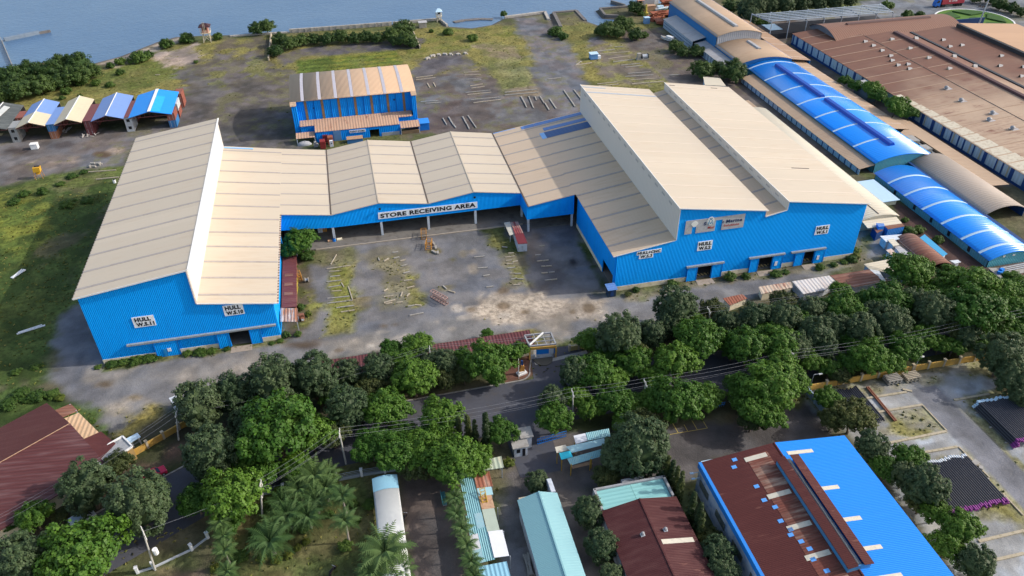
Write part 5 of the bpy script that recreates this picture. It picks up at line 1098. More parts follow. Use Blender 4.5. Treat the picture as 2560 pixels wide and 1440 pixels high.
g2 = lambda *p: [G(*q)[:2] for q in p]
wall('long ochre boundary wall with pale piers along the pipe yard', [(76, 91.0), (98, 91.3), (125, 90.9)], 1.35, YWALL, YPOST, 3.6)
wall('pale blue wall running back from the ochre wall corner', g2((2012, 978), (2062, 1040)), 1.5, plain('pale_blue_wall', (.30, .42, .58), .8, .2, 1), PALEB, 4)
wall('low cream and ochre wall right of the ruined gatehouse', [(36.2, 112.0), (41.8, 112.4), (58, 112.9)], 1.1, plain('cream_ochre_wall', (.46, .36, .15), .8, .25, 1), YPOST, 1.9)
wall('ochre street wall beside the flat concrete shed', [(-44.0, 102.4), (-36.8, 107.4), (-31, 110.6)], 1.3, YWALL, YPOST, 3)
wall('pale post and rail fence along the palm garden', g2((550, 1305), (640, 1240), (780, 1215), (905, 1190), (1020, 1172)), .55, plain('grey_rail_paint', (.26, .30, .34), .8, .3, .8), WHITE, 3.6, name='garden_fence', ph=1.1, cat='fence', rails=True)
wall('white fence with square posts by the street corner at bottom left', g2((345, 1432), (385, 1420), (480, 1375), (520, 1345)), .3, plain('worn_white', (.40, .43, .47), .8, .25, 1), WHITE, 4.2, name='garden_fence', ph=1.0, cat='fence')
wall('grey hedge wall at the back of the pipe yard', [(128, 112), (160, 112.5)], 1.2, CONC, CONC, 5)
# ruined gatehouse
r = thing('ruined_gatehouse', 'roofless ruined gatehouse with ochre beam and blue front wall', 'gatehouse', (33, 112.5))
zg = ZM(1260, 800, 9)
T = [G(*zg(*p), 3.2) for p in ((465, 350), (1055, 285), (1165, 540), (575, 590))]
m = MB()
for i in range(4): m.beam(T[i], T[(i+1) % 4], .28, .3)
for u in (.33, .66): m.beam(Vector(T[0]).lerp(Vector(T[1]), u), Vector(T[3]).lerp(Vector(T[2]), u), .14, .16); m.beam(Vector(T[0]).lerp(Vector(T[3]), u), Vector(T[1]).lerp(Vector(T[2]), u), .14, .16)
m.build('roof_frame', plain('weathered_frame', (.30, .31, .33), .8, .35, 1.5, dirt=(.12, .11, .11), damt=.6), r)
m = MB(); m.beam(G(*zg(575, 560), 3.4), G(*zg(880, 285), 3.5), .3, .2); m.build('fallen_beam', TRIM, r)
f0, f1 = Vector(T[3]), Vector(T[2]); m = MB(); m.beam(f0-Vector((0, .2, .45)), f1-Vector((0, .2, .45)), .3, .55); m.build('ochre_beam', YWALL, r)
fl = lambda u, z: (f0.x+(f1.x-f0.x)*u, f0.y+(f1.y-f0.y)*u, z)
m = MB(); m.beam(fl(.26, 1.75), fl(.74, 1.75), .2, 1.5); m.build('blue_wall', BLUES, r)
m = MB(); m.beam(fl(.26, .5), fl(.92, .5), .22, 1.0); m.beam(fl(.76, 1.5), fl(.92, 1.5), .22, 1.9); m.beam(fl(0, .5), fl(.22, .5), .2, .9); m.build('white_wall', WALLW, r)
m = MB(); m.beam(fl(.94, 1.7), fl(1, 1.7), .2, 1.6); m.build('blue_post', BLUES, r)
for i in (0, 1): c = T[i]; m = MB(); m.box(c[0]-.15, c[0]+.15, c[1]-.15, c[1]+.15, 0, 3.1); m.build('column', CONC, r)
for i in (2, 3): c = T[i]; m = MB(); m.box(c[0]-.15, c[0]+.15, c[1]-.35, c[1]-.05, 0, 2.5); m.build('column', YWALL, r)
m = MB(); m.slab([(T[0][0]+.3, T[0][1]-.3, .06), (T[3][0]+.3, T[3][1]+.2, .06), (T[2][0]-.3, T[2][1]+.2, .06), (T[1][0]-.3, T[1][1]-.3, .06)], .06); m.build('floor_slab', CONC, r)
c = fl(.5, .04); m = MB(); m.prism([(c[0]+1.9*math.cos(t), c[1]-.3+2.2*math.sin(t), .02) for t in np.linspace(math.pi, 2*math.pi, 13)], (0, 0, .16)); m.build('planter_kerb', plain('planter_dark', (.09, .09, .08), .9), r)
# long maroon roof behind the verge
r = thing('long_store', 'long narrow store with a maroon metal roof along the street verge', 'store', (5, 114.6))
m = MB(); m.slab([(-14, 112.2, 2.3), (29.3, 112.2, 2.3), (29.3, 117.2, 2.6), (-14, 117.2, 2.6)], .12); m.build('roof', MAROONX, r)
m = MB(); m.box(-13.8, 29, 112.5, 112.7, 0, 2.15); m.build('front_wall', PLIN, r); m = MB(); m.box(-13.8, 29, 116.8, 117, 0, 2.4); m.build('rear_wall', PLIN, r)
# red brown building at the left edge (turned with the street)
e1 = Vector((.6, -.8)); e2 = Vector((-.8, -.6)); O0 = Vector((-59.7, 115.7))
def E(a, b, z=0): p = O0+e1*a+e2*b; return (p.x, p.y, z)
r = thing('red_brown_hall', 'long low red brown roofed hall at the left edge beside the street', 'hall', E(10, 20)[:2])
m = MB(); m.slab([E(-.4, -.4, 3.2), E(-.4, 60, 3.2), E(9.8, 60, 4.7), E(9.8, -.4, 4.7)], .14); m.build('roof', BRICKR, r)
m = MB(); m.slab([E(9.8, -.4, 4.7), E(9.8, 60, 4.7), E(21.6, 60, 2.9), E(21.6, -.4, 2.9)], .14); m.build('roof', sheet('red_brown_roof_front', (.085, .026, .026), 'Y', .7, 'X', (.19, .12, .12), .6, var=.22, rough=.6, ribc=.2), r)
m = MB(); m.beam(E(9.8, -.4, 4.76), E(9.8, 60, 4.76), .16, .06); m.build('ridge_cap', TANS, r)
m = MB(); m.slab([E(14.2, -.4, 3.9), E(19.6, -.4, 3.1), E(18.2, -3.6, 3.0), E(14.2, -3.2, 3.5)], .12); m.build('porch_roof', BRICKR, r)
m = MB(); m.slab([E(5.2, -.5, 2.7), E(12.6, -.5, 2.7), E(12.6, -3.2, 2.2), E(5.2, -3.2, 2.2)], .1); m.build('awning', sheet('cream_rust_awning', (.52, .36, .22), 'X', .8, 'Y', (.34, .16, .08), .6, var=.2, rough=.7), r)
m = MB(); m.slab([E(1.4, -.5, 2.3), E(4.2, -.5, 2.3), E(4.2, -3.4, 1.9), E(1.4, -3.4, 1.9)], .1); m.build('awning', RUSTD, r)
m = MB()
for a, b, c, d in ((0, .0, 0, 60), (0, .0, 21, .0), (21, .0, 21, 60)): m.beam(E(a, b, 1.4), E(c, d, 1.4), .2, 2.8)
m.build('wall', PLIN, r)
for p in ((5.4, -3.0), (12.4, -3.0), (9, -3.0), (1.6, -3.2), (4, -3.2), (18, -3.2), (14.4, -3.0)): c = E(*p); q = MB(); q.box(c[0]-.07, c[0]+.07, c[1]-.07, c[1]+.07, 0, 2.0 if p[0] < 13 else 2.9); q.build('post', STEEL, r)
FLAT = [(-49.5, 101.5), (-45.0, 104.7), (-43.0, 101.9), (-47.0, 98.2)]
r = thing('flat_roofed_hut', 'flat roofed concrete hut with white parapet beside the red brown hall', 'hut', (-46, 101.5))
m = MB(); m.prism([(*p, 0) for p in FLAT], (0, 0, 2.85)); m.build('wall', plain('ochre_hut_wall', (.33, .22, .09), .85, .3, .8), r)
m = MB()
for i in range(4): m.beam((*FLAT[i], 3.0), (*FLAT[(i+1) % 4], 3.0), .25, .32)
m.build('parapet', TRIM, r); m = MB(); m.poly([(*Vector(p).lerp(Vector((-46, 101.5)), .03), 2.9) for p in FLAT[::-1]]); m.prism([(*Vector(p).lerp(Vector((-46, 101.5)), .03), 2.86) for p in FLAT], (0, 0, .05)); m.build('roof_slab', plain('stained_flat_roof', (.33, .34, .35), .8, .35, .4, dirt=(.06, .065, .08), damt=.85), r)
z9 = ZM(0, 960, 3)
qshed('awning_shed', 'pale blue sheet shed beside the flat concrete hut', 'shed', [z9(980, 440), z9(1055, 395), z9(1030, 365), z9(945, 410)], [1.8, 1.8, 2, 2], PALEB, None, posts=True)
qshed('roadside_kiosk', 'small white kiosk roof half hidden by the round trees', 'kiosk', [z9(1340, 215), z9(1400, 180), z9(1330, 80), z9(1265, 105)], [2.2]*4, LWHT, WALLW)
# red roofed narrow shed by the courtyard
zc = ZM(640, 560, 4.5)
r = thing('narrow_shed', 'narrow rusty maroon roofed shed along the left hall side wall', 'shed', (-17.8, 146))
m = MB(); m.slab([(-19.3, 136.6, 2.3), (-16.2, 136.6, 2.1), (-16.2, 157.5, 2.1), (-19.3, 157.5, 2.3)], .1); rf = m.build('roof', sheet('narrow_maroon_roof', (.13, .035, .035), 'Y', .7, 'X', (.2, .09, .07), .5, var=.25, rough=.7), r)
m = MB(); m.box(-19.2, -16.4, 136.8, 157.3, 0, 2.0); m.build('wall', RUSTD, r)
for yy in (141, 144.6, 148.2): m = MB(); m.slab([(-18.8, yy, 2.33), (-17.0, yy, 2.21), (-17.0, yy+1.1, 2.21), (-18.8, yy+1.1, 2.33)], .04); m.build('patched_sheet', RUSTD, rf)
qshed('tin_canopy', 'rust stained white tin canopy on posts at the left court corner', 'canopy', [zc(275, 1098), zc(470, 1098), zc(468, 948), zc(278, 945)], [3.0, 3.0, 3.2, 3.2], sheet('stained_white_tin', (.54, .54, .52), 'X', .7, 'Y', (.32, .2, .12), .5, rust=.45, rcol=(.24, .1, .05), var=.15, rough=.6), None, posts=True)
# guard hut in the court
r = thing('site_hut', 'narrow white hut with dark red roof end and tiled annexe in the court', 'hut', (34, 152))
zz = ZM(960, 560, 6)
m = MB(); P = [G(*zz(*p), 2.3) for p in ((2010, 298), (2152, 288), (2090, 135), (1960, 155))]; m.slab(P, .1); m.build('roof', plain('dark_red_sheet', (.17, .03, .035), .6, .15, 1), r)
P2 = [G(*zz(*p), 2.1) for p in ((1960, 150), (2090, 132), (2010, -40), (1900, -30))]; m = MB(); m.slab(P2, .1); m.build('annexe_roof', sheet('red_white_tiles', (.42, .30, .25), 'X', .6, 'Y', (.2, .05, .05), .8, rust=.6, rcol=(.17, .04, .04), var=.3, rough=.7), r)
P3 = [G(*zz(*p), 1.9) for p in ((1885, 170), (1950, 150), (1890, -35), (1800, -20))]; m = MB(); m.slab(P3, .08); m.build('cream_awning', SKYC, r)
m = MB(); m.prism([(p[0]*.98+P[0][0]*.02, p[1]+(.12 if i < 2 else -.1), 0) for i, p in enumerate(P)], (0, 0, 2.18)); m.build('wall', WALLW, r)
m = MB(); m.prism([(p[0]*.99+P2[0][0]*.01, p[1], 0) for p in P2], (0, 0, 1.98)); m.build('annexe_wall', WALLW, r)
for p in (P3[0], P3[1], P3[3]): m = MB(); m.box(p[0]+.1, p[0]+.2, p[1]+.1, p[1]+.2, 0, 1.8); m.build('post', STEEL, r)
# blue pump box at the hall corner
c = G(1529, 742); r = thing('utility_kiosk', 'dark blue metal kiosk at the near corner of the right hall', 'kiosk', c)
x, y = c[0], c[1]; m = MB(); m.box(x-.9, x+.9, y-.1, y+1.4, 0, 2.2); b_ = m.build('cabinet', plain('kiosk_navy', (.012, .035, .075), .5, .2, 1), r); m = MB(); m.slab([(x-1.1, y-.5, 2.15), (x+1.1, y-.5, 2.15), (x+1.0, y+1.6, 2.5), (x-1.2, y+1.6, 2.5)], .1); m.build('roof', PATB, r)
m = MB(); m.box(x-.35, x+.35, y-.14, y-.101, .2, 1.8); m.build('door', DKBLUE, b_)
# rusty sheds along the road right of the trees
z5 = ZM(1780, 600, 4.7407)
for label, px, zs, mt, wm in (
    ('cream and rust shed roof nearest the street trees', [(210, 775), (420, 690), (355, 640), (130, 690)], (1.7, 1.7, 1.9, 1.9), RUSTY, PLIN),
    ('rust edged cream shed roof second along the verge row', [(585, 640), (960, 560), (930, 495), (550, 555)], (1.8, 1.8, 2.1, 2.1), sheet('cream_rusty_sheet', (.50, .42, .33), 'X', .9, 'Y', (.3, .15, .08), .6, rust=.45, rcol=(.2, .08, .05), var=.2, rough=.7, pan=3), PLIN),
    ('white shed roof with a rust stripe in the verge row', [(1080, 640), (1350, 590), (1480, 500), (1390, 420), (950, 490)], (1.9, 1.9, 2.0, 2.2, 2.2), sheet('white_rusty_sheet', (.56, .54, .52), 'X', .9, 'Y', (.33, .2, .14), .5, rust=.22, rcol=(.22, .09, .06), var=.15, rough=.7, pan=4), WALLW),
    ('deep rust striped shed roof beside the cream hut', [(1690, 560), (2050, 485), (1860, 350), (1400, 420), (1490, 500)], (1.9, 1.9, 2.2, 2.2, 2.0), RUSTD, WALLW)):
    qshed('verge_shed', label, 'shed', [z5(*p) for p in px], zs, mt, wm, 'sheds along the verge')
r = qshed('verge_hut', 'cream roofed pale blue hut at the end of the verge sheds', 'hut', [z5(1865, 345), (2265, 690), (2262, 640), z5(1800, 285)], (2.0, 2.0, 2.4, 2.4), CREAMV, PALEW)
m = MB(); P = [G(*z5(*p), 2.0) for p in ((1870, 350), (1960, 335), (2060, 485), (2030, 490))]; m.slab(P, .08); m.build('side_roof', LWHT, r)
m = MB(); a_, b_ = G(*z5(1690, 560), .9), G(*z5(2060, 490), .9)
c_ = thing('verge_wall', 'low pale concrete wall behind the rusty verge shed', 'wall', a_); m.beam(a_, b_, .3, 1.6); m.build('wall_panel', CONC, c_)
# cluster of huts right of the big hall
zk = ZM(2080, 520, 5.3333)
r = qshed('site_container', 'bright blue site container with a rust striped roof', 'container', [zk(745, 282), zk(970, 242), zk(925, 195), zk(700, 235)], (2.5,)*4, RUSTD, sheet('site_blue', (.03, .20, .58), 'X', .5, 'Z', (.1, .2, .4), .4, var=.15), 'site containers', inset=.05)
r = qshed('site_container', 'dark blue site container beside the cream shed canopy', 'container', [zk(600, 332), zk(682, 292), zk(610, 232), zk(538, 250)], (2.3,)*4, RUSTD, DKBLUE, 'site containers', inset=.05)
qshed('site_container', 'small mid blue box on the dark blue site container', 'container', [zk(625, 250), zk(705, 240), zk(690, 205), zk(590, 200)], (3.2,)*4, PATB, BLUES, 'site containers', inset=.05)
qshed('white_hut', 'white hut with flat roof left of the rust barrel shed', 'hut', [zk(720, 450), zk(960, 400), zk(930, 350), zk(640, 372)], (2.2,)*4, LWHT, WALLW, 'huts beside the rust barrel shed')
qshed('white_hut', 'cream roofed hut touching the rust barrel shed', 'hut', [zk(820, 508), zk(900, 490), zk(820, 405), zk(740, 425)], (2.3,)*4, CREAMV, WALLW, 'huts beside the rust barrel shed')
qshed('white_hut', 'hut with peach stained roof nearest the gravel', 'hut', [zk(890, 725), zk(955, 690), zk(790, 540), zk(720, 560)], (2.0,)*4, plain('peach_roof', (.55, .40, .32), .7, .25, 1, dirt=(.6, .58, .55), damt=.6), WALLW, 'huts beside the rust barrel shed')
qshed('grey_lean_to', 'long grey lean to roof against the rust barrel shed', 'shed', [zk(960, 660), zk(1080, 640), zk(900, 500), zk(830, 515)], (1.6, 1.6, 1.8, 1.8), GREYR, WALLW)
x0 = G(*zk(1000, 560), 2.2)
c0, c1, c2, c3 = [G(*zk(*p), 2.0) for p in ((815, 405), (1110, 368), (1595, 745), (1370, 775))]
xa, xb = (c0[0]+c3[0])/2-.2, (c1[0]+c2[0])/2+.2; ya, yb = (c2[1]+c3[1])/2, (c0[1]+c1[1])/2
vault('barrel_shed', 'rust brown barrel roofed shed beside the blue vault', 'shed', xa, xb, ya, yb, 1.9, .9, RUSTD, CONC, CONC, [], gable=False, over=.2)
qshed('blue_lean_to', 'turquoise blue strip roof beside the rust barrel shed', 'shed', [zk(1480, 645), zk(1540, 610), zk(1235, 350), zk(1170, 395)], (1.9, 1.7, 1.7, 1.9), plain('strong_turquoise', (.03, .27, .50), .5, .2, .8), WALLW)
qshed('tank_hut', 'small white hut with a dark roof hatch behind the barrel shed', 'hut', [zk(1640, 740), zk(1720, 720), zk(1680, 690), zk(1570, 700)], (1.4,)*4, LWHT, WALLW)
r = qshed('concrete_platform', 'pale concrete loading platform in front of the blue vault gable', 'platform', [zk(2240, 935), zk(2560, 860), zk(2560, 800), zk(2080, 795)], (.5,)*4, CONC, CONC)
# bits further right and behind
qshed('service_shed', 'small pinkish roofed service shed between the vaults and the factory', 'shed', [(2256, 318), (2272, 303), (2235, 290), (2225, 300)], (2.2,)*4, BRNR2, WALLW, 'service sheds between vaults and factory')
qshed('service_shed', 'white service shed with tan roof by the taupe vault', 'shed', [(2268, 350), (2290, 338), (2262, 322), (2250, 333)], (2.2,)*4, BRNR2, WALLW, 'service sheds between vaults and factory')
qshed('boat_shelter', 'pale barrel shelter beside the two dark trees behind the hall', 'shelter', [(1762, 212), (1815, 215), (1800, 195), (1758, 192)], (2.6, 2.6, 2.8, 2.8), CREAMV, PALEW)
# ================================================================ trees, palms, bushes
def leaf_mat(name, c1, c2, trans=.25):
    t = NT(name); oi = t.n('ObjectInfo'); p = t.pos(True)
    f = t.ramp(t.math('ADD', t.math('MULTIPLY', t.noise(p, .55, 3), .75), t.math('MULTIPLY', oi.outputs['Random'], .35)), .35, .85)
    c = t.mix(f, c1, c2); c = t.val(c, t.math('ADD', .55, t.math('MULTIPLY', t.noise(p, 2.6, 2), .9)))
    t.l(c, t.b.inputs['Base Color']); t.b.inputs['Roughness'].default_value = .55; t.b.inputs['Specular IOR Level'].default_value = .25
    tr = t.n('BsdfTranslucent'); t.l(c, tr.inputs[0]); mx = t.n('MixShader'); mx.inputs[0].default_value = trans
    out = t.t.nodes['Material Output']; t.l(t.b.outputs[0], mx.inputs[1]); t.l(tr.outputs[0], mx.inputs[2]); t.l(mx.outputs[0], out.inputs[0])
    return t.mat
BARK = plain('bark', (.13, .105, .08), .95, .35, 2, obj=True)
LEAF = {'round': leaf_mat('dark_round_leaves', (.046, .082, .034), (.098, .138, .060)), 'spread': leaf_mat('bright_leaves', (.042, .112, .013), (.100, .195, .022)), 'bush': leaf_mat('bush_leaves', (.045, .095, .016), (.10, .165, .028)),
        'man': leaf_mat('mangrove_leaves', (.036, .075, .018), (.08, .13, .03)), 'cyp': leaf_mat('cypress_leaves', (.022, .045, .014), (.065, .082, .02)), 'palm': leaf_mat('palm_leaves', (.05, .105, .03), (.10, .165, .05)), 'yel': leaf_mat('yellow_green_leaves', (.09, .13, .018), (.15, .17, .028)), 'dull': leaf_mat('dull_green_leaves', (.055, .075, .022), (.10, .115, .03))}
def leafcloud(seed, R, RZ, cz, nc, nl, cr, ls, zmin=-.5, shell=(.62, 1.0), flat=0, cone=0):
    """leaf quads gathered in clumps through the crown's volume"""
    g = np.random.RandomState(seed); V = []
    d = g.normal(size=(nc*3, 3)); d /= np.linalg.norm(d, axis=1)[:, None]; d = d[d[:, 2] > zmin][:nc]
    lob = 1+(flat or 1)*.16*np.sin(d[:, 0]*5+seed)*np.cos(d[:, 1]*4+seed*2)+(flat or 1)*.10*np.sin(np.arctan2(d[:, 1], d[:, 0])*3+seed)
    rr = g.uniform(*shell, size=len(d))*lob
    C = d*rr[:, None]
    if cone: zz = g.uniform(-1, 1, len(d)); w = (1-zz)/2; w = .12+.88*np.clip(w, 0, 1)**.8*np.clip((zz+1.25)*2.2, 0, 1); th = g.uniform(0, 6.28, len(d)); q = g.uniform(.55, 1, len(d)); C = np.stack([np.cos(th)*w*q, np.sin(th)*w*q, zz], -1)
    C = C*np.array([R, R, RZ])+np.array([0, 0, cz])
    for c in C:
        k = int(nl*g.uniform(.7, 1.3)); n = g.normal(size=(k, 3)); n /= np.linalg.norm(n, axis=1)[:, None]
        rad = cr*g.uniform(.75, 1.25); p = c+n*rad*g.uniform(.55, 1.0, (k, 1))*np.array([1, 1, .75])
        out = (c-np.array([0, 0, cz-RZ*.4])); out /= np.linalg.norm(out)+1e-6
        nn = n*.8+out*.5+g.normal(size=(k, 3))*.35+np.array([0, 0, .35]); nn /= np.linalg.norm(nn, axis=1)[:, None]
        a = np.cross(nn, g.normal(size=(k, 3))); a /= np.linalg.norm(a, axis=1)[:, None]; b = np.cross(nn, a)
        s = ls*g.uniform(.7, 1.35, (k, 1)); s2 = s*g.uniform(.5, .9, (k, 1))
        V.append(np.stack([p-a*s, p+b*s2, p+a*s, p-b*s2], 1))
    V = np.concatenate(V).reshape(-1, 3)
    return V
def add_leaves(mb, V):
    n = len(mb.v); mb.v += [tuple(v) for v in V]; k = len(V)//4
    mb.f += [(n+4*i, n+4*i+1, n+4*i+2, n+4*i+3) for i in range(k)]; mb.m += [0]*k
def trunk_bm(H, r, seed, spread, zb):
    g = random.Random(seed); m = MB(); p = Vector((0, 0, -.15)); rr = r
    for i in range(3):
        q = p+Vector((g.uniform(-.2, .2), g.uniform(-.2, .2), (H+.15)/3)); m.tube(p, q, rr, rr*.82, 7); p = q; rr *= .82
    for i in range(6):
        a = i*1.05+g.uniform(-.3, .3); q = p+Vector((math.cos(a)*spread*.4, math.sin(a)*spread*.4, zb*.45)); m.tube(p, q, rr*.6, rr*.35, 5)
        m.tube(q, q+Vector((math.cos(a)*spread*.32, math.sin(a)*spread*.32, zb*.35)), rr*.35, rr*.1, 5)
    return m
PROTO = {}
def proto(kind, var):
    key = (kind, var)
    if key in PROTO: return PROTO[key], False
    sd = sum(map(ord, kind))+var*17
    nm = {'round': 'round_tree', 'spread': 'spreading_tree', 'man': 'mangrove_tree', 'cyp': 'cypress_tree', 'bush': 'bush', 'yel': 'bush', 'dull': 'spreading_tree'}[kind]
    r = thing(nm, 'x', 'tree', (0, 0, 0)); m = MB(); tr = None
    if kind == 'round': V = leafcloud(sd, 3.65, 4.1, 5.0, 230, 46, .50, .150, -.75, (.80, 1.0), .6); tr = trunk_bm(2.2, .28, sd, 3, 3.5); core = (4.9, 2.7, 3.0)
    elif kind in ('spread', 'dull'): V = leafcloud(sd, 3.75, 2.2, 4.6, 190, 48, .60, .165, -.45, (.62, 1.0), 1); tr = trunk_bm(2.4, .26, sd, 4.2, 2.8); core = (4.4, 2.5, 1.3)
    elif kind == 'man': V = leafcloud(sd, 3.6, 2.6, 2.6, 120, 48, .7, .19, -.55, (.6, 1.0), 1); tr = trunk_bm(1.0, .2, sd, 3.6, 2.5); core = (2.5, 2.6, 1.8)
    elif kind == 'cyp': V = leafcloud(sd, 1.0, 4.4, 4.6, 110, 34, .32, .13, -1, cone=1); tr = trunk_bm(1.2, .12, sd, .5, 1); core = (4.2, .5, 3.4)
    else: V = leafcloud(sd, 3.4, 2.6, 1.6, 60, 64, .95, .26, -.35, (.5, 1.0)); tr = trunk_bm(.7, .12, sd, 3.0, 2); core = (1.5, 2.3, 1.5)
    add_leaves(m, V); mat = LEAF[kind]
    m.dome((0, 0, core[0]), core[1], core[1], core[2], 12, 7, full=True, jit=.12, rnd=random.Random(sd))
    m.build('crown', mat, r, local=True); tr.build('trunk', BARK, r, local=True)
    PROTO[key] = r; return r, True
ZC = {'round': (4.9, 4.05), 'spread': (4.4, 4.2), 'dull': (4.4, 4.2), 'man': (2.5, 4.2), 'cyp': (4.6, 1.2), 'bush': (1.5, 4.0), 'yel': (1.5, 4.0)}
ADJ = {'round': 'dark round tree', 'spread': 'bright spreading tree', 'dull': 'dull olive tree', 'man': 'dark shore tree', 'cyp': 'narrow cypress', 'bush': 'green bush', 'yel': 'yellowish bush'}
CAT = {'round': 'tree', 'spread': 'tree', 'dull': 'tree', 'man': 'tree', 'cyp': 'tree', 'bush': 'bush', 'yel': 'bush'}
ORD = ['first', 'second', 'third', 'fourth', 'fifth', 'sixth', 'seventh', 'eighth', 'ninth', 'tenth', 'eleventh', 'twelfth', 'thirteenth', 'fourteenth', 'fifteenth', 'sixteenth', 'seventeenth', 'eighteenth', 'nineteenth', 'twentieth', 'twenty-first', 'twenty-second']
NTREE = [0]
GROW = {'round': 1.14, 'spread': 1.17, 'dull': 1.2, 'man': 1.15, 'cyp': 1.3, 'bush': 1.12, 'yel': 1.15}
def place(px, py, rp, kind, label, group, sz=1.0):
    var = NTREE[0] % 3; NTREE[0] += 1
    zc, R = ZC[kind]; z = 3.0
    for _ in range(4):
        x, y, _z = G(px, py, z); ru = rp*GROW[kind]*depth(x, y, z)/FPX; z = zc*ru/R*sz
    x, y, _z = G(px, py, z); s = ru/R
    p, new = proto(kind, var); sc = (s, s, s*sz); rz = RND.uniform(0, 6.28)
    if new: o = p; o.location = (x*S, y*S, 0); o.rotation_euler = (0, 0, rz); o.scale = sc
    else: o = dup(p, (x, y, 0), rz, sc=sc)
    o['label'] = label; o['category'] = CAT[kind]; o['group'] = group
    return o
def grove(phrase, group, items):
    by = {}
    for it in sorted(items): by.setdefault(it[3], []).append(it)
    for kind, L in by.items():
        for i, it in enumerate(L):
            lab = ('%s %s from left %s' % (ORD[i], ADJ[kind], phrase)) if len(L) > 1 else 'single %s %s' % (ADJ[kind], phrase)
            place(it[0], it[1], it[2], kind, lab, group, it[4] if len(it) > 4 else 1.0)
grove('on the verge beside the long maroon store', 'verge trees by the maroon store', [(500, 1012, 58, 'round'), (590, 985, 50, 'round'), (683, 955, 62, 'round'), (785, 945, 57, 'round'), (870, 935, 36, 'round'), (945, 925, 40, 'round'), (1005, 905, 38, 'spread'), (1035, 942, 55, 'spread'), (1110, 908, 34, 'round'), (1155, 895, 30, 'spread'), (1225, 905, 60, 'spread'), (1297, 876, 25, 'spread'), (1045, 862, 36, 'spread'), (1218, 836, 17, 'spread'), (975, 872, 28, 'spread'), (1110, 945, 30, 'dull'), (1000, 965, 30, 'dull'), (1160, 935, 30, 'dull'), (925, 965, 34, 'dull'), (1240, 945, 24, 'spread'), (1180, 915, 34, 'spread'), (1075, 905, 30, 'round'), (830, 990, 30, 'spread'), (735, 1000, 36, 'spread')])
grove('south of the street, left of the white carport', 'street trees left of the carport', [(530, 1135, 65, 'round'), (690, 1062, 95, 'spread'), (630, 1130, 55, 'spread'), (780, 1085, 55, 'spread'), (868, 1022, 54, 'round'), (965, 1020, 56, 'spread'), (585, 1235, 75, 'spread'), (490, 1250, 45, 'spread'), (930, 1110, 50, 'spread'), (990, 1130, 55, 'spread'), (740, 1165, 40, 'spread'), (700, 1010, 45, 'round'), (620, 1060, 42, 'round'), (830, 1085, 42, 'dull'), (545, 1190, 40, 'dull'), (650, 1180, 45, 'spread'), (570, 1310, 35, 'spread')])
grove('between the street and the palm row', 'street trees by the entrance', [(1108, 1042, 55, 'spread'), (1060, 1120, 55, 'spread'), (1130, 1150, 68, 'spread'), (1090, 1090, 45, 'spread'), (1190, 1150, 45, 'spread'), (1250, 1080, 40, 'spread'), (1148, 1080, 11, 'cyp'), (1170, 1078, 12, 'cyp'), (1188, 1088, 11, 'cyp'), (1215, 1080, 14, 'cyp'), (1272, 1158, 15, 'yel'), (1010, 1085, 38, 'spread'), (1040, 1165, 40, 'dull')])
grove('at the bottom left corner', 'trees at the bottom left', [(218, 1215, 62, 'round'), (345, 1258, 76, 'round'), (376, 1228, 42, 'round'), (85, 1290, 42, 'spread'), (205, 1385, 98, 'spread'), (60, 1405, 70, 'round'), (25, 1310, 22, 'spread'), (297, 1158, 34, 'dull'), (150, 1290, 20, 'dull')])
grove('right of the gatehouse, north of the street', 'trees right of the gatehouse', [(1475, 850, 34, 'spread'), (1548, 842, 56, 'round'), (1627, 838, 36, 'round'), (1690, 770, 50, 'round'), (1672, 812, 34, 'round'), (1748, 843, 58, 'spread'), (1785, 775, 34, 'dull'), (1812, 810, 32, 'round'), (1520, 890, 32, 'spread'), (1585, 880, 36, 'dull'), (1720, 800, 36, 'spread'), (1790, 850, 32, 'spread')])
grove('in the wooded verge right of centre', 'wooded verge right of centre', [(1885, 800, 40, 'round'), (1870, 865, 55, 'spread'), (1957, 752, 30, 'dull'), (2027, 778, 34, 'round'), (2100, 728, 28, 'spread'), (2110, 772, 48, 'spread'), (1957, 802, 42, 'round'), (2037, 838, 44, 'round'), (2085, 822, 36, 'round'), (1945, 860, 55, 'spread'), (2153, 828, 42, 'round'), (1850, 815, 30, 'round'), (1830, 870, 34, 'spread'), (2170, 752, 34, 'spread'), (1905, 835, 38, 'spread'), (2000, 800, 36, 'spread'), (1990, 870, 38, 'round'), (2060, 870, 34, 'round'), (1930, 790, 32, 'spread'), (2130, 850, 34, 'spread'), (2065, 770, 30, 'spread')])
grove('in the wooded verge at the right', 'wooded verge at the right', [(2222, 748, 52, 'spread'), (2227, 812, 45, 'round'), (2273, 675, 55, 'spread'), (2317, 740, 38, 'spread'), (2335, 785, 48, 'round'), (2272, 800, 26, 'spread'), (2440, 713, 58, 'spread'), (2532, 702, 30, 'spread'), (2440, 775, 70, 'spread'), (2515, 738, 52, 'spread'), (2540, 782, 45, 'spread'), (2380, 690, 35, 'spread'), (2400, 820, 40, 'dull'), (2555, 730, 40, 'spread'), (2190, 790, 36, 'round'), (2280, 760, 38, 'round'), (2310, 840, 36, 'spread'), (2390, 750, 44, 'spread'), (2350, 720, 36, 'spread'), (2480, 800, 44, 'spread'), (2420, 845, 34, 'round'), (2170, 850, 36, 'spread')])
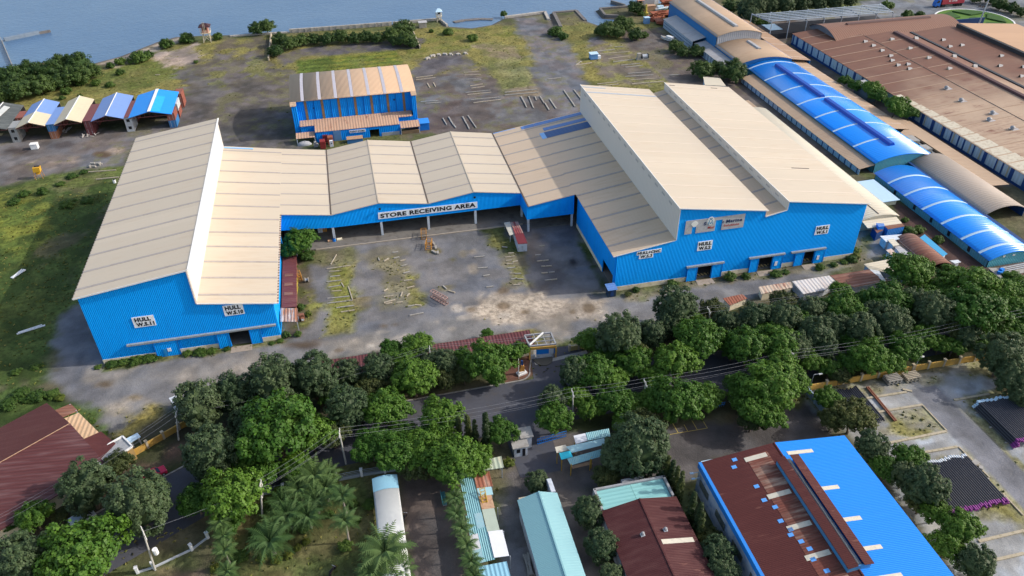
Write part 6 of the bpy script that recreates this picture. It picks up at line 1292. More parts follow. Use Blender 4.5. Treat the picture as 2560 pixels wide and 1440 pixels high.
grove('along the south edge of the street at right', 'south edge trees at right', [(2437, 845, 36, 'spread'), (2502, 832, 28, 'spread'), (2545, 828, 34, 'spread'), (2350, 858, 28, 'spread'), (2263, 868, 44, 'spread'), (2180, 897, 52, 'spread'), (2075, 920, 28, 'spread'), (2027, 905, 32, 'spread'), (1953, 935, 58, 'spread'), (2300, 850, 30, 'spread'), (2130, 905, 34, 'spread'), (2230, 905, 34, 'spread'), (2385, 865, 28, 'spread'), (2100, 940, 24, 'dull')])
grove('between street and car park right of centre', 'trees by the car park', [(1483, 926, 52, 'spread'), (1586, 903, 46, 'spread'), (1690, 905, 55, 'spread'), (1438, 935, 40, 'round'), (1388, 1045, 46, 'spread'), (1477, 1022, 34, 'spread'), (1540, 1005, 44, 'spread'), (1700, 1000, 65, 'spread'), (1765, 990, 42, 'spread'), (1610, 1065, 46, 'dull'), (1597, 1115, 70, 'round'), (1625, 1150, 45, 'round'), (1545, 1140, 45, 'round'), (1513, 1193, 30, 'dull'), (1905, 1025, 55, 'spread'), (1925, 965, 70, 'spread'), (1850, 965, 38, 'spread'), (1380, 1000, 32, 'round'), (1985, 960, 40, 'spread'), (1560, 1060, 30, 'spread'), (1640, 1000, 42, 'spread'), (1530, 945, 40, 'spread'), (1640, 945, 38, 'spread'), (1860, 1000, 38, 'spread'), (1880, 1050, 34, 'dull'), (1440, 990, 34, 'spread'), (1580, 1010, 36, 'spread')])
grove('beside the maroon office', 'planting beside the maroon office', [(1343, 1207, 28, 'round'), (1470, 1280, 38, 'round'), (1503, 1365, 40, 'round'), (1530, 1440, 30, 'round'), (1667, 1180, 12, 'cyp'), (1678, 1190, 12, 'cyp'), (1690, 1205, 12, 'cyp'), (1700, 1222, 13, 'cyp'), (1730, 1272, 13, 'cyp'), (1747, 1298, 13, 'cyp'), (1752, 1320, 12, 'cyp'), (1775, 1345, 30, 'dull'), (1795, 1385, 42, 'round'), (1810, 1430, 40, 'round')])
grove('between the two tone shed and the pipe yard', 'trees along the pipe yard', [(2070, 998, 34, 'spread'), (2082, 1048, 34, 'dull'), (2133, 1040, 50, 'dull'), (2178, 1118, 40, 'round'), (2213, 1168, 36, 'spread'), (2275, 1148, 42, 'spread'), (2260, 1190, 34, 'round'), (2313, 1220, 52, 'round'), (2337, 1278, 38, 'spread'), (2400, 1318, 50, 'spread'), (2370, 1362, 42, 'spread'), (2440, 1408, 44, 'round'), (2300, 1260, 30, 'dull')])
grove('at the right edge above the pipe yard', 'dark trees above the pipe yard', [(2508, 888, 52, 'round'), (2535, 945, 42, 'round'), (2562, 905, 40, 'round'), (2555, 985, 30, 'round')])
grove('in the mangrove clump at upper left', 'mangroves at upper left', [(25, 195, 38, 'man'), (75, 182, 36, 'man'), (125, 178, 36, 'man'), (155, 160, 30, 'man'), (195, 158, 34, 'man'), (100, 212, 34, 'man'), (45, 222, 36, 'man'), (190, 188, 34, 'man'), (225, 178, 26, 'man'), (10, 235, 26, 'man'), (145, 205, 26, 'man')])
grove('along the water near the left watchtower', 'shore bushes at left', [(345, 145, 24, 'bush'), (370, 138, 14, 'bush'), (300, 155, 14, 'bush'), (275, 165, 11, 'bush'), (415, 112, 18, 'bush'), (467, 97, 20, 'bush'), (545, 93, 13, 'bush'), (240, 208, 12, 'bush'), (205, 205, 14, 'bush'), (165, 228, 14, 'bush'), (275, 212, 12, 'bush'), (300, 182, 11, 'bush'), (490, 155, 6, 'bush'), (20, 240, 16, 'bush'), (155, 245, 8, 'bush'), (200, 243, 9, 'bush')])
grove('along the walled plot by the water', 'walled plot trees', [(640, 72, 20, 'man'), (665, 66, 22, 'man'), (700, 100, 22, 'man'), (725, 108, 22, 'man'), (755, 100, 20, 'man'), (785, 98, 18, 'man'), (818, 98, 20, 'man'), (850, 92, 22, 'man'), (885, 96, 18, 'man'), (915, 92, 20, 'man'), (945, 95, 18, 'man'), (690, 128, 20, 'man'), (980, 88, 24, 'man'), (1008, 72, 28, 'man'), (1015, 98, 24, 'man'), (1030, 108, 16, 'man'), (990, 104, 16, 'man')])
grove('near the inlet and quays', 'bushes near the inlet', [(1260, 36, 10, 'bush'), (1078, 78, 7, 'bush'), (1120, 80, 14, 'bush'), (1182, 96, 14, 'bush'), (1390, 80, 20, 'bush'), (1408, 92, 14, 'bush'), (1560, 62, 26, 'man'), (1520, 74, 26, 'man'), (1500, 78, 16, 'man'), (1590, 86, 20, 'man'), (1545, 82, 18, 'man'), (1590, 20, 22, 'man'), (1603, 34, 10, 'bush'), (1610, 88, 12, 'bush')])
grove('in front of the far lean to walls', 'trees by the far hall', [(1757, 175, 30, 'man'), (1833, 178, 36, 'man'), (1793, 168, 20, 'man'), (1850, 165, 22, 'man'), (1690, 116, 20, 'man'), (1742, 128, 20, 'man'), (1710, 130, 18, 'man')])
grove('in the dark wood behind the slatted shed', 'wood behind the slatted shed', [(1828, 16, 22, 'man'), (1865, 22, 22, 'round'), (1890, 14, 26, 'round'), (1925, 10, 24, 'round'), (1965, 6, 26, 'round'), (2005, 4, 24, 'round'), (2045, 0, 24, 'round'), (2085, -4, 24, 'round'), (2125, -8, 22, 'round'), (1880, 40, 18, 'round'), (1905, 62, 16, 'bush'), (1890, 52, 16, 'bush'), (1918, 68, 14, 'bush')])
grove('in the gap between blue vault and striped factory wall', 'trees by the factory wall', [(2113, 202, 17, 'spread'), (2143, 215, 20, 'spread'), (2180, 222, 25, 'spread'), (2195, 240, 22, 'spread'), (2240, 262, 30, 'spread'), (2273, 282, 22, 'spread'), (2255, 280, 22, 'spread')])
grove('around the roundabout', 'planting around the roundabout', [(2268, 38, 15, 'bush'), (2300, 38, 13, 'bush'), (2220, 15, 16, 'bush'), (2500, 75, 12, 'bush'), (2535, 90, 9, 'bush'), (2500, 12, 20, 'man'), (2530, 20, 18, 'man'), (2480, -2, 18, 'man'), (2555, 30, 16, 'man'), (2440, -4, 16, 'man')])
grove('in the court beside the left hall', 'court corner planting', [(752, 602, 40, 'spread'), (730, 622, 30, 'spread'), (765, 640, 20, 'bush'), (735, 668, 9, 'bush'), (752, 768, 12, 'bush'), (735, 760, 9, 'bush'), (770, 785, 9, 'yel'), (715, 838, 12, 'bush'), (745, 835, 10, 'bush')])
grove('at the foot of the left hall front', 'weeds by the left hall', [(280, 908, 18, 'bush', .6), (310, 903, 17, 'bush', .6), (340, 900, 20, 'bush', .6), (372, 895, 20, 'bush', .6), (395, 892, 10, 'bush', .6), (245, 918, 10, 'bush', .6), (470, 883, 14, 'bush', .6), (500, 880, 18, 'bush', .6), (530, 877, 13, 'bush', .6), (568, 872, 10, 'bush', .5), (700, 852, 9, 'bush', .5), (680, 858, 8, 'bush', .5)])
grove('at the foot of the right hall front', 'weeds by the right hall', [(1590, 724, 10, 'bush'), (1682, 712, 15, 'bush'), (1825, 692, 16, 'bush'), (1865, 690, 12, 'bush'), (1940, 685, 16, 'bush', .6), (2050, 668, 12, 'bush'), (2085, 662, 10, 'bush', .7), (2130, 648, 14, 'bush'), (2140, 628, 12, 'yel'), (2138, 640, 12, 'yel'), (1570, 735, 9, 'dull', .5), (1965, 680, 11, 'bush', .5), (2110, 655, 10, 'bush', .6)])
grove('among the huts right of the big hall', 'bushes among the huts', [(2272, 578, 18, 'bush'), (2298, 575, 14, 'bush'), (2263, 550, 9, 'bush'), (2345, 600, 14, 'bush'), (2185, 470, 8, 'bush'), (2210, 482, 9, 'bush')])
grove('in the palm garden', 'bushes in the palm garden', [(863, 1365, 18, 'bush'), (925, 1262, 18, 'bush'), (885, 1260, 14, 'bush'), (890, 1300, 12, 'bush'), (655, 1395, 14, 'yel'), (690, 1400, 13, 'yel'), (720, 1388, 12, 'yel'), (745, 1370, 11, 'yel'), (765, 1355, 10, 'yel'), (825, 1285, 12, 'bush'), (940, 1240, 9, 'bush'), (700, 1230, 22, 'bush'), (760, 1320, 16, 'bush'), (640, 1330, 18, 'bush'), (600, 1390, 20, 'bush'), (830, 1200, 18, 'bush'), (660, 1270, 20, 'bush'), (540, 1420, 14, 'yel')])
grove('scattered in the field left of the left hall', 'field bushes at left', [(35, 505, 16, 'bush', .6), (105, 480, 14, 'bush'), (60, 485, 16, 'bush', .6), (180, 440, 14, 'bush', .6), (150, 460, 12, 'bush', .6), (210, 430, 10, 'bush', .6), (170, 510, 22, 'bush', .5), (220, 500, 18, 'bush', .5), (130, 985, 18, 'bush', .7), (95, 990, 22, 'bush', .7), (50, 985, 24, 'bush', .7), (20, 1010, 22, 'bush', .7), (150, 995, 12, 'yel', .7), (70, 1000, 14, 'bush', .6), (230, 1055, 10, 'bush', .6), (260, 1085, 10, 'bush', .6), (40, 930, 14, 'bush', .6), (90, 915, 14, 'bush', .6)])
# ---- palms
def palm_proto(big):
    r = thing('palm_tree', 'x', 'palm', (0, 0, 0)); g = random.Random(11+big); H = 2.6 if big else 5.2
    m = MB(); p = Vector((0, 0, 0))
    for i in range(4): q = p+Vector((g.uniform(-.12, .12), g.uniform(-.12, .12), H/4)); m.tube(p, q, .26-.03*i if big else .2-.02*i, .24-.03*i if big else .18-.02*i, 7); p = q
    m.build('trunk', plain('palm_bark', (.27, .24, .21), .95, .3, 2, obj=True), r, local=True)
    f = MB(); nf = 30 if big else 19
    for k in range(nf):
        a = k*2.39996; el = 1.25-1.35*(k/nf); L = (3.3 if big else 2.7)*g.uniform(.85, 1.1); d = Vector((math.cos(a), math.sin(a), 0)); q = p.copy(); sd = Vector((-d.y, d.x, 0)); n = 9; prev = None
        for i in range(n+1):
            u = i/n; e = el-1.5*u*u; w = .62*math.sin(math.pi*min(1, .12+u*.92))+.06
            if prev is not None:
                q = q+(d*math.cos(e)+Vector((0, 0, 1))*math.sin(e))*L/n
                for s in (-1, 1):            # leaflets hang either side of the midrib
                    for t in (0, .5):
                        b = prev.lerp(q, t); tip = b+sd*s*w*g.uniform(.85, 1.1)+d*.22-Vector((0, 0, w*.45)); f.poly([b, b+d*(L/n*.42), tip+d*.05, tip])
            prev = q.copy()
        f.tube(p, p+(d*math.cos(el)+Vector((0, 0, math.sin(el))))*.9, .04, .03, 4)
    f.build('fronds', LEAF['palm'], r, local=True); return r, p.z
PALM = {}
def palm(px, py, rp, big, label, group):
    if big not in PALM: PALM[big] = [*palm_proto(big), True]
    r, H, new = PALM[big]; R0 = 2.9 if big else 2.25; z = 4.0
    for _ in range(4): x, y, _z = G(px, py, z); ru = 1.18*rp*depth(x, y, z)/FPX; z = H*ru/R0
    x, y, _z = G(px, py, z); s = ru/R0; rz = RND.uniform(0, 6.28)
    if new: o = r; o.location = (x*S, y*S, 0); o.rotation_euler = (0, 0, rz); o.scale = (s, s, s); PALM[big][2] = False
    else: o = dup(r, (x, y, 0), rz, sc=s)
    o['label'] = label; o['category'] = 'palm'; o['group'] = group
for phrase, grp, L in (('in the garden left of the white carport', 'garden palms', [(677, 1352, 55, 1), (722, 1290, 46, 1), (770, 1290, 44, 1), (785, 1190, 48, 1), (750, 1225, 42, 1), (705, 1255, 36, 1), (815, 1225, 40, 1), (857, 1240, 30, 0), (862, 1302, 32, 0), (790, 1255, 40, 1), (740, 1180, 36, 1), (690, 1310, 40, 1), (820, 1185, 34, 1)]), ('at the near end of the white carport', 'carport palms', [(967, 1380, 66, 1), (930, 1432, 44, 1), (1000, 1425, 40, 1)]),
                       ('in the palm row beside the patchwork stall', 'palm row', [(1132, 1190, 30, 0), (1138, 1245, 26, 0), (1142, 1285, 26, 0), (1155, 1322, 26, 0), (1168, 1362, 26, 0), (1178, 1405, 28, 0), (1185, 1440, 26, 0)]), ('by the white street fence', 'street fence palms', [(550, 1305, 30, 0), (560, 1340, 26, 0), (563, 1375, 28, 0), (568, 1430, 28, 0)])):
    for i, (a, b, c, d) in enumerate(sorted(L)): palm(a, b, c, d, '%s palm from the left %s' % (ORD[i], phrase), grp)
# ---- grass tufts where the soil is grassy
g = np.random.RandomState(4); N = 42000
sx = g.uniform(-130, 190, N); sy = g.uniform(60, 330, N)
ix = np.clip(np.searchsorted(gx, sx), 0, len(gx)-1); iy = np.clip(np.searchsorted(gy, sy), 0, len(gy)-1)
cc = gc[ix, iy]; ok = (cc[:, 1]-cc[:, 2] > .045) & (cc[:, 1] > cc[:, 0]*.86) & (dsh[ix, iy] > 1.5)
inb = ((sy > FY-.3) & (sy < BY+.5) & (((sx > -54) & (sx < -19)) | ((sx > 51) & (sx < 110)) | ((sx > -20) & (sx < 52) & (sy > 157)))) | ((sx > 128) & (sy > 116) & (sy < 310)) | ((sy > 94) & (sy < 106.5) & (sx > -15)) | ((np.abs(sx-59) < 13) & (sy < 75)) | ((np.abs(sx-2) < 19.5) & (np.abs(sy-235) < 14))
ok &= (sy < 205) | (g.uniform(0, 1, N) < .25)
sx, sy, cc = sx[ok & ~inb], sy[ok & ~inb], cc[ok & ~inb]
m = MB()
for i in range(min(len(sx), 6500)):
    h = g.uniform(.08, .26); s = g.uniform(.12, .26)
    for k in range(2):
        a = g.uniform(0, 6.28); dx, dy = math.cos(a)*s, math.sin(a)*s; ox, oy = g.uniform(-.2, .2, 2)
        m.poly([(sx[i]-dx, sy[i]-dy, -.02), (sx[i]+dx, sy[i]+dy, -.02), (sx[i]+dx*1.2+ox, sy[i]+dy*1.2+oy, h), (sx[i]-dx*.9+ox, sy[i]-dy*.9+oy, h*.8)])
t = NT('tuft_grass'); p = t.pos(); t.fin(t.mix(t.ramp(t.noise(p, .35, 3), .38, .62), (.12, .14, .035), (.21, .19, .065)), .9, spec=.02)
tag(m.build('grass', t.mat), kind='stuff')
# ================================================================ loose things in the yards
TIMB = plain('weathered_timber', (.40, .35, .27), .85, .3, 1.2, dirt=(.2, .17, .13), damt=.5)
TIMG = plain('grey_timber', (.33, .315, .285), .85, .3, 1.2, dirt=(.17, .15, .13), damt=.5)
def beams(phrase, group, frame, L, w=.26, h=.2, mat=None, noun='timber beam', name='timber_beam'):
    z = ZM(*frame); Q = []
    for a, b, c, d in L: Q.append((G(*z(a, b), h*.6), G(*z(c, d), h*.6)))
    Q.sort(key=lambda q: q[0][1]+q[1][1])
    for i, (p, q) in enumerate(Q):
        m = MB(); p, q = Vector(p), Vector(q); mid = (p+q)/2
        m.beam(p, q, w*RND.uniform(.85, 1.15), h)
        r = m.build(name, mat or (TIMB if RND.random() < .6 else TIMG))
        n = i+1; o = ORD[i] if i < len(ORD) else ORD[-1]
        tag(r, '%s %s from the near end, %s' % (o, noun, phrase), 'beam', group)
beams('in the left grass strip of the court', 'beams in the court', (640, 560, 4.5), [(795, 505, 1065, 465), (820, 535, 960, 525), (835, 592, 945, 580), (795, 650, 960, 632), (815, 712, 955, 690), (850, 757, 965, 747), (800, 838, 1050, 812), (800, 893, 1085, 858), (905, 942, 1105, 915), (955, 990, 1110, 967), (840, 455, 905, 345), (960, 660, 990, 708), (1040, 705, 1085, 850)], .22, .16)
beams('in the weedy middle of the court', 'beams in the court', (960, 560, 6), [(0, 555, 70, 515), (125, 430, 215, 415), (145, 513, 230, 495), (245, 552, 330, 533), (265, 630, 355, 608), (292, 738, 390, 715), (300, 850, 425, 838), (345, 960, 455, 933), (340, 1085, 385, 1040), (0, 1005, 60, 965), (0, 1095, 140, 1075), (0, 1180, 170, 1135), (25, 1198, 125, 1180), (190, 1180, 280, 1170), (365, 1235, 460, 1218), (465, 1212, 560, 1222), (385, 1372, 595, 1330), (250, 1090, 275, 1020), (-80, 505, -70, 550)], .27, .22)
beams('on bare gravel right of the rusty truss', 'beams in the court', (960, 560, 6), [(885, 925, 940, 975), (965, 1000, 1065, 1028), (1350, 500, 1510, 485), (1410, 665, 1555, 652), (1490, 780, 1590, 762), (1535, 950, 1640, 935)], .28, .24)
beams('in the right grass strip of the court', 'beams in the court', (960, 560, 6), [(1865, 440, 1945, 432), (1820, 500, 1960, 480), (1830, 550, 1920, 545), (1930, 570, 2005, 552), (1840, 602, 1945, 590), (1860, 662, 1970, 652), (1885, 742, 1960, 738), (1965, 745, 2055, 742), (1910, 828, 1995, 812), (2000, 822, 2090, 828), (1940, 915, 2045, 912), (2010, 895, 2090, 890), (1770, 340, 1850, 350)], .24, .2)
beams('in the hall shadow in the court', 'beams in the court', (1230, 560, 6.545), [(775, 362, 860, 352), (710, 508, 800, 502), (735, 608, 830, 598), (838, 600, 925, 588), (805, 692, 875, 690), (885, 688, 980, 682), (810, 803, 910, 795), (930, 793, 1025, 780), (865, 920, 965, 910), (965, 912, 1065, 900)], .24, .2)
beams('beside the orange trestles', 'concrete blocks by the trestles', (960, 560, 6), [(715, 255, 760, 315), (775, 330, 780, 375), (720, 400, 785, 435), (808, 410, 808, 450)], .5, .4, TIMG, 'grey concrete block', 'concrete_block')
beams('left of the long grass plot behind the store', 'beams in the rear yard', (1040, 60, 5.143), [(0, 690, 215, 662), (0, 718, 250, 688), (145, 760, 180, 820), (225, 755, 252, 808), (620, 625, 810, 612), (625, 660, 830, 648), (640, 714, 840, 698), (740, 725, 840, 716), (700, 795, 860, 770), (715, 825, 880, 803), (640, 882, 960, 850), (660, 910, 970, 878), (705, 975, 1070, 940), (740, 1012, 1095, 970), (60, 1000, 290, 985), (120, 1020, 320, 1010)], .28, .2)
beams('lying lengthwise behind the zigzag store', 'beams in the rear yard', (1040, 60, 5.143), [(1350, 930, 1400, 1020), (1400, 1020, 1425, 1075), (1450, 930, 1512, 1080), (1530, 935, 1550, 980), (1595, 930, 1650, 1018), (1660, 1018, 1712, 1105), (1720, 965, 1805, 1090), (1900, 850, 1980, 965), (1985, 970, 2045, 1062), (2030, 845, 2125, 965), (345, 1210, 395, 1295), (420, 1195, 480, 1295), (480, 1290, 515, 1335), (600, 1190, 655, 1290), (655, 1285, 685, 1350), (668, 1178, 775, 1335), (1140, 880, 1560, 838), (1140, 915, 1575, 878), (1700, 710, 1860, 692)], .36, .28, TIMG)
beams('in the overgrown rack field by the far hall', 'beams in the rear yard', (1280, 0, 3), [(640, 385, 770, 370), (770, 352, 835, 350), (660, 405, 880, 388), (720, 440, 880, 420), (760, 465, 910, 445), (820, 490, 960, 475), (850, 505, 980, 490), (870, 552, 1040, 540), (850, 575, 1060, 562), (890, 600, 1090, 588), (900, 630, 1140, 610), (640, 630, 790, 615), (650, 645, 800, 632), (470, 490, 600, 470), (480, 485, 520, 460), (1180, 565, 1260, 560)], .32, .25)
beams('left on the dirt behind the sheds', 'beams in the left field', (0, 0, 3), [(660, 1290, 870, 1275), (720, 1345, 890, 1328), (1165, 562, 1200, 560)], .3, .22)
SCR = plain('scrap_mixed', (.42, .40, .37), .8, .4, 3, dirt=(.2, .1, .06), damt=.5)
for i, (u, v) in enumerate(((150, 450), (215, 415), (290, 400), (370, 397), (445, 397), (540, 392), (635, 385))):
    c = G(1040+u/5.143, 60+v/5.143); m = MB(); m.rbox(c[0], c[1], 0, RND.uniform(1.2, 2), .9, RND.uniform(.4, .8), RND.uniform(0, 3)); m.rbox(c[0]+.5, c[1]-.5, 0, .8, .5, .4, RND.uniform(0, 3))
    tag(m.build('scrap_block', SCR), '%s pale scrap block from the left in the row on the dark rear yard' % ORD[i], 'scrap', 'scrap blocks in a row')
for i, (px, py, lab) in enumerate(((45, 686, 'white cracked plank lying in the left field'), (78, 825, 'pale post lying in the shaded field at left'))):
    m = MB(); a, b = ((29, 695), (62, 674)) if i == 0 else ((42, 835), (113, 813)); p, q = G(*a, .2), G(*b, .2); m.beam(p, q, .7 if i == 0 else .3, .2); m.beam(Vector(p)+Vector((.2, .3, .15)), Vector(q)+Vector((-.6, .2, .12)), .2, .1); tag(m.build('plank', WHITE), lab, 'plank')
# trestles, racks and truss in the court
ORG = plain('orange_steel', (.50, .24, .05), .55, .25, 2, dirt=(.22, .09, .04), damt=.5); RST = plain('rust_steel', (.22, .095, .06), .8, .35, 2); YEL_ = plain('faded_yellow_steel', (.50, .40, .08), .6, .25, 2)
def frame_obj(name, label, cat, c, L, Wd, H, ang, mat, n=4, group=None, diag=True):
    r = thing(name, label, cat, c, group); ca, sa = math.cos(ang), math.sin(ang)
    T = lambda a, b, z: (c[0]+a*ca-b*sa, c[1]+a*sa+b*ca, z); m = MB()
    for s in (-1, 1):
        m.beam(T(-L/2, s*Wd/2, H), T(L/2, s*Wd/2, H), .12, .12); m.beam(T(-L/2, s*Wd/2, .1), T(L/2, s*Wd/2, .1), .1, .1)
    m.build('rail', mat, r); m = MB()
    for i in range(n+1):
        x = -L/2+L*i/n
        for s in (-1, 1):
            m.beam(T(x, s*Wd/2, 0), T(x, s*Wd/2, H), .1, .1)
            if diag and i < n: m.beam(T(x, s*Wd/2, .1), T(x+L/n, s*Wd/2, H), .07, .07)
        m.beam(T(x, -Wd/2, H), T(x, Wd/2, H), .08, .08); m.beam(T(x, -Wd/2, .1), T(x, Wd/2, .1), .08, .08)
    m.build('strut', mat, r); return r
zz = ZM(960, 560, 6)
frame_obj('truss_frame', 'rusty pink steel truss standing on the court gravel', 'truss', G(*zz(830, 1150)), 4.6, .9, 1.7, -.95, plain('faded_pink_steel', (.40, .26, .23), .7, .3, 2, dirt=(.2, .09, .06)), 6)
frame_obj('steel_trestle', 'orange trestle nearer the store kerb', 'trestle', G(*zz(600, 190)), 2.6, 1.2, 1.6, 1.45, ORG, 3, 'orange trestles in the court')
frame_obj('steel_trestle', 'orange trestle with yellow weeds beside grey blocks', 'trestle', G(*zz(675, 345)), 2.8, 1.3, 1.6, 1.3, ORG, 3, 'orange trestles in the court')
frame_obj('storage_rack', 'yellow ladder rack standing among weeds by the left hall', 'rack', G(*zc(450, 790)), 5.2, .5, 1.3, 1.5, YEL_, 8, 'racks by the left hall')
frame_obj('storage_rack', 'yellow rack nearer the store beside the narrow shed', 'rack', G(*zc(455, 690)), 2.2, .5, 1.3, 1.5, YEL_, 4, 'racks by the left hall')
frame_obj('storage_rack', 'orange rack beyond the yellow racks by the left hall', 'rack', G(*zc(490, 610)), 2.6, .8, 1.3, 1.75, ORG, 4, 'racks by the left hall')
c = G(*zc(515, 1070)); r = thing('rusted_cabinet', 'rust brown cabinet beside the tin canopy', 'cabinet', c); m = MB(); m.box(c[0]-.5, c[0]+.6, c[1]-.4, c[1]+.4, 0, 1.3); m.box(c[0]-.1, c[0]+.55, c[1]-.9, c[1]-.4, 0, .8); m.build('body', RST, r); m = MB(); m.box(c[0]+.0, c[0]+.5, c[1]-.95, c[1]-.9, .2, .7); m.build('panel', WHITE, r)
c = G(*zc(575, 650)); r = thing('cable_spool', 'small grey cable spool among the weeds by the racks', 'spool', c); m = MB()
for dx in (-.35, .35): m.tube((c[0]+dx-.05, c[1], .55), (c[0]+dx+.05, c[1], .55), .55, .55, 14)
m.build('flange', CONC, r); m = MB(); m.tube((c[0]-.3, c[1], .55), (c[0]+.3, c[1], .55), .3, .3, 10); m.build('core', STEEL, r)
for u, v, lab, mt in ((838, 190, 'tan drum lying left of the store column', TANS), (940, 172, 'cream drum lying right of the store column', PLIN)):
    c = G(*zc(u, v), .35); m = MB(); m.tube((c[0]-.6, c[1], .35), (c[0]+.6, c[1]+.1, .35), .35, .35, 12); m.tube((c[0]-.62, c[1], .35), (c[0]-.5, c[1], .35), .39, .39, 12); m.tube((c[0]+.5, c[1]+.1, .35), (c[0]+.62, c[1]+.1, .35), .39, .39, 12); tag(m.build('drum', mt), lab, 'drum', 'drums by the store column')
c = G(*zc(882, 200)); r = thing('blue_drum', 'bright blue drum standing in front of the store column', 'drum', c, 'drums by the store column'); m = MB(); m.tube((c[0], c[1], 0), (c[0], c[1], 1.0), .42, .42, 12); m.build('body', BLUES, r)
m = MB(); m.tube((c[0], c[1], 1.0), (c[0], c[1], 1.06), .44, .44, 12); m.tube((c[0], c[1], .5), (c[0], c[1], .55), .45, .45, 12); m.build('rim', DKBLUE, r)
for u, v, lab, mt in ((730, 82, 'white cabinet inside the store at its left end', WHITE), (775, 72, 'orange brown cabinet inside the store at its left end', ORG)):
    c = G(*zc(u, v+25)); c = (c[0], max(c[1], SY+3), 0); r = thing('store_cabinet', lab, 'cabinet', c, 'cabinets in the store'); m = MB(); m.box(c[0]-.55, c[0]+.55, c[1], c[1]+.8, .23, 2.0); m.build('body', mt, r); m = MB(); m.box(c[0]-.02, c[0]+.02, c[1]-.02, c[1], .3, 1.9); m.box(c[0]+.08, c[0]+.12, c[1]-.05, c[1], 1.0, 1.3); m.build('door_handle', STEEL, r)
# things around the paint store and sheds
pz = ZM(700, 150, 6.26)
c = G(*pz(2260, 1100)); r = thing('tarpaulin_box', 'bright blue tarpaulin covered box beside the paint store', 'box', c)
m = MB(); m.prism([(c[0]-1.7, c[1], 0), (c[0]+1.6, c[1], 0), (c[0]+1.6, c[1]+3.2, 0), (c[0]-1.7, c[1]+3.2, 0)], (0, 0, 2.3)); m.build('body', plain('blue_tarpaulin', (.01, .19, .66), .5, .3, 1.2), r); m = MB(); m.slab([(c[0]-1.85, c[1]-.15, 2.35), (c[0]+1.75, c[1]-.15, 2.35), (c[0]+1.75, c[1]+3.35, 2.55), (c[0]-1.85, c[1]+3.35, 2.55)], .14); m.build('cover', plain('blue_cover', (.03, .24, .70), .5, .2, 1), r)
for u, v, lab, mt, h in ((680, 1395, 'front red steel tank behind the zigzag store roof', plain('red_tank', (.26, .035, .03), .6, .3, 1.5), 2.4), (800, 1330, 'rust red tank right of the front red tank', plain('rust_tank', (.30, .10, .055), .7, .3, 1.5), 2.4), (720, 1290, 'dark red tank half hidden between two tanks', plain('dark_red_tank', (.18, .03, .04), .6, .3, 1.5), 2.3)):
    c = G(*pz(u, v)); r = thing('steel_tank', lab, 'tank', c, 'red tanks by the paint store'); m = MB(); m.box(c[0]-.75, c[0]+.75, c[1], c[1]+1.8, 0, h); m.build('body', mt, r)
    m = MB()
    for z_ in (.5, 1.2, 1.9): m.box(c[0]-.8, c[0]+.8, c[1]-.05, c[1]+1.85, z_, z_+.1)
    m.build('rib', mt, r)
c = G(*pz(812, 1355)); r = thing('switch_cabinet', 'white switch cabinet with a dark dial by the red tanks', 'cabinet', c); m = MB(); m.box(c[0]-.5, c[0]+.5, c[1]-.2, c[1]+.5, 0, 1.9); m.build('body', WHITE, r); m = MB(); m.tube((c[0], c[1]-.25, 1.1), (c[0], c[1]-.2, 1.1), .17, .17, 10); m.build('dial', BLACK, r)
c = G(*pz(565, 1370)); r = thing('engine_block', 'pale rusty engine block left of the red tanks', 'engine', c); m = MB(); m.box(c[0]-.6, c[0]+.6, c[1], c[1]+1, .1, 1.0); m.box(c[0]-.4, c[0]+.3, c[1]+.2, c[1]+.9, 1.0, 1.6); m.build('block', SCR, r); m = MB(); m.tube((c[0]+.6, c[1]+.5, .6), (c[0]+.85, c[1]+.5, .6), .35, .35, 10); m.build('flywheel', STEEL, r)
c = G(*pz(385, 1340)); m = MB(); m.dome((c[0], c[1]+.6, 0), 2.1, 1.1, 1.15, 14, 6, jit=.06, rnd=random.Random(2)); tag(m.build('tarpaulin_heap', plain('grey_tarpaulin', (.36, .37, .39), .7, .35, 1.5), smooth=True), 'grey tarpaulin draped heap in front of the left porch', 'heap')
c = G(*pz(1180, 1300)); r = thing('open_skip', 'blue steel skip with orange top edge before the paint store', 'skip', c); m = MB(); m.box(c[0]-2.3, c[0]+2.3, c[1], c[1]+1.8, 0, 1.3); m.build('body', plain('skip_blue', (.05, .17, .36), .7, .3, 1), r); m = MB(); m.slab([(c[0]-2.4, c[1]-.1, 1.35), (c[0]+2.4, c[1]-.1, 1.35), (c[0]+2.4, c[1]+1.9, 1.5), (c[0]-2.4, c[1]+1.9, 1.5)], .1); m.build('lid', TANS, r)
c = G(88, 373); r = thing('water_tank', 'small white box tank on the left yard', 'tank', c); m = MB(); m.box(c[0]-.95, c[0]+.95, c[1]-.4, c[1]+1.2, .1, 1.6); m.build('body', WHITE, r); m = MB(); m.box(c[0]-1.05, c[0]+1.05, c[1]-.5, c[1]+1.3, 1.6, 1.7); m.build('lid', TRIM, r)
c = G(100, 445); r = thing('hopper', 'yellow hopper on thin legs by the left field', 'hopper', c); m = MB(); x, y = c[0], c[1]
m.prism([(x-.9, y-.6, 2.0), (x+.9, y-.6, 2.0), (x+.9, y+.8, 2.0), (x-.9, y+.8, 2.0)], (.1, .1, 1.3)); m.prism([(x-.4, y-.2, 1.2), (x+.4, y-.2, 1.2), (x+.9, y+.6, 2.0), (x-.9, y+.6, 2.0)], (0, .5, 0)); m.build('bin', plain('hopper_yellow', (.62, .34, .03), .5, .2, 1.5), r)
for dx, dy in ((-.8, -.5), (.8, -.5), (.8, .7), (-.8, .7)): m = MB(); m.beam((x+dx*1.25, y+dy*1.3, 0), (x+dx, y+dy, 2.1), .1, .1); m.build('leg', ORG, r)
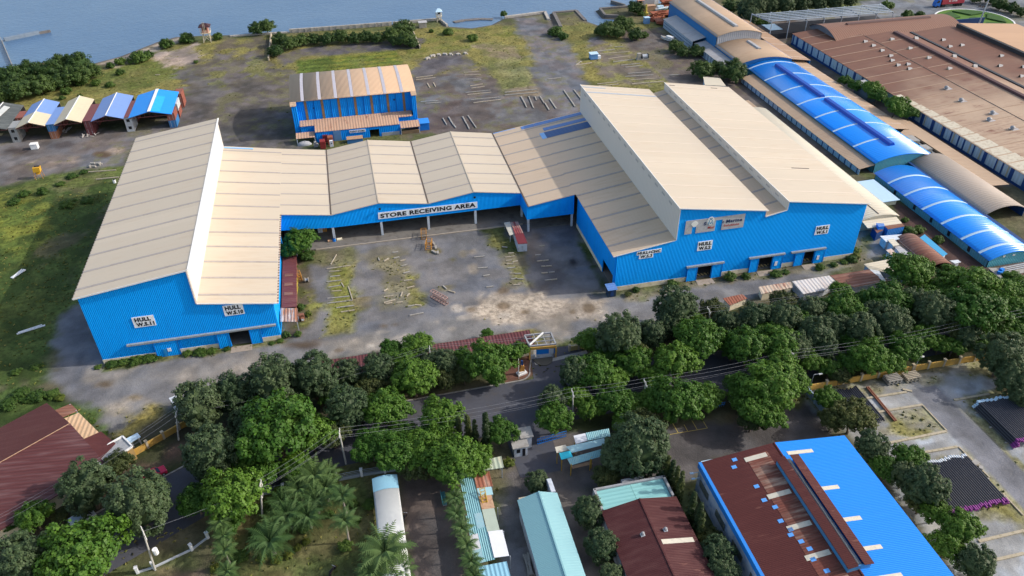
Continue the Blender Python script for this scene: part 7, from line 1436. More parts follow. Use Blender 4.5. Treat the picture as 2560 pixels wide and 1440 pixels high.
m = MB(); m.box(x-.6, x+.8, y+.1, y+.9, 3.3, 3.4); m.build('inside', BLACK, r)  # black plate on top stands in for the shade inside the bin
c = G(235, 415); m = MB()
for i in range(7): m.rbox(c[0]+RND.uniform(-1.7, 1.7), c[1]+RND.uniform(-.8, .8), 0, RND.uniform(.6, 1.4), .5, RND.uniform(.3, .8), RND.uniform(0, 3))
tag(m.build('rubble_heap', TIMG), 'small grey rubble heap at the edge of the left field', 'rubble')
for i, (px, py, lab) in enumerate(((155, 332, 'broken debris heap before the second container stack'), (225, 340, 'broken debris heap before the third container stack'))):
    c = G(px, py); m = MB(); g_ = random.Random(i)
    for k in range(16): a = g_.uniform(0, 3); p = Vector((c[0]+g_.uniform(-2, 2), c[1]+g_.uniform(-1.3, 1.3), .15)); m.beam(p, p+Vector((math.cos(a)*1.3, math.sin(a)*1.3, g_.uniform(-.1, .9))), g_.uniform(.08, .3), .1)
    tag(m.build('debris_heap', SCR), lab, 'debris')
c = G(287, 457); r = thing('white_barrel', 'small white barrel in the shade beside the left hall eave', 'barrel', c); m = MB(); m.tube((c[0], c[1], 0), (c[0], c[1], .9), .4, .4, 10); m.build('body', WHITE, r); m = MB(); m.tube((c[0], c[1], .9), (c[0], c[1], .97), .3, .3, 10); m.build('lid', BLACK, r)
# rear yard machines and the boat
c = G(1487, 150); r = thing('site_cabin', 'small blue and white cabin alone on the rear yard', 'cabin', c); m = MB(); m.box(c[0]-1.6, c[0]+1.2, c[1], c[1]+2.2, .2, 2.2); m.build('body', plain('cabin_blue', (.13, .30, .60), .6, .2, 1), r); m = MB(); m.slab([(c[0]-1.8, c[1]-.2, 2.25), (c[0]+1.4, c[1]-.2, 2.25), (c[0]+1.4, c[1]+2.4, 2.35), (c[0]-1.8, c[1]+2.4, 2.35)], .1); m.build('roof', PALEB, r); m = MB(); m.box(c[0]+1.2, c[0]+2.4, c[1]+.2, c[1]+1.6, .1, 1.3); m.build('side_tank', WHITE, r)
c = G(1608, 150); r = thing('old_winch', 'grey rusting winch machine among the rear yard beams', 'winch', c); m = MB(); m.box(c[0]-2.4, c[0]+2.2, c[1], c[1]+1.6, 0, .5); m.box(c[0]-2.2, c[0]-.8, c[1]+.2, c[1]+1.4, .5, 2.4); m.build('bed', TIMG, r); m = MB(); m.tube((c[0]-.4, c[1]+.8, 1.1), (c[0]+1.9, c[1]+.8, 1.1), .75, .75, 12); m.build('drum', STEEL, r); m = MB(); m.tube((c[0]-.5, c[1]+.8, 1.1), (c[0]-.35, c[1]+.8, 1.1), 1.0, 1.0, 12); m.tube((c[0]+1.9, c[1]+.8, 1.1), (c[0]+2.05, c[1]+.8, 1.1), 1.0, 1.0, 12); m.build('drum_flange', BLACK, r)
def boat(label, c, L, Wd, ang, hull, deck):
    r = thing('motor_boat', label, 'boat', c, 'boats laid up ashore'); ca, sa = math.cos(ang), math.sin(ang); T = lambda a, b, z: (c[0]+a*ca-b*sa, c[1]+a*sa+b*ca, z)
    sec = [(-.5, .9, 0), (-.2, 1, 0), (.2, .85, .05), (.42, .4, .2), (.5, .03, .35)]; m = MB(); n0 = []
    for u, w, k in sec: n0.append(m.pts([T(u*L, -w*Wd/2, 1.2+k), T(u*L, -w*Wd*.3, .35+k), T(u*L, w*Wd*.3, .35+k), T(u*L, w*Wd/2, 1.2+k)]))
    for a, b in zip(n0, n0[1:]):
        for j in range(3): m.face((a+j, b+j, b+j+1, a+j+1))
    m.face((n0[0], n0[0]+1, n0[0]+2, n0[0]+3)); m.build('hull', hull, r)
    m = MB(); k0 = [m.pts([T(u*L, -w*Wd*.47, 1.18+k), T(u*L, w*Wd*.47, 1.18+k)]) for u, w, k in sec]
    for a, b in zip(k0, k0[1:]): m.face((a, b, b+1, a+1))
    m.build('deck', deck, r); m = MB(); m.prism([T(-.3*L, -.3*Wd, 1.2), T(.1*L, -.28*Wd, 1.2), T(.1*L, .28*Wd, 1.2), T(-.3*L, .3*Wd, 1.2)], (0, 0, .9)); cb = m.build('cabin', hull, r)
    m = MB(); m.prism([T(.1*L+.02, -.24*Wd, 1.5), T(.1*L+.02, .24*Wd, 1.5), T(.1*L+.02, .24*Wd, 1.95), T(.1*L+.02, -.24*Wd, 1.95)], (.03*ca, .03*sa, 0)); m.build('windscreen', BLACK, cb)
    m = MB()
    for s in (-1, 1): m.beam(T(-.35*L, s*.3*Wd, 0), T(-.35*L, s*.3*Wd, .6), .2, .2); m.beam(T(.2*L, s*.25*Wd, 0), T(.2*L, s*.25*Wd, .6), .2, .2)
    m.build('cradle', TIMG, r)
boat('white cabin boat laid up in the grass by the far lean to', G(1670, 103), 7.2, 2.4, 2.1, WHITE, TIMG); boat('pale blue and white boat lying in the scrapyard', G(1653, 26), 7.0, 2.6, .2, PALEB, WHITE)
SCRED = plain('scrap_red_steel', (.30, .095, .05), .8, .35, 1.2)
for i, (px, py, L, Wd, h, a, lab) in enumerate(((1675, 60, 11, 6, 1.3, -.35, 'nearest stack of rust red plates by the far hall'), (1655, 40, 9, 5, 1.8, .1, 'middle stack of rust red plates in the scrapyard'), (1680, 18, 12, 5, 3.4, 0, 'tall rust red barge section at the waterside'), (1640, 48, 7, 4, 1.0, .6, 'small pile of rust red sections left of the plates'))):
    c = G(px, py); m = MB(); g_ = random.Random(i); n = 5
    for k in range(n): m.rbox(c[0]+g_.uniform(-.7, .7), c[1]+g_.uniform(-.7, .7), h*k/n, L*g_.uniform(.7, 1), Wd*g_.uniform(.6, 1), h/n*.8, a+g_.uniform(-.15, .15))
    for k in range(5): m.rbox(c[0]+g_.uniform(-L/2, L/2), c[1]+g_.uniform(-Wd/2, Wd/2), h, 3, .35, .3, a+g_.uniform(-.5, .5))
    tag(m.build('scrap_steel_stack', SCRED), lab, 'scrap steel', 'scrap steel by the water')
for px, py, w, d, h, lab, mt in ((1625, 30, 5, 2.5, 2.4, 'tan scrap container beside the yellow buoy', TANS), (1618, 60, 2.2, 2.0, 2.4, 'small blue tank with pale lid in the scrapyard', plain('tank_blue', (.14, .28, .52), .6)), (1622, 15, 5, 3, 3, 'slate grey site box at the waterside scrapyard', GREYR), (1635, 12, 4, 3, 3.2, 'white peaked tent at the waterside scrapyard', WHITE)):
    c = G(px, py); r = thing('yard_box', lab, 'box', c, 'boxes in the scrapyard'); m = MB(); m.box(c[0]-w/2, c[0]+w/2, c[1], c[1]+d, 0, h); m.build('body', mt, r); m = MB()
    if 'tent' in lab: n = m.pts([(c[0]-w/2-.2, c[1]-.2, h), (c[0]+w/2+.2, c[1]-.2, h), (c[0]+w/2+.2, c[1]+d+.2, h), (c[0]-w/2-.2, c[1]+d+.2, h), (c[0], c[1]+d/2, h+1.6)]); [m.face(f) for f in ((n, n+1, n+4), (n+1, n+2, n+4), (n+2, n+3, n+4), (n+3, n, n+4))]
    else: m.box(c[0]-w/2-.1, c[0]+w/2+.1, c[1]-.1, c[1]+d+.1, h, h+.15)
    m.build('top', PALEB if 'blue' in lab else mt, r)
c = G(1614, 38); r = thing('marker_buoy', 'tall yellow marker buoy standing in the scrapyard', 'buoy', c); m = MB(); m.tube((c[0], c[1], 0), (c[0], c[1], 1.2), 1.1, 1.0, 12); m.build('float', YEL_, r); m = MB(); m.tube((c[0], c[1], 1.2), (c[0], c[1], 4.6), .6, .35, 8); m.build('mast', YEL_, r)
def tower(label, c, w, h, ch, legm, cabm, roofm, group, ladder=True):
    r = thing('watchtower', label, 'watchtower', c, group); x, y = c[0], c[1]; L = []
    for i, (sx_, sy_) in enumerate(((-1, -1), (1, -1), (1, 1), (-1, 1))):
        m = MB(); m.beam((x+sx_*w*.62, y+sy_*w*.62, 0), (x+sx_*w*.5, y+sy_*w*.5, h), .22, .22); m.build('leg', legm, r); L.append((sx_, sy_))
    for i in range(4):
        a, b = L[i], L[(i+1) % 4]; m = MB()
        m.beam((x+a[0]*w*.6, y+a[1]*w*.6, .4), (x+b[0]*w*.52, y+b[1]*w*.52, h*.9), .13, .13); m.beam((x+b[0]*w*.6, y+b[1]*w*.6, .4), (x+a[0]*w*.52, y+a[1]*w*.52, h*.9), .13, .13); m.build('brace', legm, r)
    m = MB(); m.box(x-w*.8, x+w*.8, y-w*.8, y+w*.8, h, h+.2); m.build('platform', legm, r)
    m = MB()
    for i in range(4): a, b = L[i], L[(i+1) % 4]; m.beam((x+a[0]*w*.78, y+a[1]*w*.78, h+1.0), (x+b[0]*w*.78, y+b[1]*w*.78, h+1.0), .1, .1); m.beam((x+a[0]*w*.78, y+a[1]*w*.78, h+.2), (x+a[0]*w*.78, y+a[1]*w*.78, h+ch), .1, .1)
    m.build('railing', legm, r)
    m = MB(); m.box(x-w*.5, x+w*.5, y-w*.5, y+w*.5, h+.2, h+ch); cb = m.build('cabin', cabm, r); m = MB(); m.box(x-w*.3, x+w*.3, y-w*.53, y-w*.505, h+ch*.5, h+ch*.85); m.build('window', BLACK, cb)
    m = MB(); q = w*.98; n = m.pts([(x-q, y-q, h+ch-.05), (x+q, y-q, h+ch-.05), (x+q, y+q, h+ch-.05), (x-q, y+q, h+ch-.05), (x-q*.3, y, h+ch+1.1), (x+q*.3, y, h+ch+1.1)]); [m.face(f) for f in ((n, n+1, n+5, n+4), (n+1, n+2, n+5), (n+2, n+3, n+4, n+5), (n+3, n, n+4), (n+3, n+2, n+1, n))]; m.build('roof', roofm, r)
    if ladder:
        m = MB()
        for s in (-.3, .3): m.beam((x+s, y-w*1.0, h), (x+s, y-w*.98, h+ch+2.2), .09, .09)
        for k in range(9): zz_ = h+.4+k*.5; m.beam((x-.3, y-w*1.0, zz_), (x+.3, y-w*1.0, zz_), .06, .06)
        m.build('ladder', legm, r)
CRST = plain('cream_steel', (.58, .52, .40), .6, .2, 1.5); PNK = plain('pink_board', (.45, .22, .17), .7, .25, 1.5)
tower('cream legged watchtower with dark maroon roof on the left shore', G(520, 104), 2.3, 3.6, 2.6, CRST, PNK, plain('tower_maroon', (.05, .022, .028), .7), 'watchtowers by the water')
tower('small pale watchtower on the sea wall in the middle of the shore', G(1098, 54), 1.5, 2.2, 2.2, CRST, WALLW, PALEB, 'watchtowers by the water', False)
tower('pink stilted watch hut at the scrapyard edge', G(1597, 32), 1.8, 3.4, 2.2, plain('pale_rust_leg', (.36, .27, .22), .8), PNK, PNK, 'watchtowers by the water', False)
# sea walls, quays and other work in the water
def polywall(name, label, pts, w, z0, z1, mat, cat='sea wall', posts=0):
    r = thing(name, label, cat, pts[0]); m = MB()
    for a, b in zip(pts, pts[1:]): m.beam((a[0], a[1], (z0+z1)/2), (b[0], b[1], (z0+z1)/2), w, z1-z0)
    m.build('wall_panel', mat, r)
    if posts:
        m = MB()
        for a, b in zip(pts, pts[1:]):
            L_ = math.hypot(b[0]-a[0], b[1]-a[1]); n = int(L_/posts)
            for i in range(n): t_ = (i+.5)/n; m.rbox(a[0]+(b[0]-a[0])*t_, a[1]+(b[1]-a[1])*t_-w*.6, z0, .3, .3, z1-z0-.1, 0)
        m.build('wall_buttress', mat, r)
SEAW = plain('sea_wall_concrete', (.40, .38, .35), .85, .3, .5, dirt=(.15, .14, .13), damt=.6); QUAY = plain('quay_dark', (.16, .15, .145), .9, .35, .5, dirt=(.07, .07, .07), damt=.6)
polywall('sea_wall', 'low sea wall behind the shore bushes at left', g2((575, 92), (640, 87), (722, 82)), 1.0, -1.2, .5, SEAW)
polywall('sea_wall', 'long ribbed sea wall behind the walled plot', g2((724, 82), (850, 73), (980, 63)), .7, -1.2, 1.5, SEAW, posts=2.4)
polywall('sea_wall', 'sea wall between walled plot and middle watchtower', g2((982, 60), (1098, 50), (1118, 66)), .7, -1.2, .9, SEAW)
polywall('plot_wall', 'pale wall along the left side of the walled plot', g2((679, 88), (672, 152)), .4, 0, 1.2, TIMB, 'wall'); polywall('plot_wall', 'pale wall along the right side of the walled plot', g2((1024, 62), (1050, 122)), .4, 0, 1.2, TIMB, 'wall')
polywall('quay_wall', 'stone quay left of the narrow inlet', g2((1262, 44), (1362, 31), (1371, 50)), 1.2, -1.4, .6, SEAW, 'quay'); polywall('quay_wall', 'dark quay edge right of the narrow inlet', g2((1402, 68), (1384, 32), (1440, 27), (1463, 52)), 1.4, -1.4, .4, QUAY, 'quay'); polywall('quay_wall', 'sheet piled quay with pale coping beside the scrapyard', g2((1575, 18), (1500, 24), (1513, 41), (1546, 42)), 1.0, -1.4, .8, QUAY, 'quay')
polywall('breakwater', 'dark timber breakwater out in the water', g2((1528, 4), (1562, 14)), .8, -1.2, .6, QUAY, 'breakwater'); polywall('mud_bank', 'dark arc of mud bank in the bay', g2((1135, 52), (1160, 47), (1200, 44), (1232, 45)), 2.4, -1.2, -.45, QUAY, 'mud bank')
polywall('fish_trap', 'dark netted fish trap frame in the water at upper left', g2((10, 98), (60, 88), (97, 80)), 1.6, -1.0, .5, plain('net_grey', (.17, .22, .28), .9, .3, 1), 'fish trap'); polywall('trap_fence', 'thin pole fence running out to the fish trap', g2((2, 96), (30, 162)), .22, -1.0, .5, TIMG, 'fence'); polywall('trap_fence', 'short dark pole line right of the fish trap', g2((98, 81), (126, 76)), .25, -1.0, .3, QUAY, 'fence')
c = G(1058, 70); r = thing('pump_shed', 'small pale pump shed in the shore grass', 'shed', c); m = MB(); m.box(c[0]-1.5, c[0]+1.5, c[1], c[1]+2, 0, 2.2); m.build('wall', CONC, r); m = MB(); m.slab([(c[0]-1.8, c[1]-.3, 2.25), (c[0]+1.8, c[1]-.3, 2.25), (c[0]+1.8, c[1]+2.3, 2.4), (c[0]-1.8, c[1]+2.3, 2.4)], .12); m.build('roof', GREYR, r)
# ---- roundabout, mast, truck
rc = G(2435, 51); ra = 15.0
isl = thing('roundabout_island', 'round hedged traffic island with a clipped star', 'island', rc)
m = MB(); n = 40
for i in range(n): a0, a1 = 2*math.pi*i/n, 2*math.pi*(i+1)/n; m.beam((rc[0]+ra*math.cos(a0), rc[1]+ra*math.sin(a0), .15), (rc[0]+ra*math.cos(a1), rc[1]+ra*math.sin(a1), .15), .6, .5)
m.build('kerb', TRIM, isl); m = MB(); m.prism([(rc[0]+(ra-.4)*math.cos(2*math.pi*i/n), rc[1]+(ra-.4)*math.sin(2*math.pi*i/n), 0) for i in range(n)], (0, 0, .3)); m.build('lawn', plain('island_grass', (.075, .16, .02), .9, .4, .8), isl)
sp_ = []
for i in range(10): a = math.pi/2+i*math.pi/5+.2; R_ = 12.2 if i % 2 == 0 else 5.0; sp_.append((rc[0]+R_*math.cos(a), rc[1]+R_*math.sin(a)))
HEDG = plain('hedge_green', (.03, .085, .016), .9, .5, 1.5)
for i in range(5):
    k_ = 2*i; P = [sp_[k_], sp_[(k_+1) % 10], sp_[(k_+2) % 10]]; a = math.pi/2+(k_+1)*math.pi/5+.2; P = [sp_[k_], sp_[(k_+1) % 10], sp_[(k_+2) % 10], (rc[0]+12.4*math.cos(a), rc[1]+12.4*math.sin(a))]
    cx, cy = sum(p[0] for p in P)/4, sum(p[1] for p in P)/4; P = [(cx+(p[0]-cx)*.9, cy+(p[1]-cy)*.9, .3) for p in P]; m = MB(); m.prism(P, (0, 0, .55)); m.build('hedge', HEDG, isl)
m = MB(); m.prism([(rc[0]+2.2*math.cos(t_), rc[1]+1.8*math.sin(t_), .3) for t_ in np.linspace(0, 6.28, 13)[:-1]], (0, 0, .7)); m.build('hedge', HEDG, isl)
b_ = G(2440, 77); top = GY(2474, -6, b_[1]); r = thing('light_mast', 'tall grey light mast beside the roundabout', 'mast', b_); m = MB(); m.tube(b_, top, .32, .2, 8); m.build('pole', STEEL, r); m = MB(); m.box(top[0]-.7, top[0]+.7, top[1]-.4, top[1]+.4, top[2]-.5, top[2]+.2); m.build('lamp_head', STEEL, r)
c = G(2375, 17); r = thing('container_truck', 'red container truck with a blue cab on the forecourt', 'truck', c); x, y = c[0], c[1]; RD = plain('container_crimson', (.42, .05, .07), .6, .2, .6)
m = MB(); m.box(x-4.6, x+6.4, y-.1, y+2.2, 1.3, 3.7); ct = m.build('container', RD, r); m = MB()
for i in range(12): m.box(x-4.5+i*.95, x-4.4+i*.95, y-.14, y-.1, 1.4, 3.6)
m.build('container_rib', RD, ct); text_mesh(ct, 'K LINE', (x-1.4, x+2.6, 2.25, 2.85), y-.16, TRIM, .03)
m = MB(); m.prism([(x-7.6, y, .6), (x-5.2, y, .6), (x-5.2, y, 3.4), (x-6.6, y, 3.4), (x-7.5, y, 2.1)], (0, 2.1, 0)); cb = m.build('cab', plain('cab_blue', (.02, .13, .48), .4, .15, 1), r); m = MB(); m.prism([(x-7.5, y-.03, 2.1), (x-5.9, y-.03, 2.1), (x-5.9, y-.03, 3.1), (x-6.7, y-.03, 3.1)], (0, .025, 0)); m.build('window', BLACK, cb)
m = MB(); m.box(x-5.2, x+6.4, y+.3, y+1.9, .9, 1.3); m.build('chassis', BLACK, r)
for dx in (-6.6, -4.0, -3.0, 3.2, 4.3, 5.4):
    for yy in (y-.05, y+1.8): m = MB(); m.tube((x+dx, yy, .5), (x+dx, yy+.35, .5), .5, .5, 12); m.build('wheel', BLACK, r)
def bike(label, c, ang, group=None):
    r = thing('motorbike', label, 'motorbike', c, group); ca, sa = math.cos(ang), math.sin(ang); T = lambda a, b, z: (c[0]+a*ca-b*sa, c[1]+a*sa+b*ca, z)
    for u in (-.6, .6): m = MB(); m.tube(T(u, -.06, .3), T(u, .06, .3), .3, .3, 10); m.build('wheel', BLACK, r)
    m = MB(); m.beam(T(-.6, 0, .35), T(.1, 0, .55), .2, .3); m.beam(T(.1, 0, .5), T(.5, 0, .95), .16, .2); m.beam(T(.6, 0, .3), T(.45, 0, .95), .07, .07); m.build('frame', plain('bike_body', (.07, .05, .05), .4), r)
    m = MB(); m.beam(T(-.65, 0, .72), T(.1, 0, .72), .24, .12); m.build('seat', BLACK, r); m = MB(); m.beam(T(.42, -.32, .98), T(.42, .32, .98), .05, .05); m.build('handlebar', STEEL, r)
bike('left motorbike riding past the roundabout', G(2449, 18), .3, 'motorbikes on the forecourt'); bike('right motorbike riding past the roundabout', G(2458, 19), .3, 'motorbikes on the forecourt')
bike('dark motorbike parked on the palm garden grass', G(832, 1430), .9); bike('small dark motorbike beside the white carport', G(1013, 1297), 1.2)
def car(name, label, c, ang, L, Wd, H, mat, van=True):
    r = thing(name, label, 'car' if not van else 'van', c); ca, sa = math.cos(ang), math.sin(ang); T = lambda a, b, z: (c[0]+a*ca-b*sa, c[1]+a*sa+b*ca, z)
    pr_ = [(-.5, .3), (.5, .3), (.5, .62*H), (.36, .64*H), (.26, H), (-.44, H), (-.5, .7*H)] if van else [(-.5, .3), (.5, .3), (.5, .6*H), (.25, .66*H), (.1, H), (-.28, H), (-.42, .66*H), (-.5, .62*H)]
    n_ = (-sa*Wd, ca*Wd, 0); m = MB(); m.prism([T(u*L, -Wd/2, z) for u, z in pr_], n_); bd = m.build('body', mat, r)
    gl = plain('car_glass', (.03, .04, .05), .15, .1, 1)
    for s in (-1, 1):
        m = MB(); o_ = s*(Wd/2+.005); m.prism([T(-.4*L if van else -.3*L, o_, .68*H), T(.3*L if van else .18*L, o_, .68*H), T(.24*L if van else .08*L, o_, .93*H), T(-.4*L if van else -.26*L, o_, .93*H)], (-sa*.01*s, ca*.01*s, 0)); m.build('side_window', gl, r)
        for u in (-.32, .32): m = MB(); m.tube(T(u*L, s*(Wd/2-.16), .32), T(u*L, s*(Wd/2+.02), .32), .32, .32, 12); w = m.build('wheel', BLACK, r); m = MB(); m.tube(T(u*L, s*(Wd/2+.0), .32), T(u*L, s*(Wd/2+.03), .32), .18, .18, 10); m.build('rim', STEEL, w)
        m = MB(); m.prism([T(.5*L+.002, s*Wd*.36-.12, .5*H), T(.5*L+.002, s*Wd*.36+.12, .5*H), T(.5*L+.002, s*Wd*.36+.12, .58*H), T(.5*L+.002, s*Wd*.36-.12, .58*H)], (.02*ca, .02*sa, 0)); m.build('headlight', TRIM, r)
    m = MB(); a, b = ((.365, .66), (.27, .96)) if van else ((.24, .68), (.11, .96)); m.prism([T(a[0]*L+.01, -Wd*.42, a[1]*H), T(a[0]*L+.01, Wd*.42, a[1]*H), T(b[0]*L+.01, Wd*.4, b[1]*H), T(b[0]*L+.01, -Wd*.4, b[1]*H)], (.02*ca, .02*sa, .01)); m.build('windscreen', gl, r)
    if van: m = MB(); m.prism([T(-.4*L, -Wd*.4, H+.005), T(.2*L, -Wd*.4, H+.005), T(.2*L, Wd*.4, H+.005), T(-.4*L, Wd*.4, H+.005)], (0, 0, .03)); m.build('roof_panel', plain('van_roof', (.33, .42, .52), .35, .1, 1), bd)
    return r
car('parked_van', 'pale blue white van on the street between the left trees', G(211, 1306), .62, 3.6, 1.65, 1.75, plain('van_white', (.58, .62, .66), .3, .08, 1)); car('parked_car', 'crimson car half hidden by the round tree at left', G(388, 1192), .5, 3.8, 1.6, 1.35, plain('car_crimson', (.45, .02, .07), .3, .08, 1), False)
# ---- utility poles, wires, lamps
POLE = plain('concrete_pole', (.44, .43, .40), .85, .2, 1); POLET = {}
def pole(base, toppx, label, arms=1, key=None, aw=1.0, ang=.1, box=False):
    b = G(*base); t_ = GY(*toppx, b[1]); h = max(4, t_[2]); r = thing('utility_pole', label, 'utility pole', b, 'utility poles along the street')
    m = MB(); m.tube(b, (t_[0], t_[1], h), .17, .11, 8); m.build('pole', POLE, r)
    for k_ in range(arms):
        z_ = h-.35-k_*.9; m = MB(); c_, s_ = math.cos(ang+1.4), math.sin(ang+1.4); m.beam((t_[0]-c_*aw, t_[1]-s_*aw, z_), (t_[0]+c_*aw, t_[1]+s_*aw, z_), .14, .14); a_ = m.build('crossarm', POLE, r)
        for d_ in (-.9, -.3, .3, .9): q = MB(); q.tube((t_[0]+c_*aw*d_, t_[1]+s_*aw*d_, z_+.05), (t_[0]+c_*aw*d_, t_[1]+s_*aw*d_, z_+.35), .07, .05, 6); q.build('insulator', TRIM, a_)
    if box: m = MB(); m.tube((t_[0]+.6, t_[1]-.4, h*.45), (t_[0]+.6, t_[1]-.4, h*.45+1.0), .38, .38, 10); m.build('transformer', WHITE, r)
    if key: POLET[key] = (t_[0], t_[1], h)
pole((865, 1160), (848, 1080), 'slim utility pole beside the palm garden where the wires turn', 1, 'a'); pole((1432, 1045), (1432, 980), 'utility pole above the trees opposite the gatehouse', 1, 'b'); pole((1608, 1020), (1614, 955), 'tall utility pole with one crossarm between the car park trees', 1, 'c')
pole((1624, 1028), (1630, 977), 'utility pole with three crossarms right of the tall pole', 3, None, 1.1); pole((1570, 1040), (1578, 995), 'utility pole with a transformer left of the tall pole', 1, None, .8, .1, True); pole((1978, 945), (1984, 884), 'utility pole rising from the trees right of centre', 1, 'd'); pole((2455, 862), (2462, 798), 'utility pole among the trees at the right edge', 1, 'e')
pole((1075, 930), (1074, 872), 'utility pole behind the verge trees by the maroon store', 1, 'g'); pole((1775, 830), (1773, 773), 'utility pole among the trees below the right hall', 1, 'h'); pole((656, 1290), (650, 1210), 'utility pole with three crossarms above the garden palms', 3, 'f', 1.0); pole((388, 1425), (356, 1325), 'pale utility pole with transformer by the white corner fence', 2, 'i', .9, .6, True)
pole((447, 1100), (440, 1030), 'utility pole behind the round trees at left', 1, 'k')
WIRE = plain('wire_grey', (.22, .23, .25), .5, .1, 1)
def wire(label, pts, off, dz):
    m = MB()
    for a, b in zip(pts, pts[1:]):
        a, b = Vector(a), Vector(b); d = (b-a); nrm = Vector((-d.y, d.x, 0)).normalized(); prev = None; n = 8
        for i in range(n+1):
            t_ = i/n; q = a.lerp(b, t_)+nrm*off+Vector((0, 0, dz-1.4*4*t_*(1-t_)*d.length/60))
            if prev is not None: m.tube(prev, q, .016, .016, 3, False)
            prev = q
    tag(m.build('overhead_wire', WIRE), label, 'wire', 'overhead wires along the street')
R_end = (POLET['e'][0]+45, POLET['e'][1]+2, 8)
s1 = [POLET['f'], POLET['a'], POLET['b'], POLET['c'], POLET['d'], POLET['e'], R_end]; L_end = G(-20, 1310, 6.5)
for o_, dz, lab in ((-.9, .05, 'outer lower'), (-.2, .3, 'upper'), (.9, .05, 'inner lower'), (.3, -1.6, 'lowest')): wire('%s overhead wire along the south side of the street' % lab, s1, o_, dz)
s2 = [L_end, POLET['k'], POLET['g'], POLET['h'], (POLET['h'][0]+48, POLET['h'][1]+1, POLET['h'][2])]
for o_, dz, lab in ((-.9, .05, 'outer'), (0, .3, 'middle'), (.9, .05, 'inner')): wire('%s overhead wire along the north verge over the maroon store' % lab, s2, o_, dz)
wire('slack wire from the corner pole towards the palm pole', [POLET['i'], POLET['f']], 0, -.3)
zl_ = ZM(1900, 780, 3.6)
def lamp(label, base, head, group):
    b = G(*base); t_ = GY(*head, b[1]-.1); r = thing('street_lamp', label, 'street lamp', b, group); m = MB(); el = (b[0]+.05, b[1], t_[2]+.1); m.tube(b, el, .07, .05, 6); m.tube(el, (t_[0], t_[1], t_[2]+.15), .04, .04, 6); m.build('pole', STEEL, r); m = MB(); m.box(t_[0]-.35, t_[0]+.35, t_[1]-.14, t_[1]+.14, t_[2], t_[2]+.16); m.build('lamp_head', TRIM, r)
lamp('thin street lamp at the corner of the ochre wall', zl_(455, 660), zl_(545, 560), 'street lamps along the ochre wall'); lamp('street lamp standing mid way along the ochre wall', zl_(1380, 545), zl_(1460, 405), 'street lamps along the ochre wall'); lamp('street lamp in the dark trees at the right edge', zl_(2210, 400), zl_(2255, 255), 'street lamps along the ochre wall'); lamp('street lamp among trees below the right hall', (1840, 840), (1860, 797), 'street lamps along the verge')
c = G(1297, 946); r = thing('flag_pole', 'slim pale pole at the planted corner by the gatehouse', 'pole', c); m = MB(); m.tube(c, GY(1296, 893, c[1]), .06, .05, 6); m.build('shaft', TRIM, r); tt = GY(1296, 893, c[1]); m = MB(); m.box(tt[0]-.2, tt[0]+.2, tt[1]-.1, tt[1]+.1, tt[2]-.1, tt[2]+.15); m.build('camera_head', STEEL, r)
c = G(1304, 934); r = thing('sculpture', 'orange and dark blue sculpture on a white plinth by the gatehouse', 'sculpture', c); x, y = c[0], c[1]; m = MB(); m.rbox(x, y, 0, 1.9, 1.1, .35, .3); m.rbox(x, y, .35, 1.3, .8, .35, .3); m.build('plinth', TRIM, r)
m = MB(); m.prism([(x-.5, y-.2, .7), (x+.6, y-.2, .7), (x+.5, y-.2, 1.9), (x-.1, y-.2, 2.3)], (0, .4, 0)); m.build('sail', ORG, r); m = MB(); m.prism([(x-.2, y-.15, 2.1), (x+.3, y-.15, 2.0), (x+.25, y-.15, 3.2), (x-.1, y-.15, 3.3)], (0, .3, 0)); m.build('figure', DKBLUE, r)
c = G(1830, 1004); r = thing('gate_pillar', 'white angled gate pillars by the car park entrance', 'pillar', c); x, y = c[0], c[1]; m = MB(); m.beam((x-.4, y, 0), (x-.1, y+.1, 1.9), .4, .4); m.build('pillar', WHITE, r); m = MB(); m.beam((x+1.5, y-.4, .2), (x+.5, y+.6, 1.9), .3, .3); m.beam((x+1.5, y-.4, .25), (x+2.8, y-.2, .4), .3, .4); m.build('barrier_arm', WHITE, r)
r = thing('bike_rack', 'blue metal rail stand under the trees by the car park', 'rack', G(1795, 1018)); c = G(1795, 1018); m = MB()
for i in range(7): m.beam((c[0]-1.3+i*.4, c[1], 0), (c[0]-1.3+i*.4, c[1], .9), .07, .07)
for z_ in (.4, .9): m.beam((c[0]-1.4, c[1], z_), (c[0]+1.4, c[1]+.1, z_), .09, .09)
m.build('rail', plain('rail_blue', (.03, .2, .6), .5), r)
r = thing('bench', 'teal slatted bench beside the palm row', 'bench', G(1110, 1250)); c = G(1110, 1250); m = MB(); m.box(c[0]-.35, c[0]+.35, c[1]-1.3, c[1]+1.3, .4, .5); m.build('seat', plain('teal_slat', (.06, .22, .26), .6), r); m = MB(); m.box(c[0]-.4, c[0]-.32, c[1]-1.3, c[1]+1.3, .5, 1.0); m.build('backrest', _cache['teal_slat'], r)
for yy in (-1.1, 1.1): m = MB(); m.box(c[0]-.3, c[0]+.3, c[1]+yy-.05, c[1]+yy+.05, 0, .4); m.build('leg', STEEL, r)
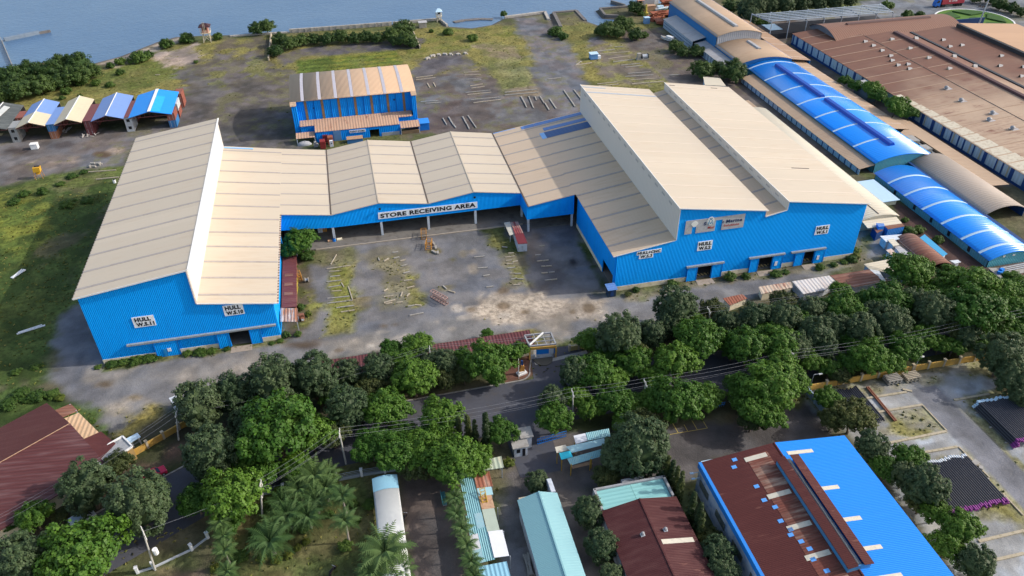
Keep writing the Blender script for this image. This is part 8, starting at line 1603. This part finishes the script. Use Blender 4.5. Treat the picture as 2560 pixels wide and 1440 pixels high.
# ---- pipe yard
PIPE = plain('black_pipe', (.034, .037, .05), .35, .3, 1.5, spec=.5); PURP = plain('purple_cap', (.20, .035, .20), .7, .3, 3); PIPW = plain('white_pipe_end', (.62, .66, .70), .5, .15, 2)
def nth(n): return '%d%s' % (n, 'th' if 10 < n % 100 < 14 else {1: 'st', 2: 'nd', 3: 'rd'}.get(n % 10, 'th'))
def pipes(phrase, group, x0, x1, y0, y1, layers, r_=.17, near=None, farm=None, slant=0.0):
    n = int((x1-x0)/(2*r_)); tot = 0
    for k in range(layers):
        nn = n-k if k else n
        for i in range(nn):
            if k < layers-1 and 1 < i < nn-2: continue      # hidden inside the stack
            x = x0+(i+.5+.5*k)*2*r_; a = RND.uniform(-.18, .18); z = .25+r_+k*1.76*r_
            if near or farm: rt = thing('steel_pipe', '', 'pipe', (x, y0, z), group)
            m = MB(); m.tube((x, y0+a, z), (x+slant, y1+a+.12*math.sin(i*.7), z), r_*.86, r_*.86, 8)
            if near or farm:
                m.build('pipe_body', PIPE, rt)
                if near: q = MB(); q.tube((x+RND.uniform(-.05, .05), y0+a-RND.uniform(.25, .6), z-RND.uniform(0, .12)), (x, y0+a+.25, z), r_*RND.uniform(.9, 1.3), r_*1.1, 6); q.build('end_cap', near, rt)
                if farm: q = MB(); q.tube((x+slant, y1+a-.25+.12*math.sin(i*.7), z), (x+slant, y1+a+.3+.12*math.sin(i*.7), z), r_*1.08, r_*1.0, 7); q.build('end_cap', farm, rt)
            else: rt = tag(m.build('steel_pipe', PIPE), '', 'pipe', group)
            rt['label'] = '%s black pipe from the left in layer %s %s' % (nth(i+1), 'one two three four'.split()[k], phrase)
    for y_ in (y0+1, (y0+y1)/2, y1-1): m = MB(); m.box(x0-.3, x1+.5, y_-.12, y_+.12, .02, .25); tag(m.build('pipe_bearer', TIMG), '%s timber bearer under the %s' % ('near' if y_ < y0+1.5 else 'far' if y_ > y1-1.5 else 'middle', phrase.replace('in the ', '')), 'bearer', 'bearers under the pipe stacks')
pipes('in the purple capped stack', 'pipes in the near stack', 81.6, 93.3, 60.6, 70.0, 2, .2, PURP, PIPW)
pipes('in the stack at the right edge', 'pipes in the right edge stack', 102.2, 116.5, 70.4, 79.8, 4, .2, PURP, PALEB)
pipes('in the small far stack', 'pipes in the far stack', 79.8, 85.0, 80.6, 89.0, 2, .2)
for i, dx in enumerate((0, .35)): m = MB(); m.beam((86.95+dx, 89.1, .25), (86.7+dx, 80.2, .25), .2, .25); tag(m.build('rusty_rail', RST), '%s long rusty rail beside the small far pipe stack' % ('left' if i == 0 else 'right'), 'rail', 'rusty rails')
for i, (cx, cy, mt, lab) in enumerate(((92.6, 89.6, TIMG, 'dark criss-crossed timber stack against the ochre wall'), (96.4, 89.4, TIMB, 'pale concrete post stack right of the dark timber stack'))):
    r = thing('post_stack', lab, 'stack', (cx, cy), 'stacks by the ochre wall')
    for k in range(4):
        m = MB()
        for j in range(5 if k % 2 else 4):
            if k % 2: m.beam((cx-1.5, cy-.8+j*.4, .15+k*.28), (cx+1.5, cy-.8+j*.4, .15+k*.28), .22, .22)
            else: m.beam((cx-1.2+j*.8, cy-1.0, .15+k*.28), (cx-1.2+j*.8, cy+1.0, .15+k*.28), .22, .22)
        m.build('post_layer', mt, r)
y12 = ZM(1920, 960, 3)
SLP = plain('pale_sleeper', (.40, .35, .26), .9, .3, 1, dirt=(.22, .2, .12), damt=.6)
L_ = [(720, 110, 1040, 60), (800, 215, 1160, 155), (870, 450, 1335, 355), (1130, 520, 1420, 470), (1395, 120, 1660, 75), (1580, 1180, 1920, 1100), (1660, 1330, 1920, 1270), (1010, 40, 1080, 55)]
for i, (a, b, c, d) in enumerate(sorted(L_, key=lambda q: -q[1])):
    m = MB(); m.beam(G(*y12(a, b), .1), G(*y12(c, d), .1), .45, .22); tag(m.build('concrete_sleeper', SLP), '%s pale sleeper kerb counted from the near end of the pipe yard' % ORD[i], 'kerb', 'sleeper kerbs in the pipe yard')
for i, (a, b, c, d) in enumerate(((1160, 160, 1340, 350), (1430, 470, 1660, 700), (1760, 820, 1915, 985))):
    m = MB(); m.beam(G(*y12(a, b), .08), G(*y12(c, d), .08), .25, .18); tag(m.build('kerb_line', SLP), '%s roadside kerb length from the far end of the pipe yard' % ORD[i], 'kerb', 'roadside kerbs in the pipe yard')
c = G(*y12(1550, 600)); m = MB(); m.rbox(c[0], c[1], 0, 1.1, .9, .5, .3); m.rbox(c[0]+.3, c[1]-1, 0, .8, .6, .35, .8); tag(m.build('concrete_block', CONC), 'pale concrete blocks beside the purple capped pipe stack', 'block')
c = (136.5, 110.0); r = thing('pipe_bundle', 'bundle of thin pipes on the platform before the blue vault', 'bundle', c)
for i in range(6): m = MB(); m.tube((138+i*.05, 115.2+i*.28, .7+.02*i), (146+i*.1, 115.6+i*.28, .7+.02*i), .12, .12, 6); m.build('thin_pipe', PIPE if i % 2 else STEEL, r)
m = MB(); c = G(2500, 682, .5); m.rbox(c[0], c[1], .5, 1.6, .9, .6, .5); m.rbox(c[0]+.4, c[1]+.2, .9, .9, .7, .5, .2); tag(m.build('folded_tarpaulin', BLUES), 'bright blue folded tarpaulin on the concrete platform', 'tarpaulin')
c = G(*ZM(1280, 960, 3)(125, 1370)); m = MB(); g_ = random.Random(9)
for k in range(12): m.beam((c[0]+g_.uniform(-.5, .5), c[1]-1.8, .1+k*.07), (c[0]+g_.uniform(-.5, .5), c[1]+1.8, .12+k*.07), .2, .07)
tag(m.build('board_pile', TIMG), 'pile of grey boards along the left wall of the mint house', 'boards')
bpy.context.view_layer.update()
